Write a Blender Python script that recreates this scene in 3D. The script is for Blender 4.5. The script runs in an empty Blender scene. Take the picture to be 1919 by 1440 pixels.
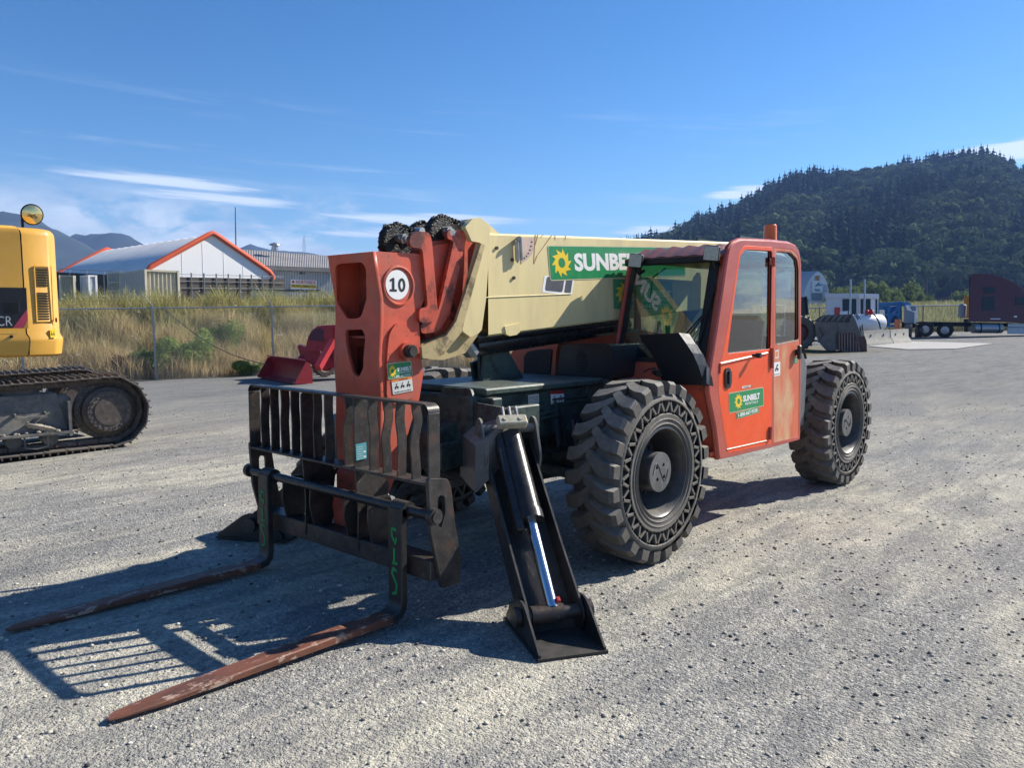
import bpy, bmesh, math, random
import numpy as np
from mathutils import Vector, Matrix
random.seed(7); RNG = np.random.default_rng(7)
scene = bpy.context.scene
COL = scene.collection
rad = math.radians

# ------------------------------------------------------------------ camera
CAM = Vector((4.7945, 4.2193, 1.7436)); YAW = -2.3977; PIT = -0.083; FPX = 1481.81
cd = bpy.data.cameras.new('camera'); cam = bpy.data.objects.new('camera', cd); COL.objects.link(cam)
cd.sensor_fit = 'HORIZONTAL'; cd.sensor_width = 36.0; cd.lens = FPX / 1919.0 * 36.0
cd.clip_start = 0.05; cd.clip_end = 20000
FW = Vector((math.cos(PIT) * math.cos(YAW), math.cos(PIT) * math.sin(YAW), math.sin(PIT)))
RT = FW.cross(Vector((0, 0, 1))).normalized(); UP = RT.cross(FW)
cam.matrix_world = Matrix((
    (RT.x, UP.x, -FW.x, CAM.x), (RT.y, UP.y, -FW.y, CAM.y), (RT.z, UP.z, -FW.z, CAM.z), (0, 0, 0, 1)))
scene.camera = cam
FH = Vector((math.cos(YAW), math.sin(YAW), 0)); RH = Vector((FH.y, -FH.x, 0))

# ------------------------------------------------------------------ light
SUN = Vector((-1.729, 0.629, 1.30)).normalized()
SUN_EL = math.asin(SUN.z); SUN_ROT = math.atan2(SUN.x, SUN.y)
sl = bpy.data.lights.new('sun', 'SUN'); sl.energy = 5.0; sl.angle = rad(0.53); sl.color = (1.0, 0.93, 0.82)
so = bpy.data.objects.new('sun', sl); COL.objects.link(so)
so.rotation_euler = SUN.to_track_quat('Z', 'Y').to_euler(); so.location = (0, 0, 30)
scene.view_settings.view_transform = 'Standard'; scene.view_settings.look = 'None'
scene.view_settings.exposure = 0.90; scene.view_settings.gamma = 1.0
scene.view_settings.use_curve_mapping = False

world = bpy.data.worlds.new('World'); scene.world = world; world.use_nodes = True
def build_world():
    nt = world.node_tree; nt.nodes.clear(); N = nt.nodes.new; L = nt.links.new
    def mth(op, a=None, b=None, c=None, clamp=False):
        n = N('ShaderNodeMath'); n.operation = op; n.use_clamp = clamp
        for i, v in enumerate((a, b, c)):
            if v is None: continue
            if isinstance(v, (int, float)): n.inputs[i].default_value = v
            else: L(v, n.inputs[i])
        return n.outputs[0]
    out = N('ShaderNodeOutputWorld'); bg = N('ShaderNodeBackground'); bg.inputs[1].default_value = 0.053
    sky = N('ShaderNodeTexSky'); sky.sky_type = 'NISHITA'; sky.sun_disc = False
    sky.sun_elevation = SUN_EL; sky.sun_rotation = SUN_ROT
    sky.air_density = 1.0; sky.dust_density = 0.15; sky.ozone_density = 3.6; sky.altitude = 50
    tc = N('ShaderNodeTexCoord'); sp = N('ShaderNodeSeparateXYZ'); L(tc.outputs['Generated'], sp.inputs[0])
    X, Y, Z = sp.outputs
    az = mth('ARCTAN2', Y, X)                       # azimuth -pi..pi
    el = mth('ARCSINE', Z)
    # azimuth relative to the viewing direction, right positive, wrapped
    rel = mth('SUBTRACT', YAW, az)
    rel = mth('WRAP', rel, math.pi, -math.pi)
    def noise(cx, cy, sx, sy, detail, rough, seed, dist=0.0):
        cb = N('ShaderNodeCombineXYZ')
        L(mth('MULTIPLY', cx, sx), cb.inputs[0]); L(mth('MULTIPLY', cy, sy), cb.inputs[1]); cb.inputs[2].default_value = seed
        n = N('ShaderNodeTexNoise'); n.inputs['Scale'].default_value = 1.0; n.inputs['Detail'].default_value = detail
        n.inputs['Roughness'].default_value = rough; n.inputs['Distortion'].default_value = dist
        L(cb.outputs[0], n.inputs['Vector']); return n.outputs[0]
    def ramp(v, a, b):
        n = N('ShaderNodeMapRange'); n.interpolation_type = 'SMOOTHSTEP'
        n.inputs[1].default_value = a; n.inputs[2].default_value = b; L(v, n.inputs[0]); return n.outputs[0]
    # tilt the cloud layers a little, as the cirrus streaks run downwards to the right
    elt = mth('ADD', el, mth('MULTIPLY', rel, 0.05))
    puff = noise(rel, el, 9.0, 22.0, 9, 0.62, 3.1, 0.4)
    band = mth('MULTIPLY', ramp(el, 0.170, 0.105), ramp(el, -0.02, 0.03))
    leftw = mth('ADD', mth('MULTIPLY', ramp(rel, -0.20, -0.50), 0.12), mth('MULTIPLY', ramp(rel, -0.9, -1.5), -0.06))
    cov = mth('ADD', puff, mth('ADD', leftw, 0.04))
    cum = mth('MULTIPLY', ramp(cov, 0.475, 0.66), mth('MULTIPLY', band, ramp(rel, 0.0, -0.25)))
    low = mth('MULTIPLY', ramp(mth('ADD', noise(rel, el, 16.0, 60.0, 8, 0.6, 8.7, 0.3), mth('MULTIPLY', ramp(rel, 0.10, -0.2), 0.12)), 0.46, 0.60), mth('MULTIPLY', ramp(el, 0.085, 0.055), ramp(el, -0.02, 0.02)))
    st = noise(mth('ADD', rel, 0.22), elt, 3.4, 46.0, 6, 0.6, 12.5, 0.2)
    streak = mth('MULTIPLY', ramp(mth('ADD', st, mth('MULTIPLY', ramp(rel, 0.15, 0.42), 0.03)), 0.53, 0.72), mth('MULTIPLY', ramp(el, 0.29, 0.19), ramp(el, 0.04, 0.075)))
    def feat(c, e0, hl, th, sl):
        a = mth('DIVIDE', mth('SUBTRACT', rel, c), hl); b = mth('DIVIDE', mth('SUBTRACT', mth('SUBTRACT', el, e0), mth('MULTIPLY', mth('SUBTRACT', rel, c), sl)), th)
        r2 = mth('ADD', mth('MULTIPLY', a, a), mth('MULTIPLY', b, b)); return ramp(mth('ADD', r2, mth('MULTIPLY', mth('SUBTRACT', wisp, 0.5), 3.4)), 1.25, 0.0)
    wisp = noise(rel, elt, 6.0, 120.0, 7, 0.62, 2.2, 0.15)
    streak = mth('MULTIPLY', streak, 0.25)
    for q in ((.545, .172, .17, .013, .10), (.285, .150, .050, .008, .06), (.175, .108, .06, .006, .03), (-.40, .155, .13, .007, -.045), (-.355, .139, .11, .0065, -.03), (-.10, .121, .13, .008, -.02), (-.14, .105, .10, .008, 0.0), (.02, .098, .10, .006, 0), (1.1, .21, .2, .02, .05), (1.48, .17, .4, .035, .03), (1.5, .30, .4, .05, .02), (1.55, .42, .3, .03, .0), (-1.3, .19, .2, .015, -.05)):
        streak = mth('MAXIMUM', streak, feat(*q))
    fine = noise(rel, el, 30.0, 60.0, 8, 0.65, 5.5)
    mask = mth('MAXIMUM', mth('MULTIPLY', cum, 0.72), mth('MAXIMUM', mth('MULTIPLY', low, 0.9), mth('MULTIPLY', streak, 0.8)))
    shade = mth('ADD', mth('MULTIPLY', noise(mth('ADD', rel, 0.012), mth('ADD', el, 0.006), 12.0, 34.0, 7, 0.6, 3.4, 0.3), 1.1), mth('MULTIPLY', fine, 0.25))
    cr = N('ShaderNodeValToRGB'); L(shade, cr.inputs[0])
    cr.color_ramp.elements[0].position = 0.45; cr.color_ramp.elements[0].color = (5.6, 6.6, 8.4, 1)
    cr.color_ramp.elements[1].position = 0.82; cr.color_ramp.elements[1].color = (11.5, 12.2, 12.8, 1)
    # cirrus is plainly white
    mxs = N('ShaderNodeMixRGB'); L(mth('MULTIPLY', streak, 1.0), mxs.inputs[0]); L(cr.outputs[0], mxs.inputs[1]); mxs.inputs[2].default_value = (11.0, 12.0, 13.2, 1)
    hue = N('ShaderNodeHueSaturation'); hue.inputs['Saturation'].default_value = SKY_SAT; hue.inputs['Value'].default_value = 1.0
    gm = N('ShaderNodeGamma'); gm.inputs[1].default_value = 1.22; L(sky.outputs[0], gm.inputs[0]); L(gm.outputs[0], hue.inputs['Color'])
    mx = N('ShaderNodeMixRGB'); L(mask, mx.inputs[0]); L(hue.outputs[0], mx.inputs[1]); L(mxs.outputs[0], mx.inputs[2])
    L(mx.outputs[0], bg.inputs[0]); L(bg.outputs[0], out.inputs[0])
SKY_SAT = 1.18
build_world()

# ------------------------------------------------------------------ measuring and mesh helpers
def ray(u, v): return FW + RT * ((u - 959.5) / FPX) - UP * ((v - 720) / FPX)
def pt(u, v, x=None, y=None, z=None, d=None, pl=None):
    D = ray(u, v)
    if x is not None: t = (x - CAM.x) / D.x
    elif y is not None: t = (y - CAM.y) / D.y
    elif z is not None: t = (z - CAM.z) / D.z
    elif d is not None: t = d
    else:
        P0, n = pl; t = (P0 - CAM).dot(n) / D.dot(n)
    return CAM + D * t
def smooth(a, b, v):
    t = min(1, max(0, (v - a) / (b - a))); return t * t * (3 - 2 * t)
def latd(x, y):
    dx, dy = x - CAM.x, y - CAM.y
    return dx * RH.x + dy * RH.y, dx * FH.x + dy * FH.y
def wxy(lat, d): return CAM.x + RH.x * lat + FH.x * d, CAM.y + RH.y * lat + FH.y * d
def fenceL(lat): return 24.2 + 0.42 * (lat + 10.6)
FENCE_R = 66.0
def G0(lat, d):                                     # the yard falls gently to the left and rises to the right
    s = 0.0
    if lat > 5: s = (lat - 5) * 0.0195
    if lat < -4.5: s = (lat + 4.5) * 0.02
    e = max(-.30, (lat + 4.6) * .042) * smooth(6.5, 8.5, d) * smooth(16, 12.5, d) if lat < -4.6 else 0
    return max(-2.0, min(1.6, s)) * smooth(6, 16, d) + e
def G(x, y):
    lat, d = latd(x, y)
    h = G0(lat, d)
    wl = smooth(16, 8, lat)
    b1 = smooth(fenceL(lat) + 0.3, fenceL(lat) + 7.5, d) * 2.1 * wl
    b2 = smooth(FENCE_R + 1.0, FENCE_R + 12, d) * 1.5 * (1 - wl) * smooth(14, 20, lat)
    return h + b1 + b2
def gp(u, v):                                       # where a pixel row meets the ground
    z = 0.0
    for _ in range(25):
        p = pt(u, v, z=z); z = 0.5 * z + 0.5 * G(p.x, p.y)
    return Vector((p.x, p.y, G(p.x, p.y)))

def newobj(name, me, mat=None, parent=None, world_space=True):
    o = bpy.data.objects.new(name, me); COL.objects.link(o)
    if mat is not None:
        for m in (mat if isinstance(mat, (list, tuple)) else [mat]): me.materials.append(m)
    if parent is not None:
        o.parent = parent
        if world_space: o.matrix_parent_inverse = mworld(parent).inverted()
    return o
def mworld(o):
    m = o.matrix_basis.copy()
    if o.parent: m = mworld(o.parent) @ o.matrix_parent_inverse @ m
    return m
def empty(name, loc, label, cat, group=None, rz=0):
    o = bpy.data.objects.new(name, None); COL.objects.link(o); o.location = loc; o.rotation_euler = (0, 0, rz)
    o.empty_display_size = 0.3
    return tag(o, label, cat, group)
def tag(o, label=None, cat=None, group=None, kind=None):
    if label: o['label'] = label
    if cat: o['category'] = cat
    if group: o['group'] = group
    if kind: o['kind'] = kind
    return o
def copy_tree(o, parent=None):
    c = o.copy(); COL.objects.link(c); c.parent = parent
    for ch in [q for q in bpy.data.objects if q.parent == o]: copy_tree(ch, c)
    return c

class MB:
    """collects shapes into one bmesh; m = material slot of the next shapes"""
    def __init__(s): s.b = bmesh.new(); s.m = 0; s.sm = False
    def face(s, vs, smooth=None):
        try: f = s.b.faces.new(vs)
        except ValueError: return None
        f.material_index = s.m; f.smooth = s.sm if smooth is None else smooth; return f
    def box(s, c, size, R=None, bev=0.0):
        hx, hy, hz = [q / 2 for q in size]; c = Vector(c)
        R = R or Matrix.Identity(3)
        if bev > 0:
            bev = min(bev, hx * .9, hy * .9, hz * .9)
            vs = {}
            for a in (-1, 1):
                for b_ in (-1, 1):
                    for e in (-1, 1):
                        for k in range(3):
                            p = [a * (hx - bev), b_ * (hy - bev), e * (hz - bev)]
                            p[k] = (a * hx, b_ * hy, e * hz)[k]
                            vs[(a, b_, e, k)] = s.b.verts.new(c + R @ Vector(p))
            for k in range(3):
                i, j = (k + 1) % 3, (k + 2) % 3
                for sg in (-1, 1):
                    q = []
                    for (p1, p2) in ((-1, -1), (1, -1), (1, 1), (-1, 1)):
                        key = [0, 0, 0]; key[k] = sg; key[i] = p1; key[j] = p2
                        q.append(vs[(key[0], key[1], key[2], k)])
                    if sg < 0: q.reverse()
                    s.face(q)
                    # edge strips
                for p1 in (-1, 1):
                    for p2 in (-1, 1):
                        key0 = [0, 0, 0]; key1 = [0, 0, 0]; key0[k] = -1; key1[k] = 1
                        for kk in (key0, key1): kk[i] = p1; kk[j] = p2
                        q = [vs[(*key0, i)], vs[(*key1, i)], vs[(*key1, j)], vs[(*key0, j)]]
                        if p1 * p2 < 0: q.reverse()
                        s.face(q)
            for a in (-1, 1):
                for b_ in (-1, 1):
                    for e in (-1, 1):
                        q = [vs[(a, b_, e, 0)], vs[(a, b_, e, 1)], vs[(a, b_, e, 2)]]
                        if a * b_ * e < 0: q.reverse()
                        s.face(q)
            return s
        v = [s.b.verts.new(c + R @ Vector((x, y, z))) for x in (-hx, hx) for y in (-hy, hy) for z in (-hz, hz)]
        for q in ((0, 1, 3, 2), (4, 6, 7, 5), (0, 4, 5, 1), (2, 3, 7, 6), (0, 2, 6, 4), (1, 5, 7, 3)):
            s.face([v[i] for i in q])
        return s
    def beam(s, a, b_, w, h, up=(0, 0, 1), bev=0.0):
        a, b_ = Vector(a), Vector(b_); d = (b_ - a); L_ = d.length; d.normalize()
        u = Vector(up); y = u.cross(d)
        if y.length < 1e-4: y = Vector((1, 0, 0)).cross(d)
        y.normalize(); z = d.cross(y)
        return s.box((a + b_) / 2, (L_, w, h), Matrix((d, y, z)).transposed(), bev)
    def hexa(s, P):
        v = [s.b.verts.new(Vector(p)) for p in P]       # bottom 0-3, top 4-7
        for q in ((3, 2, 1, 0), (4, 5, 6, 7), (0, 1, 5, 4), (1, 2, 6, 5), (2, 3, 7, 6), (3, 0, 4, 7)): s.face([v[i] for i in q])
        return s
    def tube(s, pts, r, n=10, caps=True, closed=False):
        pts = [Vector(p) for p in pts]; rs = r if isinstance(r, (list, tuple)) else [r] * len(pts)
        rings = []; prev = None
        for i, p in enumerate(pts):
            if closed: t = pts[(i + 1) % len(pts)] - pts[i - 1]
            elif i == 0: t = pts[1] - p
            elif i == len(pts) - 1: t = p - pts[-2]
            else: t = (pts[i + 1] - p).normalized() + (p - pts[i - 1]).normalized()
            t.normalize()
            if prev is None:
                a = t.orthogonal().normalized()
            else:
                a = prev - t * prev.dot(t)
                a = a.normalized() if a.length > 1e-5 else t.orthogonal().normalized()
            prev = a; b_ = t.cross(a)
            rings.append([s.b.verts.new(p + (a * math.cos(2 * math.pi * k / n) + b_ * math.sin(2 * math.pi * k / n)) * rs[i]) for k in range(n)])
        m = len(rings)
        for i in range(m if closed else m - 1):
            A, B = rings[i], rings[(i + 1) % m]
            for k in range(n): s.face([A[k], A[(k + 1) % n], B[(k + 1) % n], B[k]], smooth=n > 5)
        if caps and not closed:
            s.face(list(reversed(rings[0])), smooth=False); s.face(rings[-1], smooth=False)
        return s
    def cyl(s, a, b_, r, n=20, r2=None): return s.tube([a, b_], [r, r if r2 is None else r2], n)
    def lathe(s, prof, o, ax, n=32, a0=0, a1=2 * math.pi, mats=None):
        o = Vector(o); ax = Vector(ax).normalized(); u = ax.orthogonal().normalized(); v = ax.cross(u)
        full = abs(a1 - a0 - 2 * math.pi) < 1e-6; cnt = n if full else n + 1
        rings = []
        for (r, h) in prof:
            rings.append([s.b.verts.new(o + ax * h + (u * math.cos(a0 + (a1 - a0) * k / n) + v * math.sin(a0 + (a1 - a0) * k / n)) * r) for k in range(cnt)])
        for i in range(len(prof) - 1):
            if mats: s.m = mats[i]
            for k in range(n):
                k2 = (k + 1) % cnt
                s.face([rings[i][k], rings[i][k2], rings[i + 1][k2], rings[i + 1][k]], smooth=True)
        return s
    def poly(s, pts, ext=None):
        """a flat polygon, extruded along vector ext when given"""
        a = [s.b.verts.new(Vector(p)) for p in pts]
        if ext is None: s.face(a); return s
        e = Vector(ext); b_ = [s.b.verts.new(Vector(p) + e) for p in pts]
        nn = Vector((0, 0, 0))
        for i in range(len(pts)): nn += Vector(pts[i]).cross(Vector(pts[(i + 1) % len(pts)]))
        fl = nn.dot(e) > 0
        s.face(list(reversed(a)) if fl else a); s.face(b_ if fl else list(reversed(b_)))
        for i in range(len(pts)):
            j = (i + 1) % len(pts)
            q = [a[i], a[j], b_[j], b_[i]]
            s.face(q if fl else list(reversed(q)))
        return s
    def grid(s, rows, smooth=True):
        V = [[s.b.verts.new(Vector(p)) for p in r] for r in rows]
        for i in range(len(V) - 1):
            for j in range(len(V[0]) - 1): s.face([V[i][j], V[i][j + 1], V[i + 1][j + 1], V[i + 1][j]], smooth=smooth)
        return s
    def add(s, me, M4=None):
        n0 = len(s.b.verts); f0 = len(s.b.faces)
        s.b.from_mesh(me); s.b.verts.ensure_lookup_table(); s.b.faces.ensure_lookup_table()
        if M4 is not None:
            for v in s.b.verts[n0:]: v.co = M4 @ v.co
        for f in s.b.faces[f0:]: f.material_index = s.m
        return s
    def mesh(s, name, auto=None):
        me = bpy.data.meshes.new(name); s.b.normal_update()
        s.b.to_mesh(me); s.b.free(); me.set_sharp_from_angle(angle=rad(38)); return me
    def build(s, name, mat, parent=None): return newobj(name, s.mesh(name), mat, parent)

def flat(outlines, depth=0.0, bevel=0.0, res=6):
    """2D outline with holes -> mesh in the XY plane (curve fill), extruded +-depth"""
    cu = bpy.data.curves.new('c', 'CURVE'); cu.dimensions = '2D'; cu.fill_mode = 'BOTH'
    for ol in outlines:
        sp = cu.splines.new('POLY'); sp.points.add(len(ol) - 1)
        for i, p in enumerate(ol): sp.points[i].co = (p[0], p[1], 0, 1)
        sp.use_cyclic_u = True
    cu.extrude = depth; cu.bevel_depth = bevel; cu.bevel_resolution = 1 if bevel else 0
    o = bpy.data.objects.new('c', cu)
    COL.objects.link(o); dg = bpy.context.evaluated_depsgraph_get()
    me = bpy.data.meshes.new_from_object(o.evaluated_get(dg)); bpy.data.objects.remove(o); bpy.data.curves.remove(cu)
    return me
_txt = {}
def text_mesh(body, bold=0.0, shear=0.0, space=1.0):
    key = (body, bold, shear, space)
    if key in _txt: return _txt[key]
    cu = bpy.data.curves.new('t', 'FONT'); cu.body = body; cu.offset = bold; cu.shear = shear; cu.space_character = space
    cu.resolution_u = 3; cu.align_x = 'CENTER'; cu.align_y = 'CENTER'
    o = bpy.data.objects.new('t', cu); COL.objects.link(o); dg = bpy.context.evaluated_depsgraph_get()
    me = bpy.data.meshes.new_from_object(o.evaluated_get(dg)); bpy.data.objects.remove(o); bpy.data.curves.remove(cu)
    xs = [v.co.x for v in me.vertices]; ys = [v.co.y for v in me.vertices]
    bb = (min(xs), max(xs), min(ys), max(ys)); _txt[key] = (me, bb); return _txt[key]
def rrect(x0, y0, x1, y1, r, n=5):
    out = []
    for cx, cy, a in ((x1 - r, y1 - r, 0), (x0 + r, y1 - r, 90), (x0 + r, y0 + r, 180), (x1 - r, y0 + r, 270)):
        for k in range(n + 1):
            t = rad(a + 90 * k / n); out.append((cx + r * math.cos(t), cy + r * math.sin(t)))
    return out
def roundpoly(pts, r, n=4):
    """round the corners of a 2D polygon"""
    out = []; N_ = len(pts)
    for i in range(N_):
        p0, p1, p2 = Vector(pts[i - 1]), Vector(pts[i]), Vector(pts[(i + 1) % N_])
        a, b_ = (p0 - p1), (p2 - p1); rr = min(r, a.length * .45, b_.length * .45)
        A, B = p1 + a.normalized() * rr, p1 + b_.normalized() * rr
        for k in range(n + 1):
            t = k / n; out.append(tuple((1 - t) ** 2 * A + 2 * t * (1 - t) * p1 + t * t * B))
    return out
def frame4(TL, TR, BL):
    """matrix from unit decal coords (x right 0..w, y up 0..h) ; returns M, w, h"""
    TL, TR, BL = Vector(TL), Vector(TR), Vector(BL)
    X = (TR - TL); Yv = (TL - BL); w, h = X.length, Yv.length; n = X.cross(Yv).normalized()
    X.normalize(); Yv.normalize()
    M4 = Matrix(((X.x, Yv.x, n.x, BL.x), (X.y, Yv.y, n.y, BL.y), (X.z, Yv.z, n.z, BL.z), (0, 0, 0, 1)))
    return M4, w, h
def T(x, y, z=0): return Matrix.Translation((x, y, z))
def put_text(mb, M4, body, x0, y0, x1, y1, lvl, bold=0.02, space=1.0):
    me, bb = text_mesh(body, bold, 0, space)
    sx = (x1 - x0) / (bb[1] - bb[0]); sy = (y1 - y0) / (bb[3] - bb[2])
    mb.add(me, M4 @ T(x0, y0, lvl) @ Matrix.Diagonal((sx, sy, 1, 1)) @ T(-bb[0], -bb[2]))
def gear_outline(cx, cy, rx, ry, n=10):
    o = []
    for k in range(n):
        a = 2 * math.pi * k / n + .2
        for da, rr in ((0, .66), (2 * math.pi / n * .93, 1.0)):
            o.append((cx + rx * rr * math.cos(a + da), cy + ry * rr * math.sin(a + da)))
    i = [(cx + rx * .34 * math.cos(t), cy + ry * .34 * math.sin(t)) for t in [2 * math.pi * k / 20 for k in range(20)]]
    return [o, i]

# ------------------------------------------------------------------ materials
M = {}
def mat(name, col, rough=0.5, metal=0.0, var=0.15, vs=6.0, dirt=None, dcol=(.2, .17, .13), ds=3.0, dt=(.5, .65),
        bump=0.0, bs=40.0, spec=0.4, coat=0.0, rvar=0.1, dust=0.0, dirt2=None, trans=0, stretch=None):
    m = bpy.data.materials.new(name); m.use_nodes = True; nt = m.node_tree; N = nt.nodes.new; L = nt.links.new
    p = nt.nodes['Principled BSDF']; tc = N('ShaderNodeTexCoord'); src = tc.outputs['Object']
    if stretch:
        mp = N('ShaderNodeMapping'); mp.inputs['Scale'].default_value = stretch; L(src, mp.inputs[0]); src = mp.outputs[0]
    def noise(sc, det=5, ro=.6):
        n = N('ShaderNodeTexNoise'); n.inputs['Scale'].default_value = sc; n.inputs['Detail'].default_value = det
        n.inputs['Roughness'].default_value = ro; L(src, n.inputs['Vector']); return n.outputs[0]
    def rng(v, a, b, c=0., d=1.):
        n = N('ShaderNodeMapRange'); n.inputs[1].default_value = a; n.inputs[2].default_value = b
        n.inputs[3].default_value = c; n.inputs[4].default_value = d; L(v, n.inputs[0]); return n.outputs[0]
    def mixc(f, a, b):
        n = N('ShaderNodeMixRGB')
        for i, v in enumerate((f, a, b)):
            if isinstance(v, (int, float)): n.inputs[i].default_value = v
            elif isinstance(v, tuple): n.inputs[i].default_value = (*v, 1) if len(v) == 3 else v
            else: L(v, n.inputs[i])
        return n.outputs[0]
    n1 = noise(vs)
    c = mixc(rng(n1, .3, .7), tuple(q * (1 - var) for q in col), tuple(min(1, q * (1 + var)) for q in col))
    if dirt:
        n2 = noise(ds, 9, .68); f = rng(n2, dt[0], dt[1], 0, dirt); c = mixc(f, c, dcol)
    if dirt2:      # (colour, scale, lo, hi, amount): chips, rust freckles
        n3 = noise(dirt2[1], 6, .75); c = mixc(rng(n3, dirt2[2], dirt2[3], 0, dirt2[4]), c, dirt2[0])
    if dust:       # dust settles on faces that look up
        g = N('ShaderNodeNewGeometry'); s = N('ShaderNodeSeparateXYZ'); L(g.outputs['Normal'], s.inputs[0])
        mm = N('ShaderNodeMath'); mm.operation = 'MULTIPLY'; L(rng(s.outputs[2], .1, 1.0, 0.15, 1), mm.inputs[0]); L(rng(noise(14, 6), .3, .7, dust * .4, dust), mm.inputs[1])
        c = mixc(mm.outputs[0], c, (.36, .34, .30))
    L(c, p.inputs['Base Color']); p.inputs['Metallic'].default_value = metal
    p.inputs['Specular IOR Level'].default_value = spec
    if coat: p.inputs['Coat Weight'].default_value = coat; p.inputs['Coat Roughness'].default_value = .15
    L(rng(noise(vs * 3), .3, .7, max(.02, rough - rvar), min(1, rough + rvar)), p.inputs['Roughness'])
    if bump:
        b = N('ShaderNodeBump'); b.inputs['Strength'].default_value = bump; b.inputs['Distance'].default_value = .01
        L(noise(bs, 4), b.inputs['Height']); L(b.outputs[0], p.inputs['Normal'])
    M[name] = m; return m
RUST = (.13, .045, .02)
mat('orange_faded', (.56, .095, .050), .45, dirt=.6, dcol=(.36, .14, .10), ds=2.5, dirt2=((.06, .03, .025), 26, .625, .65, .8), bump=.08)
mat('orange_bright', (.80, .085, .014), .38, var=.06, dirt=.35, dcol=(.62, .16, .07), ds=4, dirt2=((.09, .04, .03), 30, .70, .73, .7), bump=.04)
mat('orange_worn', (.58, .13, .06), .5, dirt=.95, dcol=(.56, .40, .22), ds=2.0, dt=(.42, .58), dirt2=((.12, .06, .03), 18, .64, .69, .8), bump=.05, stretch=(1, 1, .45))
mat('orange_link', (.52, .085, .045), .42, dirt=.85, dcol=(.022, .016, .014), ds=4.5, dt=(.50, .60), dirt2=((.05, .03, .025), 22, .62, .68, .8), bump=.06)
mat('orange_dark', (.30, .055, .032), .5, dirt=.6, dcol=(.03, .022, .02), ds=5, dt=(.5, .6), bump=.08)
mat('cream', (.68, .57, .29), .45, var=.05, dirt=.6, dcol=(.50, .41, .24), ds=4.5, dt=(.48, .66), dirt2=((.14, .07, .03), 20, .68, .71, .7), bump=.04, stretch=(1, 1, .22))
mat('cream_dirty', (.42, .33, .16), .55, dirt=.8, dcol=(.05, .035, .02), ds=7, dt=(.5, .62), bump=.08)
mat('green_frame', (.040, .070, .060), .5, var=.25, dirt=.7, dcol=(.07, .075, .07), ds=3, dirt2=((.012, .012, .012), 10, .50, .60, .8), bump=.06, dust=.2)
mat('black_steel', (.018, .018, .018), .42, var=.3, dirt=.6, dcol=(.05, .042, .036), ds=5, dirt2=((.10, .045, .022), 16, .62, .68, .65), bump=.12, dust=.15)
mat('worn_steel', (.055, .050, .046), .42, metal=.35, var=.4, vs=12, dirt=.7, dcol=(.12, .055, .03), ds=6, dt=(.52, .68), dirt2=((.20, .19, .18), 30, .6, .66, .6), bump=.12)
mat('black_paint', (.012, .012, .013), .3, var=.3, dirt=.4, dcol=(.04, .037, .034), ds=6, bump=.06, dust=.10)
mat('fork_rust', (.15, .058, .034), .55, var=.3, vs=10, dirt=.6, dcol=(.07, .042, .03), ds=6, dirt2=((.42, .30, .23), 17, .56, .585, .85), bump=.15, stretch=(.5, 1.2, 1))
mat('black_plastic', (.014, .016, .02), .38, var=.1, dust=.12)
mat('rubber', (.055, .051, .046), .75, var=.3, vs=20, dirt=.6, dcol=(.115, .105, .092), ds=5, dt=(.35, .65), bump=.35, bs=90, dust=.7)
mat('rubber_face', (.115, .107, .094), .7, var=.25, vs=18, dirt=.6, dcol=(.15, .14, .122), ds=7, dt=(.4, .65), bump=.25, bs=80)
mat('rubber_recess_shade', (.010, .010, .010), .9)  # black paints in the shade inside the sidewall recesses
mat('rim', (.022, .022, .024), .38, var=.3, dirt=.5, dcol=(.10, .093, .084), ds=5, dt=(.5, .7), dust=.45)
mat('hub', (.13, .13, .13), .5, metal=.3, var=.25, dirt=.6, dcol=(.21, .20, .19), ds=14, bump=.1)
mat('chrome', (.80, .80, .80), .20, metal=1, var=.02, rvar=.04)
mat('steel_bright', (.42, .40, .37), .38, metal=.8, dirt=.6, dcol=(.2, .17, .14), ds=20)
mat('valve', (.50, .46, .34), .45, metal=.3, dirt=.4, dcol=(.15, .13, .1), ds=30)
mat('decal_green', (.018, .24, .085), .35, var=.04); mat('decal_white', (.78, .78, .76), .4, var=.03)
mat('decal_yellow', (.80, .56, .03), .38, var=.03); mat('decal_black', (.02, .02, .022), .4)
mat('decal_grey', (.10, .105, .12), .35, var=.05); mat('decal_teal', (.10, .34, .37), .4, var=.1)
mat('decal_orange', (.75, .22, .04), .4); mat('decal_red', (.45, .03, .03), .4); mat('decal_number', (.45, .09, .045), .5)
mat('decal_dim', (.60, .60, .56), .5, var=.1, dirt=.4, dcol=(.35, .33, .3), ds=20)
mat('seal', (.010, .010, .011), .6); mat('pillar', (.42, .072, .045), .38, var=.1, coat=.2, dirt=.3, dcol=(.42, .12, .09), ds=3)
mat('amber', (.85, .16, .01), .25, var=.03, coat=.3)
mat('seat_fabric', (.02, .02, .022), .9); mat('grease', (.012, .010, .008), .35, var=.4, bump=.6, bs=60)
mat('lamp_face', (.40, .39, .33), .2, var=.2, vs=60)
mat('rust_streak', (.25, .10, .03), .6)
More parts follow.
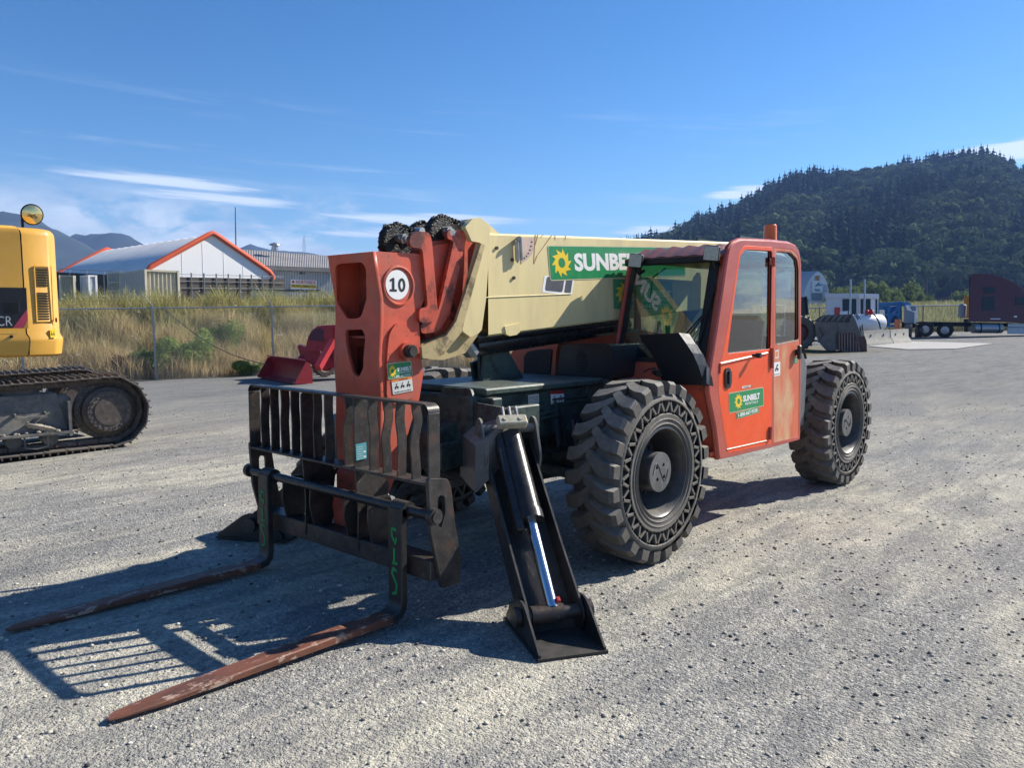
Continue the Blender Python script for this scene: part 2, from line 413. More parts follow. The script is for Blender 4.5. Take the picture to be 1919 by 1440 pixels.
def glass(name, tint, f=1.0, rough=0.0):
    m = bpy.data.materials.new(name); m.use_nodes = True; nt = m.node_tree; nt.nodes.clear(); N = nt.nodes.new; L = nt.links.new
    o = N('ShaderNodeOutputMaterial'); mx = N('ShaderNodeMixShader'); t = N('ShaderNodeBsdfTransparent'); g = N('ShaderNodeBsdfGlossy')
    t.inputs[0].default_value = (*tint, 1); g.inputs['Roughness'].default_value = rough
    fr = N('ShaderNodeFresnel'); fr.inputs[0].default_value = 1.55; mm = N('ShaderNodeMath'); mm.operation = 'MULTIPLY_ADD'
    mm.inputs[1].default_value = 1.15 * f; mm.inputs[2].default_value = 0.02; mm.use_clamp = True
    L(fr.outputs[0], mm.inputs[0]); L(mm.outputs[0], mx.inputs[0]); L(t.outputs[0], mx.inputs[1]); L(g.outputs[0], mx.inputs[2]); L(mx.outputs[0], o.inputs[0])
    M[name] = m; return m
glass('glass_cab', (.34, .47, .41), 1.9); glass('glass_side', (.55, .68, .66), 1.9); glass('glass_dark', (.12, .15, .17))
# ------------------------------------------------------------------ the ground: one sheet, polar grid round the viewpoint
def mesh_np(name, V, F, mats, loops=4, smooth=False):
    me = bpy.data.meshes.new(name); V = np.asarray(V, dtype=np.float32); F = np.asarray(F, dtype=np.int32)
    me.vertices.add(len(V)); me.vertices.foreach_set('co', V.ravel())
    me.loops.add(F.size); me.loops.foreach_set('vertex_index', F.ravel())
    me.polygons.add(len(F)); me.polygons.foreach_set('loop_start', np.arange(0, F.size, loops, dtype=np.int32))
    me.polygons.foreach_set('loop_total', np.full(len(F), loops, dtype=np.int32))
    if smooth: me.polygons.foreach_set('use_smooth', np.ones(len(F), dtype=bool))
    me.update(calc_edges=True)
    for m in mats: me.materials.append(m)
    return me
def color_attr(me, name, cols):        # per point
    a = me.color_attributes.new(name, 'FLOAT_COLOR', 'POINT'); c = np.ones((len(cols), 4), np.float32); c[:, :3] = cols
    a.data.foreach_set('color', c.ravel())

def gravel_mat():
    m = bpy.data.materials.new('gravel'); m.use_nodes = True; nt = m.node_tree; N = nt.nodes.new; L = nt.links.new
    p = nt.nodes['Principled BSDF']; tc = N('ShaderNodeTexCoord'); O = tc.outputs['Object']
    def noise(sc, det=6, ro=.6, vec=None, dist=0):
        n = N('ShaderNodeTexNoise'); n.inputs['Scale'].default_value = sc; n.inputs['Detail'].default_value = det
        n.inputs['Roughness'].default_value = ro; n.inputs['Distortion'].default_value = dist; L(vec or O, n.inputs['Vector']); return n.outputs[0]
    def vor(sc, feat='F1', out='Distance'):
        n = N('ShaderNodeTexVoronoi'); n.inputs['Scale'].default_value = sc; n.feature = feat; L(O, n.inputs['Vector']); return n.outputs[out]
    def rng(v, a, b, c=0., d=1.):
        n = N('ShaderNodeMapRange'); n.inputs[1].default_value = a; n.inputs[2].default_value = b; n.inputs[3].default_value = c; n.inputs[4].default_value = d
        L(v, n.inputs[0]); return n.outputs[0]
    def mth(op, a, b):
        n = N('ShaderNodeMath'); n.operation = op
        for i, v in enumerate((a, b)):
            if isinstance(v, (int, float)): n.inputs[i].default_value = v
            else: L(v, n.inputs[i])
        return n.outputs[0]
    def mixc(f, a, b, bt='MIX'):
        n = N('ShaderNodeMixRGB'); n.blend_type = bt
        for i, v in enumerate((f, a, b)):
            if isinstance(v, (int, float)): n.inputs[i].default_value = v
            elif isinstance(v, tuple): n.inputs[i].default_value = (*v, 1)
            else: L(v, n.inputs[i])
        return n.outputs[0]
    # tyre-swept dust lies in long streaks along the driving direction
    mp = N('ShaderNodeMapping'); mp.inputs['Rotation'].default_value = (0, 0, rad(-28)); mp.inputs['Scale'].default_value = (.42, 1.05, 1); L(O, mp.inputs[0])
    big = noise(.62, 7, .62, mp.outputs[0], .4); patch = noise(1.9, 6, .65, mp.outputs[0], .3); mid = noise(7.0, 5, .65); grain = noise(95, 3, .7)
    v1 = N('ShaderNodeTexVoronoi'); v1.inputs['Scale'].default_value = 105; L(O, v1.inputs['Vector'])
    hs = N('ShaderNodeSeparateColor'); L(v1.outputs['Color'], hs.inputs[0])
    stone = N('ShaderNodeValToRGB'); L(hs.outputs[0], stone.inputs[0]); e = stone.color_ramp.elements
    e[0].position = 0; e[0].color = (.11, .113, .112, 1); e[1].position = 1; e[1].color = (.52, .50, .46, 1)
    for ps, c in ((.35, (.205, .207, .20)), (.7, (.29, .29, .28)), (.9, (.38, .37, .35))):
        q = e.new(ps); q.color = (*c, 1)
    dust = mixc(rng(mid, .3, .7), (.44, .41, .32), (.59, .555, .445))
    f = mth('ADD', mth('ADD', mth('MULTIPLY', rng(big, .38, .62), .75), mth('MULTIPLY', rng(patch, .35, .65), .45)), mth('MULTIPLY', rng(grain, .3, .7), .35))
    c = mixc(rng(f, .50, 1.02, .05, .92), stone.outputs[0], dust)
    # darker damp / oily drifts
    g1 = noise(24, 2, .8); g2 = noise(62, 2, .8); g3 = noise(150, 2, .8)
    gg = mth('ADD', mth('ADD', g1, g2), g3); c = mixc(rng(gg, 1.52, 1.86, 0, .80), c, (.085, .09, .10)); c = mixc(rng(gg, 1.46, 1.18, 0, .65), c, (.68, .64, .53))
    dk = noise(.33, 6, .6, mp.outputs[0], .8)
    m1 = noise(3.2, 6, .7, mp.outputs[0], .3); m2 = noise(16, 5, .7); c = mixc(rng(mth('ADD', m1, mth('MULTIPLY', m2, .6)), .70, 1.0, 0, .70), c, (.14, .143, .143))
    mp2 = N('ShaderNodeMapping'); mp2.inputs['Rotation'].default_value = (0, 0, rad(-52)); mp2.inputs['Scale'].default_value = (.55, 6.5, 1); L(O, mp2.inputs[0])
    rut = noise(1.0, 4, .6, mp2.outputs[0], .5); c = mixc(rng(rut, .53, .66, 0, .38), c, (.15, .152, .15)); c = mixc(rng(rut, .44, .34, 0, .25), c, (.56, .52, .41))
    c = mixc(rng(dk, .56, .72, 0, .45), c, (.085, .088, .095))
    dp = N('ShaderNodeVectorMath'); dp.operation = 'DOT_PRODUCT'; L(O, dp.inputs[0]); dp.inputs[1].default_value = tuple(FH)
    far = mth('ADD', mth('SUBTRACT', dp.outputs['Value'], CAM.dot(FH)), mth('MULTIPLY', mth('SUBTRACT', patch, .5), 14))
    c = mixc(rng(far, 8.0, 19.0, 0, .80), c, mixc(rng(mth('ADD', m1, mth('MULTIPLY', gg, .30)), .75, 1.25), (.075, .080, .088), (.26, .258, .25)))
    rusty = noise(.9, 5, .6); c = mixc(rng(rusty, .68, .78, 0, .35), c, (.20, .14, .09))
    # the ground changes from gravel to grassy soil behind the fences
    at = N('ShaderNodeAttribute'); at.attribute_name = 'cover'; cs = N('ShaderNodeSeparateColor'); L(at.outputs['Color'], cs.inputs[0])
    soil = mixc(rng(noise(1.2, 8), .35, .65), (.16, .125, .06), (.085, .095, .035))
    c = mixc(cs.outputs[0], c, soil)
    L(c, p.inputs['Base Color']); p.inputs['Roughness'].default_value = .95; p.inputs['Specular IOR Level'].default_value = .2
    h = mth('ADD', mth('ADD', mth('MULTIPLY', mth('SUBTRACT', 1.0, v1.outputs['Distance']), .0042), mth('MULTIPLY', grain, .003)),
            mth('ADD', mth('ADD', mth('MULTIPLY', mid, .014), mth('MULTIPLY', noise(38, 3, .75), .012)), mth('MULTIPLY', mth('SUBTRACT', 1.0, vor(48)), .006)))
    b = N('ShaderNodeBump'); b.inputs['Strength'].default_value = 1.0; b.inputs['Distance'].default_value = 1.0; L(h, b.inputs['Height']); L(b.outputs[0], p.inputs['Normal'])
    return m
def build_ground():
    angs = np.concatenate([np.linspace(-180, -40, 36)[:-1], np.linspace(-40, 40, 281), np.linspace(40, 180, 36)[1:]])
    rr = [0.0, .6, 1.0]
    while rr[-1] < 90: rr.append(rr[-1] + max(.10, rr[-1] * .022))
    while rr[-1] < 2600: rr.append(rr[-1] * 1.22)
    V = []; C = []
    for r in rr:
        for a in angs:
            t = rad(a); lat, d = r * math.sin(t), r * math.cos(t); x, y = wxy(lat, d)
            z = G(x, y)
            if r < 40: z += 0.010 * math.sin(x * 1.7 + math.sin(y * 1.1) * 1.3) * math.sin(y * 1.9 + .6) - .006
            V.append((x, y, z))
            g = 0.0
            g = max(smooth(fenceL(lat) - .6, fenceL(lat) + .5, d) * smooth(20, 12, lat), smooth(FENCE_R - 1.5, FENCE_R + .5, d) * smooth(12, 20, lat), smooth(90, 110, r), smooth(-38, -45, a) * smooth(24, 32, r))
            C.append((g, 0, 0))
    n = len(angs); F = []
    for i in range(len(rr) - 1):
        for j in range(n - 1):
            F.append((i * n + j, (i + 1) * n + j, (i + 1) * n + j + 1, i * n + j + 1))
    me = mesh_np('ground', V, F, [gravel_mat()], 4, True); color_attr(me, 'cover', np.array(C))
    o = newobj('ground', me); tag(o, kind='structure')
build_ground()

def stones():
    """loose crushed stones lying on the yard, densest near the viewpoint"""
    base = []
    for k in range(6):
        bm = bmesh.new(); bmesh.ops.create_icosphere(bm, subdivisions=1, radius=1.0)
        r = np.random.default_rng(k + 20)
        for v in bm.verts:
            v.co = v.co * (0.72 + .5 * r.random()); v.co.z *= .62
        bm.faces.ensure_lookup_table()
        base.append((np.array([v.co[:] for v in bm.verts], np.float32), np.array([[v.index for v in f.verts] for f in bm.faces], np.int32))); bm.free()
    n = 40000
    u = RNG.random(n); d = 1.35 * (16.0 / 1.35) ** (u ** 0.85)
    lat = (RNG.random(n) * 2 - 1) * (d * .72 + .3)
    size = .0019 * (1 + 5.2 * RNG.random(n) ** 9) * np.clip(d / 3.2, .8, 1.35)
    big = RNG.random(n) < .004; size = np.where(big, .006 + .008 * RNG.random(n), size)
    Vs, Fs, Cs = [], [], []; off = 0
    pal = np.array([(.13, .135, .14), (.21, .212, .21), (.29, .285, .27), (.36, .355, .33), (.44, .425, .385), (.54, .52, .48)])
    for k in range(6):
        idx = np.nonzero(np.arange(n) % 6 == k)[0]; bv, bf = base[k]
        x = CAM.x + RH.x * lat[idx] + FH.x * d[idx]; y = CAM.y + RH.y * lat[idx] + FH.y * d[idx]
        a = RNG.random(len(idx)) * 6.28; s = size[idx]
        sc = np.stack([s * (.8 + .5 * RNG.random(len(idx))), s, s * (.7 + .5 * RNG.random(len(idx)))], 1)
        v = bv[None] * sc[:, None, :]
        ca, sa = np.cos(a)[:, None], np.sin(a)[:, None]
        vx = v[..., 0] * ca - v[..., 1] * sa + x[:, None]; vy = v[..., 0] * sa + v[..., 1] * ca + y[:, None]
        z0 = np.array([G(x[i], y[i]) + 0.010 * math.sin(x[i] * 1.7 + math.sin(y[i] * 1.1) * 1.3) * math.sin(y[i] * 1.9 + .6) - .006 for i in range(len(idx))])
        vz = v[..., 2] + (z0 + s * .25)[:, None]
        Vs.append(np.stack([vx, vy, vz], 2).reshape(-1, 3))
        Fs.append((bf[None] + (np.arange(len(idx)) * len(bv))[:, None, None] + off).reshape(-1, 3)); off += len(idx) * len(bv)
        c = pal[np.clip((RNG.random(len(idx)) ** 1.1 * 6).astype(int), 0, 5)] * (.85 + .3 * RNG.random((len(idx), 1)))
        c = np.where(big[idx][:, None] & (RNG.random(len(idx)) < .7)[:, None], np.array([.055, .055, .06]), c)
        Cs.append(np.repeat(c * np.array([1.06, 1.0, .90]), len(bv), 0))
    m = bpy.data.materials.new('loose_stone'); m.use_nodes = True; nt = m.node_tree; p = nt.nodes['Principled BSDF']
    at = nt.nodes.new('ShaderNodeAttribute'); at.attribute_name = 'tone'; nt.links.new(at.outputs['Color'], p.inputs['Base Color']); p.inputs['Roughness'].default_value = .9
    me = mesh_np('loose_gravel', np.concatenate(Vs), np.concatenate(Fs), [m], 3); color_attr(me, 'tone', np.concatenate(Cs))
    tag(newobj('loose_gravel', me), 'loose grey crushed stones scattered over the yard', 'gravel', kind='stuff')
stones()

def leaf_mat(name, trans=.35):
    m = bpy.data.materials.new(name); m.use_nodes = True; nt = m.node_tree; nt.nodes.clear(); N = nt.nodes.new; L = nt.links.new
    o = N('ShaderNodeOutputMaterial'); d = N('ShaderNodeBsdfDiffuse'); t = N('ShaderNodeBsdfTranslucent'); mx = N('ShaderNodeMixShader'); mx.inputs[0].default_value = trans
    at = N('ShaderNodeAttribute'); at.attribute_name = 'tone'
    L(at.outputs['Color'], d.inputs[0]); L(at.outputs['Color'], t.inputs[0]); L(d.outputs[0], mx.inputs[1]); L(t.outputs[0], mx.inputs[2]); L(mx.outputs[0], o.inputs[0])
    M[name] = m; return m
leaf_mat('leaf', .35)
leaf_mat('needle', .15)

def blades(name, label, n, latf, df, hf, wf, colf, lean=.35):
    lat = latf(n); d = df(lat); x = CAM.x + RH.x * lat + FH.x * d; y = CAM.y + RH.y * lat + FH.y * d
    z = np.array([G(a, b) for a, b in zip(x, y)]) - .03
    h = hf(lat, d); w = wf(lat, d); a = RNG.random(n) * 6.28; la = RNG.random(n) * 6.28; ln = lean * h * RNG.random(n)
    P = np.stack([x, y, z], 1); ax = np.stack([np.cos(a), np.sin(a), 0 * a], 1) * w[:, None] * .5
    L_ = np.stack([np.cos(la) * ln, np.sin(la) * ln, 0 * a], 1)
    up = np.stack([0 * h, 0 * h, h], 1)
    m1 = P + up * .55 + L_ * .3; tp = P + up + L_
    V = np.stack([P - ax, P + ax, m1 + ax * .8, m1 - ax * .8, tp + ax * .25, tp - ax * .25], 1).reshape(-1, 3)
    b = (np.arange(n) * 6)[:, None]
    F = np.concatenate([b + np.array([0, 1, 2, 3]), b + np.array([3, 2, 4, 5])])
    me = mesh_np(name, V, F, [M['leaf']]); c = colf(lat, d, h); color_attr(me, 'tone', np.repeat(c, 6, 0))
    return tag(newobj(name, me), label, 'grass', kind='stuff')
def mixcols(t, A, B): return np.array(A)[None] * (1 - t[:, None]) + np.array(B)[None] * t[:, None]
def fl(lat): return 24.2 + 0.42 * (lat + 10.6)
def clump(x, y): return .5 + .25 * np.sin(x * 1.9 + np.sin(y * 1.3) * 2) + .25 * np.sin(y * 2.3 + x * .7 + 1)
depthL = [None]
def dL(lat):
    q = RNG.random(len(lat)) ** 1.1; depthL[0] = q; return fl(lat) + .25 + q * 10.0
def colL(lat, d, h):
    q = (d - fl(lat)) / 10.0
    t = np.clip(q * 1.7 - .25 + (RNG.random(len(lat)) - .5) * .75 + (clump(lat, d) - .5) * .7, 0, 1)
    c = mixcols(t, (.52, .40, .21), (.38, .37, .15)); return c * (.45 + 1.0 * RNG.random((len(lat), 1)))
blades('tall_grass', 'tall dry grass and weeds on the bank behind the chain link fence', 120000,
       lambda n: -22 + 32 * RNG.random(n), dL,
       lambda lat, d: (.28 + .55 * RNG.random(len(lat))) * (.45 + 1.1 * clump(lat * 1.3, d * 1.2) ** 1.3) , lambda lat, d: .014 + .022 * RNG.random(len(lat)) ** 2, colL, .75)
def dR(lat): return FENCE_R + 1.2 + RNG.random(len(lat)) ** 1.1 * 14
blades('field_grass', 'yellow green tall grass beyond the far yard fence', 42000,
       lambda n: 14 + 50 * RNG.random(n), dR, lambda lat, d: (.5 + .9 * RNG.random(len(lat))), lambda lat, d: .035 + .04 * RNG.random(len(lat)),
       lambda lat, d, h: mixcols(np.clip(RNG.random(len(lat)) * .8 + .3 * clump(lat * .4, d), 0, 1), (.40, .36, .20), (.28, .31, .15)) * (.7 + .6 * RNG.random((len(lat), 1))), .5)
# small white umbels among the grass
def flowers():
    mb = MB()
    for _ in range(170):
        lat = -19 + 24 * random.random(); d = fl(lat) + .4 + random.random() ** 1.3 * 9; x, y = wxy(lat, d); z = G(x, y) + .45 + .5 * random.random()
        r = .022 + .035 * random.random(); mb.poly([(x + r * math.cos(t), y + r * math.sin(t), z + .01 * math.cos(3 * t)) for t in [k * 1.047 for k in range(6)]], (0, 0, .012))
    mat('petal', (.62, .62, .56), .8); tag(mb.build('wild_flowers', M['petal']), 'small white wild flower heads among the bank grass', 'flowers', kind='stuff')
flowers()

def leafy(name, label, cat, c, size, n, leaf, cols, seed, group=None, stem=None, lobes=9):
    """a bush or crown: leaf faces through the volume of several uneven lobes"""
    r = np.random.default_rng(seed)
    L_ = []
    for k in range(lobes):
        a = r.random() * 6.28; q = r.random() ** .5 * .62; L_.append((q * math.cos(a) * size[0], q * math.sin(a) * size[1], (.25 + .6 * r.random()) * size[2], .28 + .22 * r.random()))
    L_ = np.array(L_); k = r.integers(0, lobes, n)
    dirs = r.normal(size=(n, 3)); dirs /= np.linalg.norm(dirs, axis=1)[:, None]
    rad_ = (.55 + .5 * r.random(n)) * L_[k, 3]
    P = L_[k, :3] + dirs * rad_[:, None] * np.array([size[0], size[1], size[2] * .8])
    P[:, 2] = np.maximum(P[:, 2], .03)
    t1 = r.normal(size=(n, 3)); t1 /= np.linalg.norm(t1, axis=1)[:, None]; t2 = np.cross(t1, dirs); t2 /= np.linalg.norm(t2, axis=1)[:, None] + 1e-6
    s = leaf * (.6 + .8 * r.random(n))[:, None]
    V = np.stack([P - t1 * s, P + t2 * s * .6, P + t1 * s, P - t2 * s * .6], 1).reshape(-1, 3); F = np.arange(4 * n).reshape(-1, 4)
    lob = r.random(lobes); t = np.clip(lob[k] * .6 + r.random(n) * .5, 0, 1)
    me = mesh_np(name, V, F, [M['leaf']]); color_attr(me, 'tone', np.repeat(mixcols(t, cols[0], cols[1]), 4, 0))
    return me
def bush(u, v, w, h, label, seed, cols=((.07, .12, .03), (.26, .34, .09))):
    p = gp(u, v); root = empty('bush', p, label, 'bush', 'leafy bushes at the foot of the fence')
    me = leafy('foliage', '', '', p, (w, w * .6, h), 2600, .05, cols, seed)
    o = bpy.data.objects.new('foliage', me); COL.objects.link(o); o.parent = root
    mb = MB()
    for k in range(7):
        a = k * .9; mb.tube([(0, 0, -.05), (.15 * w * math.cos(a), .15 * w * math.sin(a), h * .4), (.5 * w * math.cos(a), .5 * w * math.sin(a), h * .8)], [.012, .01, .005], 4)
    mat('stem', (.12, .08, .05), .9) if 'stem' not in M else None
    s = bpy.data.objects.new('stem', mb.mesh('stem')); s.data.materials.append(M['stem']); COL.objects.link(s); s.parent = root
bush(275, 706, .75, .85, 'green bush left of the nearer fence post by the excavator track', 3)
bush(345, 700, 1.15, 1.15, 'largest green bramble bush just right of the nearer fence post', 4)
bush(410, 694, .95, 1.35, 'tall green bush where the slack cable comes down behind the fence', 5)
bush(465, 690, .5, .45, 'low green bush beside the red loader bucket', 6)
bush(235, 704, .4, .75, 'brown withered bush behind the excavator track', 7, ((.06, .03, .02), (.12, .07, .04)))

# ------------------------------------------------------------------ chain link fences
mat('galv', (.34, .36, .38), .4, metal=.6, var=.15, vs=20); mat('galv_dark', (.16, .17, .18), .5, metal=.4)
def chain_fence(name, label, pts, H, spacing, wire, cell, arms=True, wires=True, lean=.03):
    root = empty(name, pts[0], label, 'fence')
    a, b = Vector(pts[0]), Vector(pts[1]); L_ = (b - a); L_.z = 0; ln = L_.length; dr = L_.normalized(); nrm = Vector((0, 0, 1)).cross(dr)
    n = int(round(ln / spacing)); tops = []
    if (nrm.dot(FH)) < 0: nrm = -nrm
    for i in range(n + 1):
        q = a + dr * (ln * i / n); z = G(q.x, q.y); base = Vector((q.x, q.y, z - .2)); top = Vector((q.x, q.y, z + H)) - dr * lean; tops.append(top)
        mb = MB(); mb.cyl(base, top, .032 if spacing < 4 else .045, 8)
        if arms: mb.tube([top, top + Vector((0, 0, .06)), top + Vector((0, 0, .34)) - dr * .2 - nrm * .16], [.02, .02, .012], 6)
        mb.build('post', M['galv_dark' if arms == 2 else 'galv'], root)
    mb = MB(); mb.tube(tops, .022 if spacing < 4 else .05, 8); mb.build('top_rail', M['galv'], root)
    if wires:
        mb = MB()
        for k in range(3):
            off = Vector((0, 0, .12 + .1 * k)) - dr * (.07 + .06 * k) - nrm * (.05 + .05 * k)
            mb.tube([t + off + Vector((0, 0, 0)) for t in tops], wire * .8, 3, caps=False)
        mb.build('barbed_wire', M['rusty_wire'], root)
    # woven mesh: two families of slanting wires
    mb = MB(); m = int(ln / cell)
    for s in (-1, 1):
        for i in range(-int(H / cell) - 1, m + int(H / cell) + 1):
            x0, x1 = i * cell, i * cell + s * H; z0, z1 = 0.0, H
            if s > 0:
                if x0 < 0: z0 = -x0; x0 = 0
                if x1 > ln: z1 = z0 + (ln - x0); x1 = ln
            else:
                if x0 > ln: z0 = x0 - ln; x0 = ln
                if x1 < 0: z1 = z0 + x0; x1 = 0
            if z1 <= z0 + .02: continue
            A = a + dr * x0; B = a + dr * x1; A = Vector((A.x, A.y, G(A.x, A.y) + z0)); B = Vector((B.x, B.y, G(B.x, B.y) + z1))
            mb.tube([A, B], wire * .5, 3, caps=False)
    tag(mb.build('chain_link_mesh', M['galv'], root), kind='stuff')
    return root, tops
mat('rusty_wire', (.20, .12, .08), .6)
pL0 = wxy(-20.47, fenceL(-20.47)); pL1 = wxy(11.53, fenceL(11.53))
fr, tops = chain_fence('chain_link_fence', 'grey chain link fence with slanting barbed wire arms before the grassy bank', [(*pL0, 0), (*pL1, 0)], 2.18, 3.47, .005, .085)
pR0 = wxy(17.0, FENCE_R); pR1 = wxy(60.0, FENCE_R)
chain_fence('chain_link_fence', 'far chain link fence behind the maroon truck and blue lift', [(*pR0, 0), (*pR1, 0)], 2.2, 4.3, .012, .22, arms=2, wires=False)
# slack cable hanging from the post down to the red bucket
A = pt(308, 580, d=24.5); B = pt(500, 684, d=23.6); mb = MB()
cp = []
for k in range(15):
    t = k / 14; q = A.lerp(B, t); q.z -= .30 * math.sin(math.pi * t); cp.append(q)
mb.tube(cp, .014, 6); mat('cable', (.09, .08, .07), .7); tag(mb.build('cable', M['cable']), 'slack dark cable drooping from the fence top to the red bucket', 'cable')
# ================================================================== TELEHANDLER
TH = empty('telehandler', (-1.8, 0, 0), 'orange and cream telescopic forklift with pallet forks resting on the gravel', 'telehandler')
V3 = lambda p: Vector(p)
def pxy(pts, **k): return [pt(u, v, **k) for u, v in pts]

# ---------------- wheels
def lug(mb, side, th0, W=.20):
    # centre line of one chevron lug: (y across, arc offset, top radius, base radius, half width)
    nodes = [(.202, -.012, .628, .560, .040), (.178, -.008, .650, .575, .043), (.125, -.004, .654, .590, .046),
             (.070, .022, .655, .594, .046), (.020, .066, .655, .594, .042), (-.026, .100, .652, .594, .030)]
    ring = []
    for (y, s, rt, rb, hw) in nodes:
        tt, tb = th0 + s / .65, th0 + s / .65
        row = []
        for (r, a) in ((rb, tb - (hw + .008) / .6), (rt, tt - hw / .65), (rt, tt + hw / .65), (rb, tb + (hw + .008) / .6)):
            row.append((r * math.cos(a), y * side, r * math.sin(a)))
        ring.append([mb.b.verts.new(q) for q in row])
    for i in range(len(ring) - 1):
        for k in range(3):
            q = [ring[i][k], ring[i][k + 1], ring[i + 1][k + 1], ring[i + 1][k]]
            if side < 0: q.reverse()
            mb.face(q, smooth=(k == 1))
    a, b = list(ring[0]), list(ring[-1])
    if side > 0: a.reverse()
    else: b.reverse()
    mb.face(a); mb.face(b)
def tyre_mesh():
    mb = MB()
    prof = [(.330, .165), (.340, .190), (.418, .196), (.424, .190), (.424, .085), (.514, .085), (.514, .192), (.520, .197), (.545, .193), (.578, .165), (.598, .10), (.602, 0)]
    prof = prof + [(r, -y) for r, y in reversed(prof[:-1])]
    mb.m = 0; mb.lathe(prof, (0, 0, 0), (0, 1, 0), 96)
    for f in mb.b.faces:
        c = f.calc_center_median(); r = math.hypot(c.x, c.z)
        if abs(c.y) > .188 and r < .54: f.material_index = 1; f.smooth = False
        if abs(c.y) < .1885 and .42 < r < .517 and abs(c.y) > .08: f.material_index = 2
    mb.m = 0
    for k in range(24):
        lug(mb, 1, 2 * math.pi * k / 24); lug(mb, -1, 2 * math.pi * (k + .5) / 24)
    mb.m = 1; n = 26
    for side in (1, -1):
        for k in range(n):
            a0 = 2 * math.pi * k / n; a1 = a0 + math.pi / n; a2 = a0 + 2 * math.pi / n
            for (aa, ra, ab, rb_) in ((a0, .418, a1, .521), (a1, .521, a2, .418)):
                p, q = Vector((ra * math.cos(aa), side * .150, ra * math.sin(aa))), Vector((rb_ * math.cos(ab), side * .150, rb_ * math.sin(ab)))
                mb.beam(p, q, .086, .0205, up=Vector((0, 1, 0)).cross(q - p), bev=.002)
            # webs thicken where they meet the rings
            for aa, rr in ((a0, .427), (a1, .512)):
                mb.box((rr * math.cos(aa), side * .150, rr * math.sin(aa)), (.022, .086, .040), Matrix.Rotation(-aa, 3, 'Y'))
        # raised moulding lines of the sidewall
        mb.lathe([(.345, .1925), (.350, .198), (.357, .1935)], (0, 0, 0), (0, side, 0), 64)
        mb.lathe([(.378, .1945), (.383, .2), (.389, .1955)], (0, 0, 0), (0, side, 0), 64)
    return mb.mesh('tyre')
def rim_mesh():
    mb = MB()
    mb.lathe([(.332, -.19), (.318, -.19), (.300, -.172), (.288, -.15), (.282, -.09), (.12, -.075), (.12, -.06), (.275, -.06), (.284, -.03), (.286, .135),
              (.296, .150), (.302, .176), (.316, .190), (.334, .186), (.334, .165)], (0, 0, 0), (0, 1, 0), 64)
    for k in range(8):
        a = 2 * math.pi * k / 8 + .3; mb.cyl((.235 * math.cos(a), -.065, .235 * math.sin(a)), (.235 * math.cos(a), -.035, .235 * math.sin(a)), .018, 6)
    mb.tube([(.255, -.05, -.08), (.262, .02, -.09), (.262, .05, -.09)], .006, 5)
    return mb.mesh('rim')
def hub_mesh():
    mb = MB(); mb.m = 1
    mb.lathe([(.19, -.06), (.175, -.02), (.150, -.015), (.142, .0), (.142, .150), (.138, .160)], (0, 0, 0), (0, 1, 0), 40)
    for k in range(12):
        a = 2 * math.pi * k / 12; mb.cyl((.162 * math.cos(a), -.03, .162 * math.sin(a)), (.162 * math.cos(a), 0, .162 * math.sin(a)), .010, 6)
    mb.m = 0
    holes = [[(.062 * math.cos(a + .78) + .0165 * math.cos(t), .062 * math.sin(a + .78) + .0165 * math.sin(t)) for t in [j * .524 for j in range(12)]] for a in [k * math.pi / 2 for k in range(4)]]
    me = flat([[(.140 * math.cos(t), .140 * math.sin(t)) for t in [2 * math.pi * j / 48 for j in range(48)]]] + holes, .006, .002)
    mb.add(me, Matrix.Translation((0, .158, 0)) @ Matrix.Rotation(-math.pi / 2, 4, 'X'))
    # S-shaped weld seam across the cap
    mb.m = 1; mb.tube([(-.10 + .2 * t, .1665, .075 * math.sin(t * 6.28) * (1 if t < .5 else 1) * -1) for t in [j / 14 for j in range(15)]], .0032, 4)
    mb.cyl((.0, .10, 0), (.0, .155, 0), .1, 20)
    return mb.mesh('hub')
TYRE, RIM, HUB = tyre_mesh(), rim_mesh(), hub_mesh()
for m_ in (M['rubber'], M['rubber_face'], M['rubber_recess_shade']): TYRE.materials.append(m_)
RIM.materials.append(M['rim']); HUB.materials.append(M['hub']); HUB.materials.append(M['rim'])
def wheel(x, y, spin, steer=0):
    s = 1 if y > 0 else -1
    mw = Matrix.Translation((x, y - s * .20 + 0, .6528)) @ Matrix.Rotation(steer, 4, 'Z') @ (Matrix.Identity(4) if s > 0 else Matrix.Rotation(math.pi, 4, 'Z')) @ Matrix.Rotation(spin, 4, 'Y')
    r = bpy.data.objects.new('wheel', RIM); COL.objects.link(r); r.parent = TH; r.matrix_parent_inverse = mworld(TH).inverted(); r.matrix_basis = mw
    for nm, me in (('tyre', TYRE), ('hub', HUB)):
        c = bpy.data.objects.new(nm, me); COL.objects.link(c); c.parent = r
    return r
WB = 3.6238
for x, y, sp in ((0, 1.275, .1), (-WB, 1.275, .45), (0, -1.275, .3), (-WB, -1.275, .2)): wheel(x, y, sp)

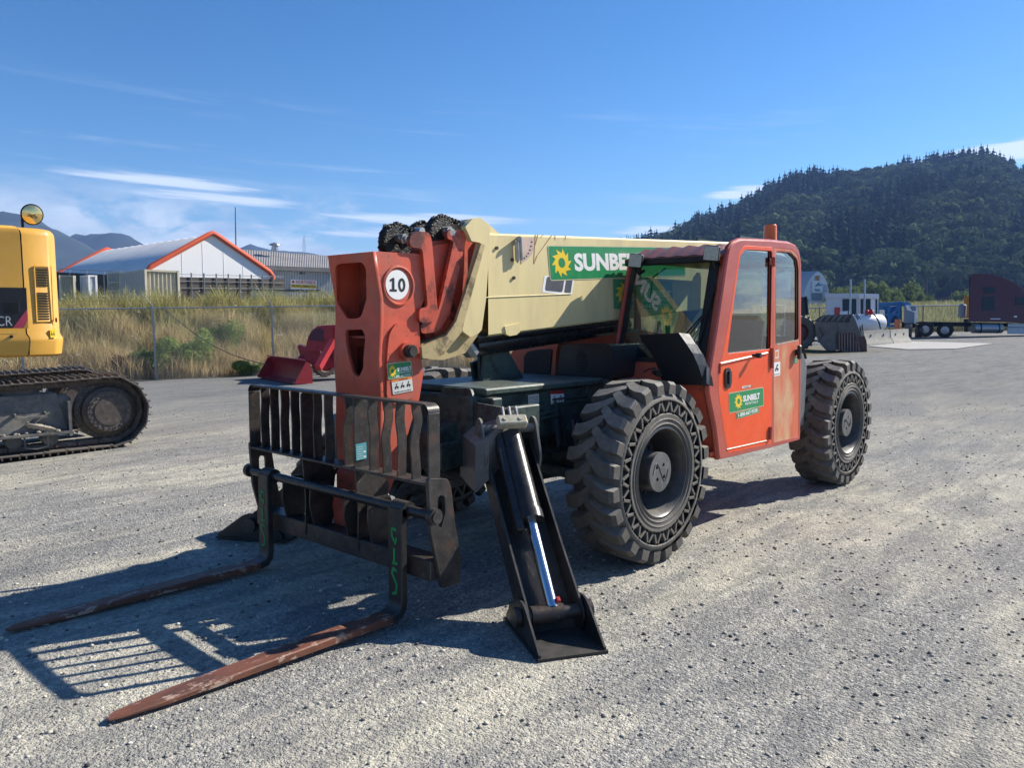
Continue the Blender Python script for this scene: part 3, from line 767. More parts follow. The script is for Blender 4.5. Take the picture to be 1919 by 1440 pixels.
# ---------------- chassis
mb = MB()
mb.box((-1.6, 0, .92), (4.4, .60, .44), bev=.01)                     # main frame box between the axles
mb.box((.30, .02, 1.04), (1.6, .86, .36), bev=.015)                  # front frame box under the boom
mb.box((.35, .05, 1.245), (1.35, .92, .05), bev=.012)                # its cover plate
mb.box((.98, .05, .98), (.10, 1.06, .46), bev=.01)                   # front cross plate
mb.box((-3.2, 0, 1.15), (1.3, .9, .7), bev=.02)                      # rear frame
for y in (.23, -.27): mb.hexa([(-3.6, y - .02, 1.4), (-2.6, y - .02, 1.4), (-2.6, y + .02, 1.4), (-3.6, y + .02, 1.4), (-3.75, y - .02, 2.62), (-3.1, y - .02, 2.62), (-3.1, y + .02, 2.62), (-3.75, y + .02, 2.62)])
mb.cyl((0, -1.05, .65), (0, 1.05, .65), .10, 14); mb.cyl((-WB, -1.05, .65), (-WB, 1.05, .65), .10, 14)
for x in (0, -WB):
    mb.lathe([(.02, -.30), (.16, -.24), (.21, -.08), (.21, .08), (.16, .24), (.02, .30)], (x, .05, .65), (0, 1, 0), 20)
    for s in (1, -1): mb.box((x, s * .86, .65), (.26, .14, .40), bev=.03); mb.beam((x + .18, s * .15, .60), (x + .22, s * .84, .58), .07, .07, bev=.01)
mb.box((-.55, -.55, 1.1), (.9, .5, .3), bev=.02)
mb.box((-.25, .42, .78), (.7, .5, .30), bev=.03)                     # dark drive box behind the wheel
ch = mb.build('chassis', M['green_frame'], TH)
mb = MB(); rr = random.Random(5)
for k in range(16):                                                  # hoses hanging round the front axle
    y0 = .30 + rr.random() * .45; x0 = .35 - rr.random() * .7
    mb.tube([(x0, y0, 1.0), (x0 + .05, y0 + .07, .84 - .1 * rr.random()), (x0 - .15, y0 + .12, .74), (x0 - .35 - .3 * rr.random(), y0 + .05, .82), (x0 - .6, y0, .95)], .013 + .01 * rr.random(), 6)
mb.build('hose_bundle', M['black_plastic'], ch)
# stickers and brake lines on the near side of the frame box
def plate_decal(name, corners, mats, fn, parent, lift=.003):
    """corners TL TR BL in world; fn(mb,M4,w,h) fills the layers"""
    M4, w, h = frame4(*corners); M4 = M4 @ T(0, 0, lift); mb = MB(); fn(mb, M4, w, h); return mb.build(name, [M[q] for q in mats], parent)
def quad(mb, M4, x0, y0, x1, y1, lvl, m, r=0.0):
    mb.m = m
    ol = rrect(x0, y0, x1, y1, r, 4) if r > 0 else [(x0, y0), (x1, y0), (x1, y1), (x0, y1)]
    mb.poly([M4 @ Vector((a, b, lvl)) for a, b in ol])
def scrib(mb, M4, x0, y0, x1, y1, rows, m, seed=1, lvl=.001, hgt=.5):
    rr = random.Random(seed); mb.m = m; dy = (y1 - y0) / rows
    for k in range(rows):
        x = x0
        while x < x1:
            w_ = (x1 - x0) * (.05 + .10 * rr.random()); b = min(x + w_, x1); yy = y0 + k * dy
            mb.poly([M4 @ Vector(q) for q in ((x, yy, lvl), (b, yy, lvl), (b, yy + dy * hgt, lvl), (x, yy + dy * hgt, lvl))]); x = b + (x1 - x0) * .035
def pictos(mb, M4, x0, y0, x1, y1, n, m, seed, lvl=.001):
    """small machine pictograms: wheels, a boom and a figure"""
    rr = random.Random(seed); mb.m = m; w = (x1 - x0) / n; h = y1 - y0
    for k in range(n):
        a = x0 + k * w
        for cx in (.25, .65): mb.poly([M4 @ Vector((a + w * cx + .12 * w * math.cos(t), y0 + h * .2 + .12 * h * math.sin(t), lvl)) for t in [j * .785 for j in range(8)]])
        mb.poly([M4 @ Vector(q) for q in ((a + .15 * w, y0 + .3 * h, lvl), (a + .8 * w, y0 + .3 * h, lvl), (a + .75 * w, y0 + .5 * h, lvl), (a + .2 * w, y0 + .5 * h, lvl))])
        mb.poly([M4 @ Vector(q) for q in ((a + .3 * w, y0 + .5 * h, lvl), (a + .42 * w, y0 + .5 * h, lvl), (a + (.6 + .3 * rr.random()) * w, y0 + .95 * h, lvl), (a + .5 * w, y0 + .95 * h, lvl))])
yb = .455
plate_decal('warning_sticker', pxy(((1031, 733), (1056, 732), (1032, 758)), y=yb), ['decal_white', 'decal_red', 'decal_black'],
    lambda mb, A, w, h: (quad(mb, A, 0, 0, w, h, 0, 0), quad(mb, A, 0, h * .75, w, h, .001, 1), pictos(mb, A, w * .05, h * .2, w * .95, h * .65, 2, 2, 3), scrib(mb, A, w * .05, h * .03, w * .9, h * .15, 1, 2)), ch)
plate_decal('data_plate', pxy(((989, 741), (1009, 738), (990, 759)), y=yb), ['decal_dim', 'decal_black'],
    lambda mb, A, w, h: (quad(mb, A, 0, 0, w, h, 0, 0), scrib(mb, A, w * .08, h * .08, w * .9, h * .9, 6, 1, 4, hgt=.35)), ch)
mb = MB()
for k in (0, 1):
    dz = -.045 * k; o = .012 * k
    mb.tube(pxy([(1006, 778 + 9 * k), (1040 + 2 * k, 770 + 9 * k), (1041 + 4 * k, 748 + 8 * k), (1098 + 4 * k, 742 + 7 * k), (1103 + 5 * k, 716 + 6 * k), (1145, 712 + 6 * k)], y=.475), .009, 6)
mb.build('brake_line', M['green_frame'], ch)

# engine bonnet on the far side and the black cover in front of the cab
bon_old = [(955, 664), (968, 655), (985, 645), (1003, 639), (1050, 628), (1052, 640), (1040, 709), (975, 709), (968, 690)]
mb = MB(); XB = -.50
bon = [(945, 715), (953, 668), (962, 658), (978, 648), (996, 641), (1022, 634), (1049, 629), (1047, 640), (1042, 660), (1040, 712)]
P = [pt(u, v, x=XB) for u, v in bon]; rows = [P, [p + Vector((-.3, 0, .04)) for p in P], [p + Vector((-.9, 0, .07)) for p in P], [p + Vector((-1.6, 0, .0)) for p in P]]
mb.poly(P, (-.02, 0, 0)); mb.grid(rows)
bo = mb.build('engine_bonnet', M['orange_faded'], TH)
P2 = [(982, 668), (988, 660), (1004, 656), (1030, 654), (1034, 657), (1029, 709), (981, 709)]
mb = MB(); mb.poly([pt(u, v, x=XB + .012) for u, v in P2], (-.02, 0, 0)); mb.build('grille', M['seal'], bo)
mb = MB(); mb.hexa([(-.42, -.28, 1.24), (.10, -.28, 1.24), (.10, .24, 1.24), (-.62, .24, 1.24), (-.50, -.28, 1.50), (.02, -.28, 1.50), (.03, .22, 1.515), (-.62, .22, 1.52)])
# rounded dark cover box built as a bevelled prism
mb2 = MB(); XV = -.42; ol = roundpoly([(p.y, p.z) for p in [pt(u, v, x=XV) for u, v in ((1043, 712), (1051, 646), (1146, 645), (1150, 712))]], .05, 4)
mb2.poly([(XV, y, z) for y, z in ol], (-.45, 0, 0)); cv = mb2.build('hydraulic_cover', M['black_plastic'], TH); mb.b.free()
mb = MB(); A0, w_, h_ = frame4(*[pt(u, v, x=XV + .004) for u, v in ((1077, 656), (1103, 657), (1077, 698))])
for k in range(8):
    t = (k + .5) / 8; hw = .5 - abs(t - .5) * .7
    mb.box(A0 @ Vector((w_ * .5, h_ * t, 0)), (.006, w_ * hw * 1.9, h_ / 8 * .5), bev=.001)
mb.build('vent_louvre', M['seal'], cv)
# grey brackets under the boom nose
mb = MB()
mb.poly(pxy([(905, 640), (938, 640), (980, 715), (900, 715)], y=.0), (0, .03, 0)); mb.poly(pxy([(893, 645), (915, 640), (918, 712), (896, 712)], y=-.12), (0, .03, 0))
mb.poly(pxy([(880, 680), (900, 672), (930, 715), (886, 715)], y=-.2), (0, .03, 0))
mb.build('cylinder_bracket', M['green_frame'], ch)
mb = MB()                                                     # dark slanting plates of the front frame, seen from above
mb.hexa([(1.02, -.95, .90), (1.30, -.95, .90), (1.30, .30, .90), (1.02, .30, .90), (1.02, -.95, 1.05), (1.30, -.95, .98), (1.30, .30, .98), (1.02, .30, 1.05)])
mb.box((1.16, -.3, .82), (.26, 1.3, .18), bev=.01)
# frame box plate with a stepped top
mb.poly([(1.06, y, z) for y, z in roundpoly([(.13, .92), (.13, 1.265), (.42, 1.272), (.46, 1.18), (.80, 1.16), (.80, .85), (.45, .82)], .02, 2)], (.02, 0, 0))
mb.box((.93, .76, 1.0), (.28, .06, .34), bev=.008)
mb.build('front_frame', M['green_frame'], TH)

# ---------------- stabilisers
def stabiliser(s):
    e = Vector((.5, .866 * s, 0)); w = Vector((-.866, .5 * s, 0)); F0 = Vector((1.53, 1.52 * s, 0))
    Pb = F0 + Vector((0, 0, .125)); Pt = Vector((1.10, .775 * s, .93)); a = (Pt - Pb).normalized(); n = (Vector((0, 0, 1)) - a * a.z).normalized()
    if n.dot(e) < 0: n = -n
    def A(u, v, h): return Pb + a * u + w * v + n * h       # along arm, across, outward
    L_ = (Pt - Pb).length
    mb = MB()
    R3 = Matrix((a, w, n)).transposed()
    mb.box(A(L_ * .5 - .03, 0, -.10), (L_ + .05, .30, .014), R3)
    for sg in (-1, 1):
        side = roundpoly([(-.10, -.05), (-.06, .05), (.03, .06), (L_ * .35, .035), (L_ + .02, .02), (L_ + .06, -.02), (L_ + .04, -.125), (.15, -.125), (-.04, -.11)], .03, 3)
        mb.poly([A(u, sg * .157 - .006, h) for u, h in side], w * .012)
    arm = mb.build('stabiliser_arm', M['black_steel'], TH)
    # foot: sloping box on a base plate
    mb = MB(); mb.hexa([F0 + e * p + w * q + Vector((0, 0, z)) for z in (.0, .016) for p, q in ((-.30, -.195), (.31, -.195), (.31, .195), (-.30, .195))])
    for sg in (-1, 1):
        pl_ = roundpoly([(-.28, .017), (-.26, .06), (-.10, .20), (.02, .215), (.08, .19), (.30, .03), (.30, .017)], .03, 3)
        mb.poly([F0 + e * p + w * (sg * .180 - .006) + Vector((0, 0, z)) for p, z in pl_], w * .012)
    mb.hexa([F0 + e * p + w * q + Vector((0, 0, z)) for p, q, z in ((-.30, -.17, .016), (-.26, -.17, .016), (-.26, .17, .016), (-.30, .17, .016), (-.26, -.17, .12), (-.22, -.17, .12), (-.22, .17, .12), (-.26, .17, .12))])
    mb.build('foot', M['black_steel'], arm)
    mb = MB()
    mb.cyl(Pb - w * .21 , Pb + w * .21, .038, 16); mb.cyl(Pb - w * .225, Pb - w * .195, .055, 16); mb.cyl(Pb + w * .195, Pb + w * .225, .055, 16)
    mb.cyl(Pb - w * .13, Pb + w * .06, .050, 16)
    mb.build('pin', M['worn_steel'], arm)
    q0 = A(.02, 0, .02); q1 = A(L_ * .50, 0, .055); q2 = A(L_ * 1.0, 0, .09)
    mb = MB(); mb.cyl(q0, q1, .033, 20); mb.build('piston_rod', M['chrome'], arm)
    mb = MB(); mb.cyl(q1, q2, .074, 24); mb.cyl(q1 - (q2 - q1).normalized() * .03, q1 + (q2 - q1).normalized() * .03, .080, 24)
    mb.beam(A(L_ * .42, -.085, .05), A(L_ * 1.0, -.085, .10), .05, .07, up=n, bev=.008)
    mb.build('cylinder', M['black_paint'], arm)
    mb = MB(); c = A(L_ * 1.03, .0, .19); mb.box(c, (.075, .19, .062), R3, .008)
    for k in (-1, 1): mb.cyl(c + w * .05 * k, c + w * .05 * k + n * .037, .013, 8)
    mb.build('valve_block', M['valve'], arm)
    mb = MB()
    for k in (-.045, 0, .045): mb.tube([c + w * k + a * .03, c + w * k + a * .10 + n * .02, c + w * k * .6 + a * .14 - n * .05, c + w * k + a * .12 - n * .16], .011, 7)
    mb.build('hose', M['steel_bright'], arm)
    mb = MB(); mb.box(A(-.0 + .05, .03, .055), (.03, .022, .02), R3, .004); mb.build('grease_cap', M['decal_red'], arm)
    # lugs and the curved box the arm hangs from
    mb = MB()
    for sg in (-1, 1):
        pl_ = roundpoly([(L_ - .22, -.15), (L_ - .16, .06), (L_ + .08, .16), (L_ + .16, .10), (L_ + .10, -.15)], .05, 4)
        mb.poly([A(u, sg * .18 - .007, h) for u, h in pl_], w * .014)
    mb.cyl(A(L_ + .06, -.2, .09), A(L_ + .06, .2, .09), .03, 14)
    top = [pt(862, 812, z=.95), pt(891, 836, z=.95), pt(916, 822, z=1.0), pt(950, 790, z=1.09), pt(972, 768, z=1.15), pt(935, 772, z=1.12), pt(880, 790, z=1.03)]
    bot = [p + Vector((0, 0, -(.30, .30, .26, .25, .25, .25, .28)[i])) for i, p in enumerate(top)]; top = [Vector((p.x, p.y * s, p.z)) for p in top]; bot = [Vector((p.x, p.y * s, p.z)) for p in bot]
    vt = [mb.b.verts.new(p) for p in top]; vb = [mb.b.verts.new(p) for p in bot]
    mb.face(vt if s > 0 else list(reversed(vt))); mb.face(list(reversed(vb)) if s > 0 else vb)
    for i in range(len(top)):
        j = (i + 1) % len(top); q = [vt[i], vb[i], vb[j], vt[j]]; mb.face(q if s > 0 else list(reversed(q)))
    mb.build('stabiliser_mount', M['dusty_black_skylit'], TH)
mat('dusty_black_skylit', (.10, .097, .090), .5, var=.2, dirt=.7, dcol=(.10, .095, .085), ds=6, dirt2=((.22, .21, .19), 24, .62, .68, .5), bump=.1, dust=.95)  # base and dust lightened further to stand in for sky light on the mount
stabiliser(1); stabiliser(-1)

# ---------------- boom
YB = .22; YC = -.02
def side_prism(mb, pts, y0, y1):
    P = pxy(pts, y=y1); mb.poly(P, (0, y0 - y1, 0))
TFx = pt(925, 437, y=YB); TRx = pt(1190, 447, y=YB); BFx = pt(905, 632, y=YB); BRx = pt(1160, 600, y=YB)
slT = (TRx.z - TFx.z) / (TRx.x - TFx.x); slB = (BRx.z - BFx.z) / (BRx.x - BFx.x)
def btop(x): return TFx.z + slT * (x - TFx.x)
def bbot(x): return BFx.z + slB * (x - BFx.x)
xf = (TFx.x + BFx.x) / 2; xr = -3.25
mb = MB(); W = .012
prof = [(-.262, 0), (-.25, .012), (.208, .012), (.22, 0)]
nodes = [xf, .2, -.4, -1.0, -1.6, -2.2, -2.8, xr]
rows = []
for x in nodes:
    zt_, zb_ = btop(x), bbot(x); 
    ring = [(-.25, zt_), (.205, zt_), (.22, zt_ - .015), (.22, zb_ + .16), (.22, zb_ + .012), (.208, zb_), (-.25, zb_), (-.262, zb_ + .012), (-.262, zt_ - .015)]
    rows.append([(x, y, z) for y, z in ring] + [(x, ring[0][0], ring[0][1])])
mb.grid([list(r) for r in zip(*rows)], smooth=False)
mb.poly([(xr, y, z) for y, z in ((-.262, bbot(xr)), (.22, bbot(xr)), (.22, btop(xr)), (-.262, btop(xr)))])
# fold line and weld bead along the side
p = pxy([(907, 558), (1070, 551)], y=YB + .002); mb.tube(p, .0045, 5)
p = pxy([(1071, 563), (1032, 599)], y=YB + .001); mb.tube(p, .003, 4)
boom = mb.build('boom', M['cream'], TH)
# small hanger and bolts
mb = MB()
side_prism(mb, [(946, 612), (974, 606), (975, 622), (968, 628), (955, 630), (949, 627)], YB - .02, YB + .01)
mb.build('hose_hanger', M['cream'], boom)
mb = MB()
for u, v in ((930, 465), (962, 521), (959, 487)): q = pt(u, v, y=YB); mb.cyl(q - Vector((0, .005, 0)), q + Vector((0, .012, 0)), .013, 8)
mb.build('bolt', M['worn_steel'], boom)
mb = MB()
for pts in ([(1003, 440), (1000, 495)], [(1008, 440), (1003, 460)], [(1034, 441), (1006, 480), (1001, 494)], [(1040, 441), (1040, 450)], [(1060, 442), (1059, 450)], [(1018, 440), (1012, 446)]):
    P = pxy(pts, y=YB + .0012)
    for i in range(len(P) - 1):
        a, b_ = P[i], P[i + 1]; mb.poly([a + Vector((.006, 0, 0)), a - Vector((.006, 0, 0)), b_ - Vector((.003, 0, 0)), b_ + Vector((.003, 0, 0))])
mb.build('rust_streak', M['rust_streak'], boom)
# angle indicator: grey fan sticker and two hanging pointers
def fan(mb, A, w, h):
    mb.m = 0; pts = [(0, h)] + [(w * math.sin(t) * 1.0, h - h * math.cos(t)) for t in [k * .157 for k in range(11)]]
    mb.poly([A @ Vector((x, y, 0)) for x, y in reversed([(0, h), (w, h), (w * .97, h * .6), (w * .8, h * .35), (w * .5, h * .15), (w * .1, h * .0)])])
    mb.m = 1
    for k in range(7):
        t = .15 + k * .2; x, y = w * .78 * math.sin(t), h - h * .86 * math.cos(t)
        mb.poly([A @ Vector((x + dx, y + dy, .001)) for dx, dy in ((0, 0), (w * .10, 0), (w * .10, h * .06), (0, h * .06))])
plate_decal('angle_scale', pxy([(973, 446), (1001, 446), (973, 495)], y=YB), ['decal_pink', 'decal_black'], fan, boom) if 'decal_pink' in M else (mat('decal_pink', (.48, .36, .30), .5), plate_decal('angle_scale', pxy([(973, 446), (1001, 446), (973, 495)], y=YB), ['decal_pink', 'decal_black'], fan, boom))
mb = MB()
for (u0, v0, u1, v1, r) in ((968, 449, 970, 493, .016), (975, 447, 977, 489, .013)):
    a, b_ = pt(u0, v0, y=YB + .03), pt(u1, v1, y=YB + .03); mb.tube([a, b_ + (a - b_) * .12, b_], [r, r, .003], 8)
mb.cyl(pt(973, 447, y=YB), pt(973, 447, y=YB + .06), .018, 10); mb.build('angle_pointer', M['galv'], boom)
# decals: company name over a green band
def sun_band(mb, A, w, h, xg0, xg1, t0, t1, ty0, ty1, extra=None, rr=.02):
    quad(mb, A, 0, 0, w, h, 0, 3, rr); b_ = h * .018 + .003; quad(mb, A, b_, b_, w - b_, h - b_, .0008, 0, rr * .8)
    mb.m = 1; me = flat(gear_outline(w * (xg0 + xg1) / 2, h * .5, w * (xg1 - xg0) / 2, h * .42)); mb.add(me, A @ T(0, 0, .0016))
    mb.m = 2; put_text(mb, A, 'SUNBELT', w * t0, h * ty0, w * t1, h * ty1, .0016, .045)
    if extra: extra(mb, A, w, h)
GM = ['decal_green', 'decal_yellow', 'decal_white', 'decal_cream']
mat('decal_cream', (.55, .52, .33), .45)
TL, BL = pt(1025.5, 459.5, y=YB), pt(1031, 526.5, y=YB); TRr = pt(1200, 462, y=YB)
dirx = (TRr - TL).normalized(); Lb = 2.05; FX = lambda u: (pt(u, 480, y=YB).x - TL.x) / dirx.x / Lb
plate_decal('name_band', (TL, TL + dirx * Lb, BL - dirx * 0.0), GM,
    lambda mb, A, w, h: sun_band(mb, A, w, h, FX(1030), FX(1068), FX(1073), FX(1204), .25, .78), boom)
def small_label(mb, A, w, h):
    sun_band(mb, A, w, h, .03, .36, .40, .97, .42, .66, lambda mb, A, w, h: (put_text(mb, A, 'RENTALS', w * .46, h * .28, w * .93, h * .38, .0016, .02), put_text(mb, A, '1-800-667-9328', w * .25, h * .06, w * .9, h * .2, .0016, .02)), .012)
plate_decal('rental_label', pxy([(1147, 521), (1260, 526), (1149, 581)], y=YB + .001), GM, small_label, boom)
# remains of an older model marking below the band
def oldmark(mb, A, w, h):
    quad(mb, A, 0, 0, w, h, 0, 1, .015); quad(mb, A, w * .08, h * .12, w * .66, h * .95, .0008, 0, .02); quad(mb, A, w * .72, h * .12, w * .94, h * .95, .0008, 0, .008)
plate_decal('worn_marking', pxy([(1020, 516), (1076, 523), (1015, 548)], y=YB - .0015), ['decal_grey', 'decal_white'], oldmark, boom)

# cream collar at the boom nose, seen as broad flanges
mb = MB()
side_prism(mb, [(886, 410), (897, 408), (912, 417), (918, 428), (917, 470), (911, 560), (903, 618), (896, 626), (882, 632), (868, 622), (862, 600), (900, 455), (884, 452), (872, 425)], YB, YB + .045)
P = pxy([(886, 410), (900, 408), (912, 417), (935, 437), (912, 470)], y=YB - .04); mb.poly(P, (0, -.42, 0))
mb.build('boom_collar', M['cream'], boom)
mb = MB()                                                  # inclined cream brace and the lower cream hook plate
side_prism(mb, [(902, 456), (909, 460), (871, 600), (866, 622), (832, 664), (815, 672), (792, 672), (790, 650), (838, 628), (856, 600)], YB + .05, YB + .075)
side_prism(mb, [(790, 645), (850, 620), (880, 632), (896, 628), (872, 662), (830, 675), (792, 674)], -.20, YB - .01)
mb.build('nose_plate', M['cream_dirty'], boom)
# inner red sections
mb = MB()
side_prism(mb, [(805, 452), (892, 446), (905, 455), (880, 560), (868, 598), (850, 625), (800, 640), (788, 600)], -.20, .155)
inner = mb.build('inner_boom', M['orange_dark'], TH)
mb = MB()
side_prism(mb, [(812, 460), (893, 447), (888, 480), (852, 600), (822, 640), (800, 600)], .156, .165); mb.build('side_panel', M['orange_faded'], inner)
def link(pts, y0, y1, m='orange_link', name='boom_link', r=.03):
    P = pxy(pts, y=y1); ol = roundpoly([(p.x, p.z) for p in P], r, 3); mb = MB(); mb.poly([(x, y1, z) for x, z in ol], (0, y0 - y1, 0)); return mb.build(name, M[m], inner)
link([(768, 441), (783, 433), (806, 436), (810, 455), (821, 590), (818, 600), (799, 606), (786, 604), (786, 578), (802, 576), (792, 466), (768, 463)], .22, .25)
link([(838, 432), (868, 432), (875, 442), (842, 592), (822, 622), (790, 626), (788, 608), (812, 596), (824, 575), (851, 450), (838, 448)], .20, .23)
link([(850, 556), (856, 600), (848, 614), (834, 612)], .19, .20)
link([(714, 455), (724, 446), (740, 455), (740, 475), (714, 475)], -.22, -.19)
link([(792, 466), (798, 466), (803, 560), (802, 577), (799, 577)], .10, .22, 'orange_dark')
# raised edges of the links catch the light
# chain sheaves with leaf chains
def sheave(u, v, y, r, cu, cv):
    c = pt(u, v, y=y); r *= .74
    mb = MB(); mb.lathe([(.02, -.03), (r * .9, -.03), (r, -.03), (r * .93, -.012), (r * .93, .012), (r, .03), (r * .9, .03), (.02, .03)], c, (0, 1, 0), 28); s_ = mb.build('sheave', M['grease'], inner)
    mb = MB(); n = 13                                          # chain links over the wheel
    for k in range(n):
        a = rad(205 - k * 150 / (n - 1)); a2 = rad(205 - (k + .8) * 150 / (n - 1))
        for o in (-.022, -.011, 0, .011, .022):
            p0 = c + Vector((-math.cos(a) * (r + .006), o, math.sin(a) * (r + .006))); p1 = c + Vector((-math.cos(a2) * (r + .006), o, math.sin(a2) * (r + .006)))
            mb.beam(p0, p1, .007, .020, up=(p0 - c), bev=.002)
        mb.cyl(c + Vector((-math.cos(a) * (r + .006), -.032, math.sin(a) * (r + .006))), c + Vector((-math.cos(a) * (r + .006), .032, math.sin(a) * (r + .006))), .008, 6)
    rq = random.Random(int(u)); e0 = c + Vector((.01, 0, r + .012)); e1 = pt(cu, cv, y=y)
    for k in range(12):
        a = rad(200 - 170 * rq.random()); p0 = c + Vector((-math.cos(a) * (r + .012), (rq.random() - .5) * .09, math.sin(a) * (r + .012)))
        mb.box(p0, (.010 + .018 * rq.random(), .012, .02), Matrix.Rotation(rq.random() * 3, 3, 'Y') @ Matrix.Rotation(rq.random(), 3, 'X'), .003)
    m_ = 7
    for k in range(m_):
        p0, p1 = e0.lerp(e1, k / m_), e0.lerp(e1, (k + .85) / m_); mb.beam(p0, p1, .05, .032, bev=.006)
    mb.build('leaf_chain', M['grease'], inner)
    return c
sheave(742, 455, .10, .15, 784, 437); sheave(826, 438, .12, .145, 868, 421); sheave(790, 447, -.12, .14, 800, 424)
mb = MB()
for (u, v, y) in ((752, 446, .17), (757, 449, .19), (836, 432, .17), (841, 436, .19), (784, 434, .14), (868, 421, .14)):
    c = pt(u, v, y=y); mb.cyl(c - Vector((0, .04, 0)), c + Vector((0, .04, 0)), .026, 8); mb.box(c, (.06, .035, .045), Matrix.Rotation(.5, 3, 'Y'), .008)
mb.beam(pt(856, 423, y=.13), pt(884, 420, y=.13), .03, .03); mb.beam(pt(770, 439, y=.13), pt(790, 434, y=.13), .025, .025)
mb.build('chain_anchor', M['steel_bright'], inner)
# lift and slave cylinders below the boom
mb = MB()
mb.cyl(pt(884, 650, y=.06), pt(1170, 608, y=.06), .078, 20); mb.cyl(pt(890, 634, y=.16), pt(1170, 603, y=.16), .03, 16)
mb.build('lift_cylinder', M['black_paint'], TH)
mb = MB(); mb.beam(pt(872, 662, y=.1), pt(884, 645, y=.1), .12, .16, bev=.03); mb.build('cylinder_eye', M['galv'], boom)

# ---------------- boom head (the tall orange frame marked 10)
YM0, YM1 = -.25, .22
front_px = [(702, 471), (707, 505), (716, 560), (716, 606), (713, 674), (717, 748), (716, 811), (722, 890)]
back_px = [(790, 476), (798, 520), (797, 558), (785, 585), (786, 620), (789, 664), (793, 703), (785, 753), (772, 788), (745, 880), (730, 925)]
fr_ = [(p.x, p.z) for p in pxy(front_px, y=YM1)]; bk = [(p.x, p.z) for p in pxy(back_px, y=YM1)]
fr_[-1] = (fr_[-1][0], .62); bk[-1] = (bk[-1][0], .62)
mb = MB()
for y in (YM1 - .022, YM0): mb.poly([(x, y, z) for x, z in roundpoly(fr_ + bk[::-1], .03, 2)], (0, .022, 0))
mb.poly([(x, YM0 + .022, z) for x, z in ((fr_[0][0] - .004, fr_[0][1] - .02), (fr_[0][0] - .004, fr_[0][1] - .035), (bk[0][0] + .02, bk[0][1] - .035), (bk[0][0] + .02, bk[0][1] - .02))], (0, YM1 - YM0 - .044, 0))
head = mb.build('boom_head', M['orange_faded'], TH)
# front plate with two openings, bent along the profile
arc = [0]
for i in range(1, len(fr_)): arc.append(arc[-1] + math.hypot(fr_[i][0] - fr_[i - 1][0], fr_[i][1] - fr_[i - 1][1]))
def to_ys(u, v):
    # find the profile segment whose plane gives a consistent height
    best = None
    for i in range(len(fr_) - 1):
        (x0, z0), (x1, z1) = fr_[i], fr_[i + 1]; nn = Vector((-(z1 - z0), 0, (x1 - x0))); P = pt(u, v, pl=(Vector((x0, 0, z0)), nn))
        t = (P.z - z0) / (z1 - z0); e_ = max(0, -t, t - 1)
        if best is None or e_ < best[0]: best = (e_, P.y, arc[i] + t * (arc[i + 1] - arc[i]))
    return best[1], -best[2]
outer = [(YM0 - .004, 0), (YM1 + .004, 0), (YM1 + .004, -arc[-1]), (YM0 - .004, -arc[-1])]
h1 = roundpoly([to_ys(*q) for q in ((632, 499), (640, 493), (683, 490), (691, 502), (692, 560), (682, 594), (672, 598), (655, 598), (636, 568))], .02, 2)
h2 = roundpoly([to_ys(*q) for q in ((652, 618), (684, 617), (690, 632), (686, 690), (677, 708), (666, 700), (652, 640))], .02, 2)
h3 = [(-.02 + .06 * math.cos(t) * 1.2, -arc[-1] + .22 + .05 * math.sin(t)) for t in [k * .52 for k in range(12)]]
me = flat([outer, h1, h2], .010, .003)
bm = bmesh.new(); bm.from_mesh(me)
for a_ in arc[1:-1]:
    bmesh.ops.bisect_plane(bm, geom=bm.verts[:] + bm.edges[:] + bm.faces[:], plane_co=(0, -a_, 0), plane_no=(0, 1, 0))
def onarc(s):
    s = max(0.0001, min(arc[-1] - .0001, s)); i = max(k for k in range(len(arc) - 1) if arc[k] <= s)
    t = (s - arc[i]) / (arc[i + 1] - arc[i]); (x0, z0), (x1, z1) = fr_[i], fr_[i + 1]
    return x0 + (x1 - x0) * t, z0 + (z1 - z0) * t, Vector((-(z1 - z0), 0, x1 - x0)).normalized()
for v in bm.verts:
    y, s, h = v.co.x, -v.co.y, v.co.z; x, z, nn = onarc(s)
    if nn.x < 0: nn = -nn
    v.co = Vector((x, y, z)) + nn * (h + .008)
me2 = bpy.data.meshes.new('front_plate'); bmesh.ops.recalc_face_normals(bm, faces=bm.faces[:]); bm.to_mesh(me2); bm.free(); newobj('front_plate', me2, M['orange_faded'], head)
mb = MB(); mb.box((1.50, YC, 1.90), (.012, .44, .55)); mb.box((1.52, YC, 1.30), (.012, .44, .5)); mb.box((1.57, YC, 1.62), (.14, .44, .015))
mb.build('back_plate', M['orange_dark'], head)
mb = MB(); mb.tube([(1.60, .08, 1.85), (1.58, .06, 1.60), (1.58, .02, 1.2), (1.6, 0, .85)], .026, 10); mb.tube([(1.62, .12, 1.72), (1.60, .10, 1.45), (1.58, .10, 1.1)], .02, 8); mb.build('hose', M['black_plastic'], head)
# number disc, ring, raised bosses, pin
c10 = pt(744, 534, y=YM1); r10x = .110
def disc_pts(c, rx, rz, n=40, y=0): return [c + Vector((rx * math.cos(t), y, rz * math.sin(t))) for t in [-2 * math.pi * k / n for k in range(n)]]
r10 = abs(pt(721, 534, y=YM1).x - pt(764, 534, y=YM1).x) / 2
rz10 = abs(pt(744, 506, y=YM1).z - pt(744, 562, y=YM1).z) / 2; r10 = (r10 + rz10) / 2
mb = MB(); mb.m = 0; mb.poly(disc_pts(c10, r10, r10, y=.004))
A0, w_, h_ = frame4(c10 + Vector((r10, .0055, r10)), c10 + Vector((-r10, .0055, r10)), c10 + Vector((r10, .0055, -r10)))
mb.m = 1; X1 = lambda x, y: A0 @ Vector((w_ * x, h_ * y, 0))
mb.poly([X1(*q) for q in ((.17, .27), (.47, .27), (.47, .345), (.37, .345), (.37, .73), (.29, .73), (.18, .665), (.18, .59), (.27, .63), (.27, .345), (.17, .345))])
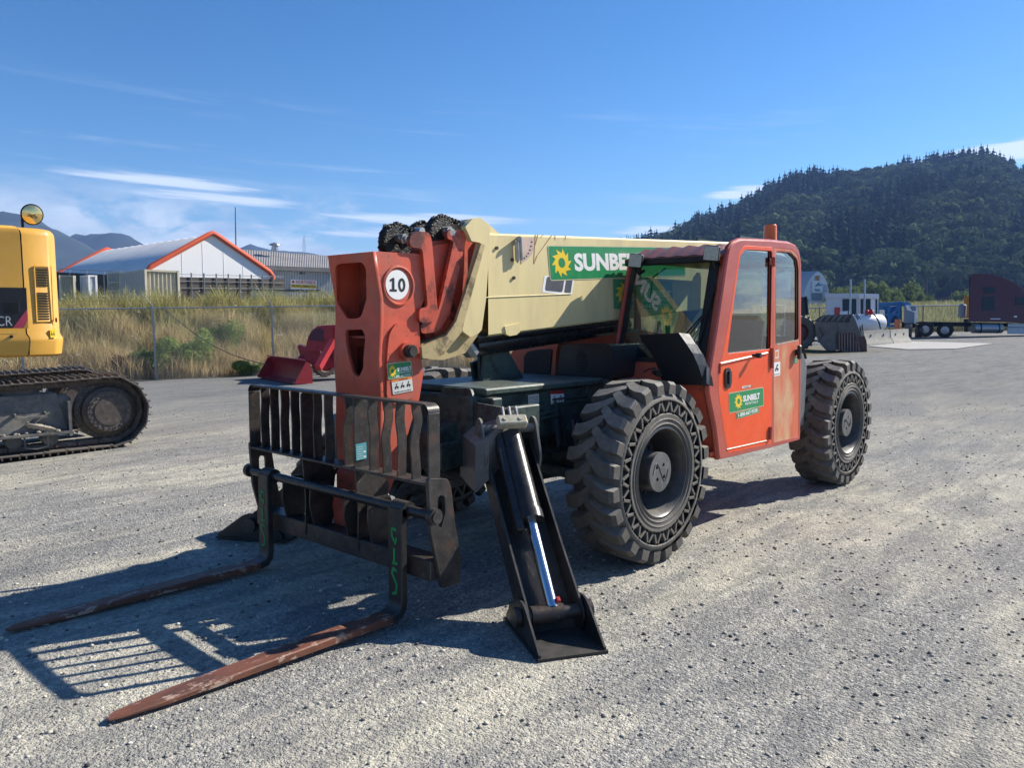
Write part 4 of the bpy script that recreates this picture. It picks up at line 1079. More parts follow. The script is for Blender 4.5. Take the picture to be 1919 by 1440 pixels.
mb.add(flat([[(w_ * (.69 + .155 * math.cos(t)), h_ * (.5 + .235 * math.sin(t))) for t in [j * .2094 for j in range(30)]], [(w_ * (.69 + .065 * math.cos(t)), h_ * (.5 + .145 * math.sin(t))) for t in [j * .2094 for j in range(30)]]]), A0)
mb.build('number_disc', [M['decal_white'], M['decal_black']], head)
mb = MB(); n = 48
mb.tube([c10 + Vector((-.012 + r10 * 1.28 * math.cos(t), .002, -.005 + r10 * 1.28 * math.sin(t))) for t in [2 * math.pi * k / n for k in range(n)]], .010, 6, closed=True)
mb.poly([c10 + Vector((-.01 + r10 * 1.25 * math.cos(t), .0015, r10 * 1.25 * math.sin(t))) for t in [-2 * math.pi * k / n for k in range(n)]])
mb.build('boss_ring', M['orange_faded'], head)
# reinforcing doubler plate with an arched top round the pivot pin
dp = pxy([(723, 665), (727, 625), (740, 606), (752, 605), (764, 616), (774, 640), (780, 668), (784, 695), (783, 740), (740, 760), (722, 748)], y=YM1)
mb = MB(); mb.poly([(x, YM1 + .001, z) for x, z in roundpoly([(p.x, p.z) for p in dp], .05, 4)], (0, .014, 0)); mb.build('doubler_plate', M['orange_faded'], head)
cp_ = pt(757, 658, y=YM1)
mb = MB(); mb.cyl(cp_ + Vector((0, .015, 0)), cp_ + Vector((0, .045, 0)), .058, 24); mb.build('pin_collar', M['orange_faded'], head)
mb = MB(); mb.cyl(cp_ + Vector((0, .03, 0)), cp_ + Vector((0, .085, 0)), .042, 24); mb.cyl(cp_ + Vector((0, .085, 0)), cp_ + Vector((0, .10, 0)), .033, 24); mb.build('pivot_pin', M['worn_steel'], head)
plate_decal('rental_label', pxy([(724, 682), (770, 676), (727, 712)], y=YM1 + .016), GM, small_label, head)
def warn(mb, A, w, h):
    quad(mb, A, 0, 0, w, h, 0, 0, .005); quad(mb, A, 0, h * .86, w, h * 1.0, .001, 1); mb.m = 2
    put_text(mb, A, 'WARNING', w * .35, h * .885, w * .8, h * .975, .002, .01); pictos(mb, A, w * .08, h * .3, w * .95, h * .75, 3, 2, 4); scrib(mb, A, w * .08, h * .08, w * .9, h * .2, 1, 2, 8)
plate_decal('warning_sticker', pxy([(733, 713), (771, 706), (736, 740)], y=YM1 + .016), ['decal_dim', 'decal_orange', 'decal_black'], warn, head)
mb = MB()                                                # tilt link, pin and lower knuckle behind the carriage
mb.box((1.66, YC, .62), (.16, .40, .26), bev=.03); mb.box((1.72, YC, .42), (.14, .34, .34), bev=.03)
for y in (-.12, .12): mb.cyl((1.70, y - .06, .50), (1.70, y + .06, .50), .085, 20)
mb.build('tilt_knuckle', M['orange_dark'], TH)

# ---------------- fork carriage
XC = 1.93; YE = .9675
mb = MB()
ztop, zmid = 1.266, .823
mb.box((XC - .035, 0, ztop), (.085, 2 * YE - .10, .014), bev=.003)
mb.box((XC - .05, 0, zmid), (.13, 2 * YE - .05, .016), bev=.003)
for s in (-1, 1):     # rounded corner and end bar of the backrest
    mb.grid([[(XC + dx, s * (YE - .05 + .05 * math.sin(t)), ztop + .007 - .05 + .05 * math.cos(t)) for t in [k * math.pi / 12 for k in range(7)]] for dx in ((-.0775, .0075) if s > 0 else (.0075, -.0775))], smooth=True)
    mb.grid([[(XC + dx, s * (YE - .05 + .036 * math.sin(t)), ztop + .007 - .05 + .036 * math.cos(t)) for t in [k * math.pi / 12 for k in range(7)]] for dx in ((-.0775, .0075) if s < 0 else (.0075, -.0775))], smooth=True)
    mb.box((XC - .035, s * (YE - .007), (zmid + ztop - .04) / 2), (.085, .014, ztop - zmid - .05), bev=.003)
carr = mb.build('backrest', M['worn_steel'], TH)
def xoff(t, b): return (-.012 - b * .018 * math.exp(-((t - .22) / .14) ** 2) + b * .012 * math.exp(-((t - .55) / .18) ** 2))
nsl = 0
slat_y = [-.83, -.70, -.57, -.44, -.18, -.05, .16, .41, .54, .67, .80]
slat_y = [pt(440 + X / 3.428, 730 + 6 * 0, x=XC).y for X in (165, 225, 292, 360)] if False else slat_y
for i, y in enumerate(slat_y):
    bnd = (.9 if i % 2 == 0 else -.5) * (.35 if y < .1 else 1)
    rows_f, rows_b = [], []
    mb = MB(); K = 12; dep = .062
    L0 = []; L1 = []; L2 = []; L3 = []
    for k in range(K + 1):
        t = k / K; z = ztop - .005 - t * (ztop - zmid - .008); xo = XC + xoff(t, bnd); yo = y
        L0.append((xo, yo - .006, z)); L1.append((xo, yo + .006, z)); L2.append((xo - dep, yo + .006, z)); L3.append((xo - dep, yo - .006, z))
    mb.grid([L0, L1]); mb.grid([L1, L2]); mb.grid([L2, L3]); mb.grid([L3, L0]); bmesh.ops.remove_doubles(mb.b, verts=mb.b.verts[:], dist=1e-5); bmesh.ops.recalc_face_normals(mb.b, faces=mb.b.faces[:])
    for f in mb.b.faces: f.smooth = False
    mb.build('slat', M['worn_steel'], carr)
for y in (-.31, .27):                                       # two wide plates carry on down to the beam
    mb = MB(); mb.poly([(x, y, z) for x, z in roundpoly([(XC, ztop - .01), (XC, zmid), (XC - .02, .55), (XC - .01, .30), (XC - .10, .30), (XC - .22, .45), (XC - .26, .70), (XC - .14, zmid), (XC - .14, ztop - .12), (XC - .09, ztop - .01)], .02, 2)], (0, .012, 0))
    mb.build('hanger_plate', M['worn_steel'], carr)
for y in (-.55, -.22, .16, .40):
    mb = MB(); mb.poly([(x, y, z) for x, z in roundpoly([(XC, .66), (XC + .01, .52), (XC - .03, .34), (XC - .14, .34), (XC - .22, .5), (XC - .16, .66)], .02, 2)], (0, .012, 0))
    mb.build('gusset', M['worn_steel'], carr)
plate_decal('capacity_plate', pxy([(666, 833), (686, 829), (667, 864)], y=.285), ['decal_teal', 'decal_white'],
    lambda mb, A, w, h: (quad(mb, A, 0, 0, w, h, 0, 0), scrib(mb, A, w * .08, h * .08, w * .65, h * .92, 6, 1, 9, hgt=.2), quad(mb, A, w * .7, h * .1, w * .9, h * .2, .001, 1), quad(mb, A, w * .7, h * .4, w * .9, h * .5, .001, 1)), carr)
# end plates with a slot, running down to the beam
def endplate(s):
    ol = [(p.x, p.z) for p in pxy([(802, 898), (838, 898), (844, 912), (852, 985), (862, 1042), (861, 1092), (828, 1104), (817, 1048), (807, 1000)], y=YE)]
    sl_ = [(p.x, p.z) for p in pxy([(819, 938), (821, 930), (828, 928), (833, 932), (834, 960), (826, 992), (820, 985)], y=YE)]
    me = flat([roundpoly(ol, .02, 3), roundpoly(sl_, .015, 3)], .011, .002); mb = MB()
    mb.add(me, Matrix(((1, 0, 0, 0), (0, 0, -1, s * (YE - .008)), (0, 1, 0, 0), (0, 0, 0, 1)))); mb.build('end_plate', M['worn_steel'], carr)
endplate(1); endplate(-1)
zr, xr_ = .6488, 1.925
mb = MB(); mb.cyl((xr_, -YE - .02, zr), (xr_, YE + .02, zr), .030, 20); rod = mb.build('fork_rod', M['black_paint'], carr)
for s in (-1, 1): mb = MB(); mb.cyl((xr_, s * (YE + .005), zr - .0), (xr_, s * (YE + .045), zr), .047, 20); mb.cyl((xr_, s * (YE + .045), zr), (xr_, s * (YE + .056), zr), .034, 20); mb.build('rod_collar', M['worn_steel'], carr)
bt = pt(819, 1057, x=XC - .02); bb = pt(824, 1098, x=XC - .02)
mb = MB(); mb.box((XC - .085, 0, (bt.z + bb.z) / 2), (.13, 2 * YE - .05, bt.z - bb.z), bev=.006); mb.build('crossbeam', M['worn_steel'], carr)
# forks
def fork(y, paint_rows):
    W_ = .062; mb = MB(); xs = 1.965; zt_ = zr + .01
    prof = [(xs, zt_, .040), (xs, .30, .044), (xs + .0, .125, .046), (xs + .008, .078, .05), (xs + .034, .048, .05), (xs + .085, .036, .048), (xs + .5, .036, .044), (xs + 1.0, .030, .036), (xs + 1.35, .024, .024), (xs + 1.56, .020, .014), (xs + 1.60, .018, .010)]
    rows = []; N_ = len(prof)
    for i, (x, z, th) in enumerate(prof):
        x0, z0 = prof[max(0, i - 1)][:2]; x1, z1 = prof[min(N_ - 1, i + 1)][:2]; t = Vector((x1 - x0, 0, z1 - z0)).normalized(); n = Vector((-t.z, 0, t.x))
        if i < 3: n = Vector((1, 0, 0))
        h = th / 2; w = W_ if i < N_ - 4 else (W_ * (1, .93, .62, .30)[i - (N_ - 4)])
        c = Vector((x, y, z + .003)); rows.append([c + n * h + Vector((0, -w + .006, 0)), c + n * h + Vector((0, w - .006, 0)), c + n * (h - .006) + Vector((0, w, 0)), c - n * (h - .004) + Vector((0, w, 0)), c - n * h + Vector((0, w - .006, 0)), c - n * h + Vector((0, -w + .006, 0)), c - n * (h - .004) + Vector((0, -w, 0)), c + n * (h - .006) + Vector((0, -w, 0)), c + n * h + Vector((0, -w + .006, 0))])
    mb.grid(rows, smooth=False); mb.face([mb.b.verts.new(p) for p in rows[-1][:-1]]); mb.face([mb.b.verts.new(p) for p in rows[0][:-1]])
    bmesh.ops.remove_doubles(mb.b, verts=mb.b.verts[:], dist=1e-5); bmesh.ops.recalc_face_normals(mb.b, faces=mb.b.faces[:])
    mb.m = 1
    for f in mb.b.faces:
        if f.calc_center_median().x < xs + .07 : f.material_index = 1
    mb.cyl((xr_, y - .062, zr), (xr_, y + .062, zr), .050, 24)
    fo = mb.build('fork', [M['fork_rust'], M['black_steel']], TH)
    # green sprayed letters down the shank
    mb = MB(); xf_ = xs + .0245
    segs = paint_rows
    for st in segs:
        P = [Vector((xf_, y - u, z)) for u, z in st]
        for i in range(len(P) - 1):
            a, b_ = P[i], P[i + 1]; t = (b_ - a).normalized(); q = Vector((0, -t.z, t.y)) * .0085
            mb.poly([a - q, a + q, b_ + q, b_ - q]); mb.poly([b_ + Vector((.0003, .0085 * math.cos(k), .0085 * math.sin(k))) for k in [j * .785 for j in range(8)]])
    mat('spray_green', (.02, .26, .07), .6) if 'spray_green' not in M else None
    mb.build('spray_mark', M['spray_green'], fo)
S1 = [[(.018, .545), (-.015, .54)], [(.02, .545), (.018, .50), (-.01, .46), (-.02, .49)], [(.0, .43), (.0, .36), (.01, .34), (-.022, .345)], [(-.02, .30), (.01, .31), (.022, .28), (.0, .25), (-.02, .22), (-.012, .17), (.018, .16)]]
fork(.7203, S1); fork(-.7203, S1)
# ---------------- cab
YL = 1.20
side = [(1361, 478), (1364, 465), (1372, 456), (1384, 451), (1440, 453), (1476, 457), (1487, 462), (1494, 473), (1497, 495), (1497, 640), (1495, 823), (1443, 837), (1345, 860), (1338, 800), (1330, 760), (1325, 735), (1325, 715), (1340, 620), (1351, 545)]
S = [(p.x, p.z) for p in pxy(side, y=YL)]
winF = [(1392, 467), (1443, 470), (1440, 655), (1358, 664), (1366, 600), (1382, 480)]
winR = [(1450, 471), (1478, 473), (1490, 485), (1493, 505), (1493, 638), (1450, 647)]
def xz(pts, y=YL): return [(p.x, p.z) for p in pxy(pts, y=y)]
def side_plate(name, outer, holes, y, th, m, parent, bev=.003, r=.0, rh=.03):
    o = roundpoly(outer, r, 3) if r else outer
    me = flat([o] + [roundpoly(h, rh, 3) for h in holes], th / 2, bev); mb = MB()
    mb.add(me, Matrix(((1, 0, 0, 0), (0, 0, -1, y), (0, 1, 0, 0), (0, 0, 0, 1)))); return mb.build(name, M[m], parent)
wf, wr = xz(winF), xz(winR)
# door zone (front half below and window) is separate: the frame keeps the pillar band round it
doorO = [(1390, 461), (1443, 464), (1441, 831), (1360, 849), (1351, 800), (1342, 735), (1342, 708), (1352, 655), (1366, 575), (1380, 475)]
rearO = [(1447, 464), (1480, 467), (1492, 480), (1495, 500), (1494.5, 640), (1493, 819), (1446, 830)]
dO, rO = xz(doorO), xz(rearO)
cab = side_plate('cab', roundpoly(S, .03, 3), [dO, rO], YL, .03, 'pillar', TH, .006, 0, .02)
ZB = min(z for _, z in S)
# front face follows the side profile; windscreen opening
fp = [S[0], S[18], S[17], S[16], S[15], S[14], S[13], S[12]]      # from top down
YI = .285
mb = MB()
def fpx(z):
    for i in range(len(fp) - 1):
        (x0, z0), (x1, z1) = fp[i], fp[i + 1]
        if z0 >= z >= z1: return x0 + (x1 - x0) * (z0 - z) / (z0 - z1 + 1e-9)
    return fp[-1][0]
ztw, zbw = 2.19, 1.395
yl_, yr_ = YI + .06, YL - .10
def fquad(y0, y1, zs, th=.02, off=0):
    for i in range(len(zs) - 1):
        za, zb = zs[i], zs[i + 1]; xa, xb = fpx(za) + off, fpx(zb) + off
        mb.hexa([(xb - th, y0, zb), (xb, y0, zb), (xb, y1, zb), (xb - th, y1, zb), (xa - th, y0, za), (xa, y0, za), (xa, y1, za), (xa - th, y1, za)])
zs_all = [z for _, z in fp]
low = [zbw] + [z for z in zs_all if z < zbw - .01]
fquad(YI, YL - .012, low)
up_ = [fp[0][1], ztw]; fquad(YI, YL - .012, up_)
mid_ = [ztw] + [z for z in zs_all if zbw + .01 < z < ztw - .01] + [zbw]
fquad(YI, yl_, mid_); fquad(yr_, YL - .012, mid_)
mb.box((-1.70, YI + .012, .95), (1.40, .024, .60), bev=.004)
mb.box((-1.10, YI + .012, 1.95), (.07, .03, .62)); mb.box((-2.46, YI + .012, 1.95), (.07, .03, .75))
mb.box((-2.42, (YI + YL) / 2, 1.05), (.03, YL - YI - .03, .9)); mb.box((-2.50, YI + .04, 1.9), (.04, .08, .8)); mb.box((-2.42, YL - .05, 1.85), (.04, .06, .7))
mb.box((-1.62, (YI + YL) / 2, .67), (1.6, YL - YI - .03, .03))
mb.build('cab_shell', M['orange_faded'], cab)
# dark rubber surround and glass of the windscreen
mb = MB()
def fband(y0, y1, z0, z1): 
    xa, xb = fpx(z1) + .004, fpx(z0) + .004
    mb.hexa([(xb - .004, y0, z0), (xb + .004, y0, z0), (xb + .004, y1, z0), (xb - .004, y1, z0), (xa - .004, y0, z1), (xa + .004, y0, z1), (xa + .004, y1, z1), (xa - .004, y1, z1)])
zmids = mid_
for i in range(len(zmids) - 1):
    fband(yl_ - .02, yl_ + .025, zmids[i + 1], zmids[i]); fband(yr_ - .03, yr_ + .055, zmids[i + 1], zmids[i])
fband(yl_, yr_, zbw - .01, zbw + .025); mb.b.verts.ensure_lookup_table()
mb.box((fpx(2.2) + .045, (YI + YL) / 2 - .02, 2.215), (.07, YL - YI - .06, .055), bev=.01)
mb.build('windscreen_seal', M['seal'], cab)
mb = MB(); zz = [ztw] + [z for z in zs_all if zbw + .01 < z < ztw - .01] + [zbw]
mb.poly([(fpx(ztw) - .006, yl_, ztw), (fpx(zbw) - .006, yl_, zbw), (fpx(zbw) - .006, yr_, zbw), (fpx(ztw) - .006, yr_, ztw)])
mb.build('windscreen', M['glass_cab'], cab)
# door with window, lower panel recess, hinges
door = side_plate('door', [(x, z) for x, z in dO], [wf], YL + .004, .028, 'orange_bright', cab, .004, .02, .035)
mb = MB(); mb.poly([(x, YL + .0, z) for x, z in reversed(wf)]); mb.build('door_window', M['glass_side'], cab)
mb = MB(); mb.poly([(x, YL + .0, z) for x, z in reversed(wr)]); mb.build('rear_side_window', M['glass_side'], cab)
def border(mb, pts, y, w, n=1):
    P = [Vector((x, y, z)) for x, z in roundpoly(pts, .035, 3)]; mb.tube(P, w, 4, closed=True)
mb = MB(); border(mb, wf, YL + .012, .009); border(mb, wr, YL + .012, .009); mb.build('window_seal', M['seal'], cab)
rear = side_plate('rear_panel', [(x, z) for x, z in rO], [wr], YL + .002, .026, 'orange_worn', cab, .004, .02, .035)
mb = MB()                                                  # door edge strips: belt lip, kick line, frame lines
def strip(pts, y, r, m=0): mb.m = m; mb.tube(pxy(pts, y=y), r, 5)
strip([(1350, 682), (1438, 662)], YL + .026, .010); strip([(1362, 843), (1438, 826)], YL + .022, .006)
strip([(1350, 682), (1349, 700)], YL + .024, .008)
mb.build('door_trim', M['orange_bright'], cab)
mb = MB()
for a, b_ in (((1450, 482), (1450, 500)), ((1447, 652), (1447, 690)), ((1444, 800), (1443, 824))):
    p, q = pt(*a, y=YL + .03), pt(*b_, y=YL + .03); mb.cyl(p, q, .016, 10); mb.box((p + q) / 2 + Vector((.02, -.012, 0)), (.06, .012, abs(p.z - q.z) * .6), bev=.002)
mb.build('hinge', M['pillar'], cab)
mb = MB(); hp = pxy([(1357, 689), (1368, 690), (1357, 728)], y=YL + .02); A0, w_, h_ = frame4(*hp)
ol = rrect(0, 0, w_, h_, w_ * .4, 5); mb.poly([A0 @ Vector((x, y, 0)) for x, y in ol], (0, .012, 0)); mb.build('door_handle', M['black_plastic'], cab)
mb = MB(); mb.poly([A0 @ Vector((x, y, 0)) + Vector((0, .013, 0)) for x, y in rrect(w_ * .45, h_ * .22, w_ * .85, h_ * .85, w_ * .18, 4)], (0, .012, 0)); mb.build('handle_grip', M['steel_dark'] if 'steel_dark' in M else mat('steel_dark', (.06, .06, .065), .3, metal=.5), cab)
mb = MB(); q = pt(1405, 666, y=YL); mb.cyl(q, q + Vector((0, .07, 0)), .012, 8); mb.cyl(q + Vector((0, .06, 0)), q + Vector((0, .10, 0)), .022, 12)
q = pt(1488, 660, y=YL); mb.cyl(q, q + Vector((0, .05, 0)), .03, 12); mb.box(q + Vector((0, .05, .0)), (.05, .03, .13), bev=.01)
mb.build('latch', M['black_plastic'], cab)
plate_decal('rental_label', pxy([(1365, 737), (1430, 725.5), (1366, 775)], y=YL + .0205), GM,
    lambda mb, A, w, h: sun_band(mb, A, w, h, .14, .38, .39, .88, .42, .74, lambda mb, A, w, h: put_text(mb, A, 'RENTALS', w * .45, h * .24, w * .82, h * .36, .0016, .02, 1.2), .012), cab)
plate_decal('phone_label', pxy([(1379, 774), (1421, 762), (1380, 786)], y=YL + .021), GM,
    lambda mb, A, w, h: (quad(mb, A, 0, 0, w, h, 0, 3), quad(mb, A, .004, .004, w - .004, h - .004, .0008, 0), setattr(mb, 'm', 2), put_text(mb, A, '1-800-667-9328', w * .07, h * .2, w * .93, h * .82, .0016, .03)), cab)
plate_decal('unit_label', pxy([(1390, 724.5), (1406, 721.5), (1390, 729)], y=YL + .0205), ['decal_dim', 'decal_black'],
    lambda mb, A, w, h: (quad(mb, A, 0, 0, w, h, 0, 0), scrib(mb, A, w * .2, h * .3, w * .8, h * .8, 1, 1, 3)), cab)
plate_decal('warning_sticker', pxy([(1448.5, 680), (1461.5, 678), (1448.5, 706)], y=YL + .017), ['decal_white', 'decal_black'],
    lambda mb, A, w, h: (quad(mb, A, 0, 0, w, h, 0, 0), pictos(mb, A, w * .15, h * .3, w * .9, h * .85, 1, 1, 6), scrib(mb, A, w * .1, h * .1, w * .9, h * .2, 1, 1, 6)), cab)
plate_decal('orange_sticker', pxy([(1452, 657), (1459, 655), (1452, 673)], y=YL + .017), ['decal_dim', 'decal_orange'],
    lambda mb, A, w, h: (quad(mb, A, 0, 0, w, h, 0, 0), quad(mb, A, w * .2, h * .2, w * .8, h * .8, .001, 1)), cab)
plate_decal('green_sticker', pxy([(1488, 671), (1495, 669), (1488, 682)], y=YL + .017), ['decal_green', 'decal_white'],
    lambda mb, A, w, h: (quad(mb, A, 0, 0, w, h, 0, 0), scrib(mb, A, w * .15, h * .15, w * .85, h * .9, 3, 1, 6, hgt=.3)), cab)
mb = MB(); A0, w_, h_ = frame4(*pxy([(1479, 780), (1493, 777), (1480, 806)], y=YL + .0165)); put_text(mb, A0, '09', 0, 0, w_, h_, 0, -.01); mb.build('painted_number', M['decal_number'], cab)
# roof: domed ribbed panel
mb = MB(); z0 = S[3][1]; xs0, xs1 = fpx(2.25) + .02, -2.42; cols_ = 49; rows = []
for j in range(9):
    t = j / 8; x = xs0 + (xs1 - xs0) * t; row = []
    for i in range(cols_):
        u = i / (cols_ - 1); y = YI + .0 + (YL - .02 - YI) * u
        edge = min(1, min(u, 1 - u) * 9); fr0 = smooth(0, .12, t) * smooth(1.0, .9, t)
        rib = .5 - .5 * math.cos(u * 6 * 2 * math.pi); z = 2.245 + .085 * math.sqrt(max(0, min(1, fr0 * 1.3))) * (edge ** .5) + .018 * rib * edge * (1 if t > .04 else .3)
        row.append((x, y, z))
    rows.append(row)
mb.grid(rows); bmesh.ops.recalc_face_normals(mb.b, faces=mb.b.faces[:])
if sum(f.normal.z for f in mb.b.faces) < 0: bmesh.ops.reverse_faces(mb.b, faces=mb.b.faces[:])
mb.box(((xs0 + xs1) / 2, (YI + YL) / 2, 2.235), (abs(xs1 - xs0), YL - YI - .03, .02))
mb.build('roof', M['roof_panel'] if 'roof_panel' in M else mat('roof_panel', (.16, .05, .035), .4, var=.3, vs=12, dust=.1), cab)
# rounded rail along the roof edge above the door
mb = MB(); mb.tube([Vector((x, YL - .005, z)) for x, z in S[0:9]], .022, 8); mb.build('roof_rail', M['pillar'], cab); mb = MB(); mb.tube([Vector((x, YL - .004, z)) for x, z in ([S[0]] + [S[18], S[17], S[16], S[15], S[14], S[13], S[12]])], .026, 8); mb.build('corner_post', M['pillar'], cab); mb = MB()
mb.tube([(fpx(z) - .008, YI + .01, z) for _, z in fp], .022, 8)
mb.build('corner_post', M['pillar'], cab)
# beacon
q = pt(1443, 453, y=1.0)
mb = MB(); mb.lathe([(.001, .155), (.050, .152), (.056, .145), (.060, .01), (.062, 0)], q, (0, 0, 1), 24); mb.build('beacon', M['amber'], cab)
mb = MB(); mb.cyl(q - Vector((0, 0, .03)), q + Vector((0, 0, .004)), .068, 20); mb.build('beacon_base', M['seal'], cab)
# work lamps
for (u, v, y, w2) in ((1192, 489, .36, .058), (1334, 475, 1.10, .060)):
    c = pt(u, v, x=fpx(2.2) + .13); R_ = Matrix.Rotation(rad(18), 3, 'Z') @ Matrix.Rotation(rad(-6), 3, 'X')
    mb = MB(); mb.box(c, (.06, w2 * 2, w2 * 2), R_, .012)
    for k in range(5): mb.box(c + R_ @ Vector((-.04, 0, -w2 + .022 + k * .022)), (.03, w2 * 1.7, .006), R_)
    mb.tube([c + Vector((0, 0, -w2)), c + Vector((-.05, 0, -w2 - .05)), c + Vector((-.12, 0, -w2 - .02))], .014, 6); l_ = mb.build('work_lamp', M['seal'], cab)
    mb = MB(); mb.box(c + R_ @ Vector((.031, 0, 0)), (.008, w2 * 1.82, w2 * 1.82), R_, .003)
    mb.build('lamp_lens', M['lamp_face'], cab)
# wiper
def fpt(u, v, off=.02):
    p = pt(u, v, x=-.9)
    for _ in range(12): p = pt(u, v, x=fpx(min(2.2, max(1.2, p.z))) + off)
    return p
mb = MB(); mb.tube([fpt(1283, 629, .05), fpt(1316, 592, .04), fpt(1323, 585, .03)], .007, 6); mb.tube([fpt(1288, 632, .05), fpt(1319, 593, .04)], .006, 6)
mb.tube([fpt(1340, 537, .02), fpt(1325, 587, .025), fpt(1309, 647, .02)], .008, 6); mb.build('wiper', M['seal'], cab)
# black curved mudflap / mirror guard in front of the windscreen
g1 = [(1197, 628), (1272, 625), (1322, 714), (1320, 722), (1240, 718), (1232, 690), (1222, 665), (1200, 640)]
mb = MB(); xg = -.42
NU = 10; rowsL = []; L_ = [(1198, 628), (1203, 641), (1218, 659), (1229, 679), (1237, 702), (1241, 718)]; R__ = [(1272, 624), (1286, 644), (1298, 662), (1308, 684), (1315, 705), (1318, 721)]
for k in range(6):
    x = -.40 - .03 * k + .0 * k; a, b_ = pt(*L_[k], x=x), pt(*R__[k], x=x); rowsL.append((a, b_))
fr2 = [[a, a.lerp(b_, .5), b_] for a, b_ in rowsL]; bk2 = [[p + Vector((-.035, 0, -.01)) for p in r] for r in fr2]
mb.grid(fr2); mb.grid([list(reversed(r)) for r in bk2])
for r0, r1 in zip(fr2[:-1], fr2[1:]):
    i = fr2.index(r0); mb.face([mb.b.verts.new(p) for p in (r0[2], r1[2], r1[2] + Vector((-.12, .02, -.02)), r0[2] + Vector((-.12, .02, -.01)))])
    mb.face([mb.b.verts.new(p) for p in (r0[0], bk2[i][0], bk2[i + 1][0], r1[0])])
mb.face([mb.b.verts.new(p) for p in fr2[0] + list(reversed(bk2[0]))])
mb.tube([pt(1322, 722, x=-.55), pt(1322, 690, x=-.60)], .03, 6)
mb.build('front_guard', M['black_plastic'], cab)
mb = MB(); mb.tube([pt(1207, 698, x=-.60), pt(1215, 692, x=-.52), pt(1228, 690, x=-.50)], .006, 6); mb.tube([pt(1225, 697, x=-.52), pt(1236, 700, x=-.5)], [.02, .035], 8); mb.build('hose_stub', M['black_plastic'], cab)
def wsticker(mb, A, w, h): quad(mb, A, 0, 0, w, h, 0, 0); scrib(mb, A, w * .06, h * .1, w * .94, h * .9, 4, 1, 5, hgt=.4)
for c3 in ([(1303, 657), (1325, 656), (1304, 672)], [(1232, 602), (1239, 602), (1231, 624)], [(1181, 616), (1195, 617), (1180, 622)]):
    P = [fpt(*q, off=-.011) for q in c3]; plate_decal('window_sticker', P, ['decal_dim', 'decal_grey'], wsticker, cab, .001)
# interior: seat, steering wheel, console, rear wall things
mb = MB(); mb.box((-1.70, YI + .012, 1.34), (1.40, .024, .26)); mb.box((-2.38, (YI + YL) / 2, 1.3), (.02, YL - YI - .06, .55)); mb.build('inner_lining', M['black_plastic'], cab)
mb = MB(); mb.box((-1.85, .74, 1.12), (.48, .5, .14), bev=.04); mb.box((-2.12, .74, 1.46), (.14, .48, .62), Matrix.Rotation(-.15, 3, 'Y'), .05); mb.build('seat', M['seat_fabric'], cab)
mb = MB(); c = Vector((-1.22, .76, 1.47)); ax = Vector((-.5, 0, .86)).normalized(); u_ = Vector((0, 1, 0)); v_ = ax.cross(u_)
mb.tube([c + (u_ * math.cos(t) + v_ * math.sin(t)) * .19 for t in [2 * math.pi * k / 28 for k in range(28)]], .015, 8, closed=True)
for t in (0, 2.1, 4.2): mb.tube([c, c + (u_ * math.cos(t) + v_ * math.sin(t)) * .19], .010, 6)
mb.cyl(c, c - ax * .45, .035, 10); mb.build('steering_wheel', M['seal'], cab)
mb = MB(); mb.box((-1.02, .74, 1.22), (.34, .78, .34), bev=.05); mb.box((-1.0, .48, 1.45), (.16, .22, .14), bev=.03); mb.tube([(-1.30, 1.06, 1.3), (-1.30, 1.06, 1.50), (-1.24, 1.06, 1.52), (-1.18, 1.04, 1.50), (-1.18, 1.04, 1.3)], .010, 6); mb.build('dashboard', M['black_plastic'], cab)
mb = MB(); mb.tube([(-1.1, .42, 1.9), (-1.12, .44, 2.1), (-1.2, .52, 2.18)], .006, 5); mb.tube([(-1.35, .44, 1.35), (-1.37, .44, 1.62)], .012, 6); mb.cyl((-1.37, .44, 1.60), (-1.37, .44, 1.68), .022, 8); mb.build('lever', M['seal'], cab)
# rear near fender and the cream uprights of the boom pivot with oval holes
mb = MB(); P = pxy([(1497, 660), (1506, 665), (1512, 690), (1506, 795), (1499, 800)], y=1.12); mb.poly(P, (0, -.35, 0)); mb.build('rear_fender', M['galv_dark'], TH)
mb = MB(); P = pxy([(1500, 625), (1503, 645), (1510, 672), (1503, 676)], y=1.16); mb.tube([P[0], P[1], P[2]], .012, 6); mb.build('grab_rail', M['seal'], TH)
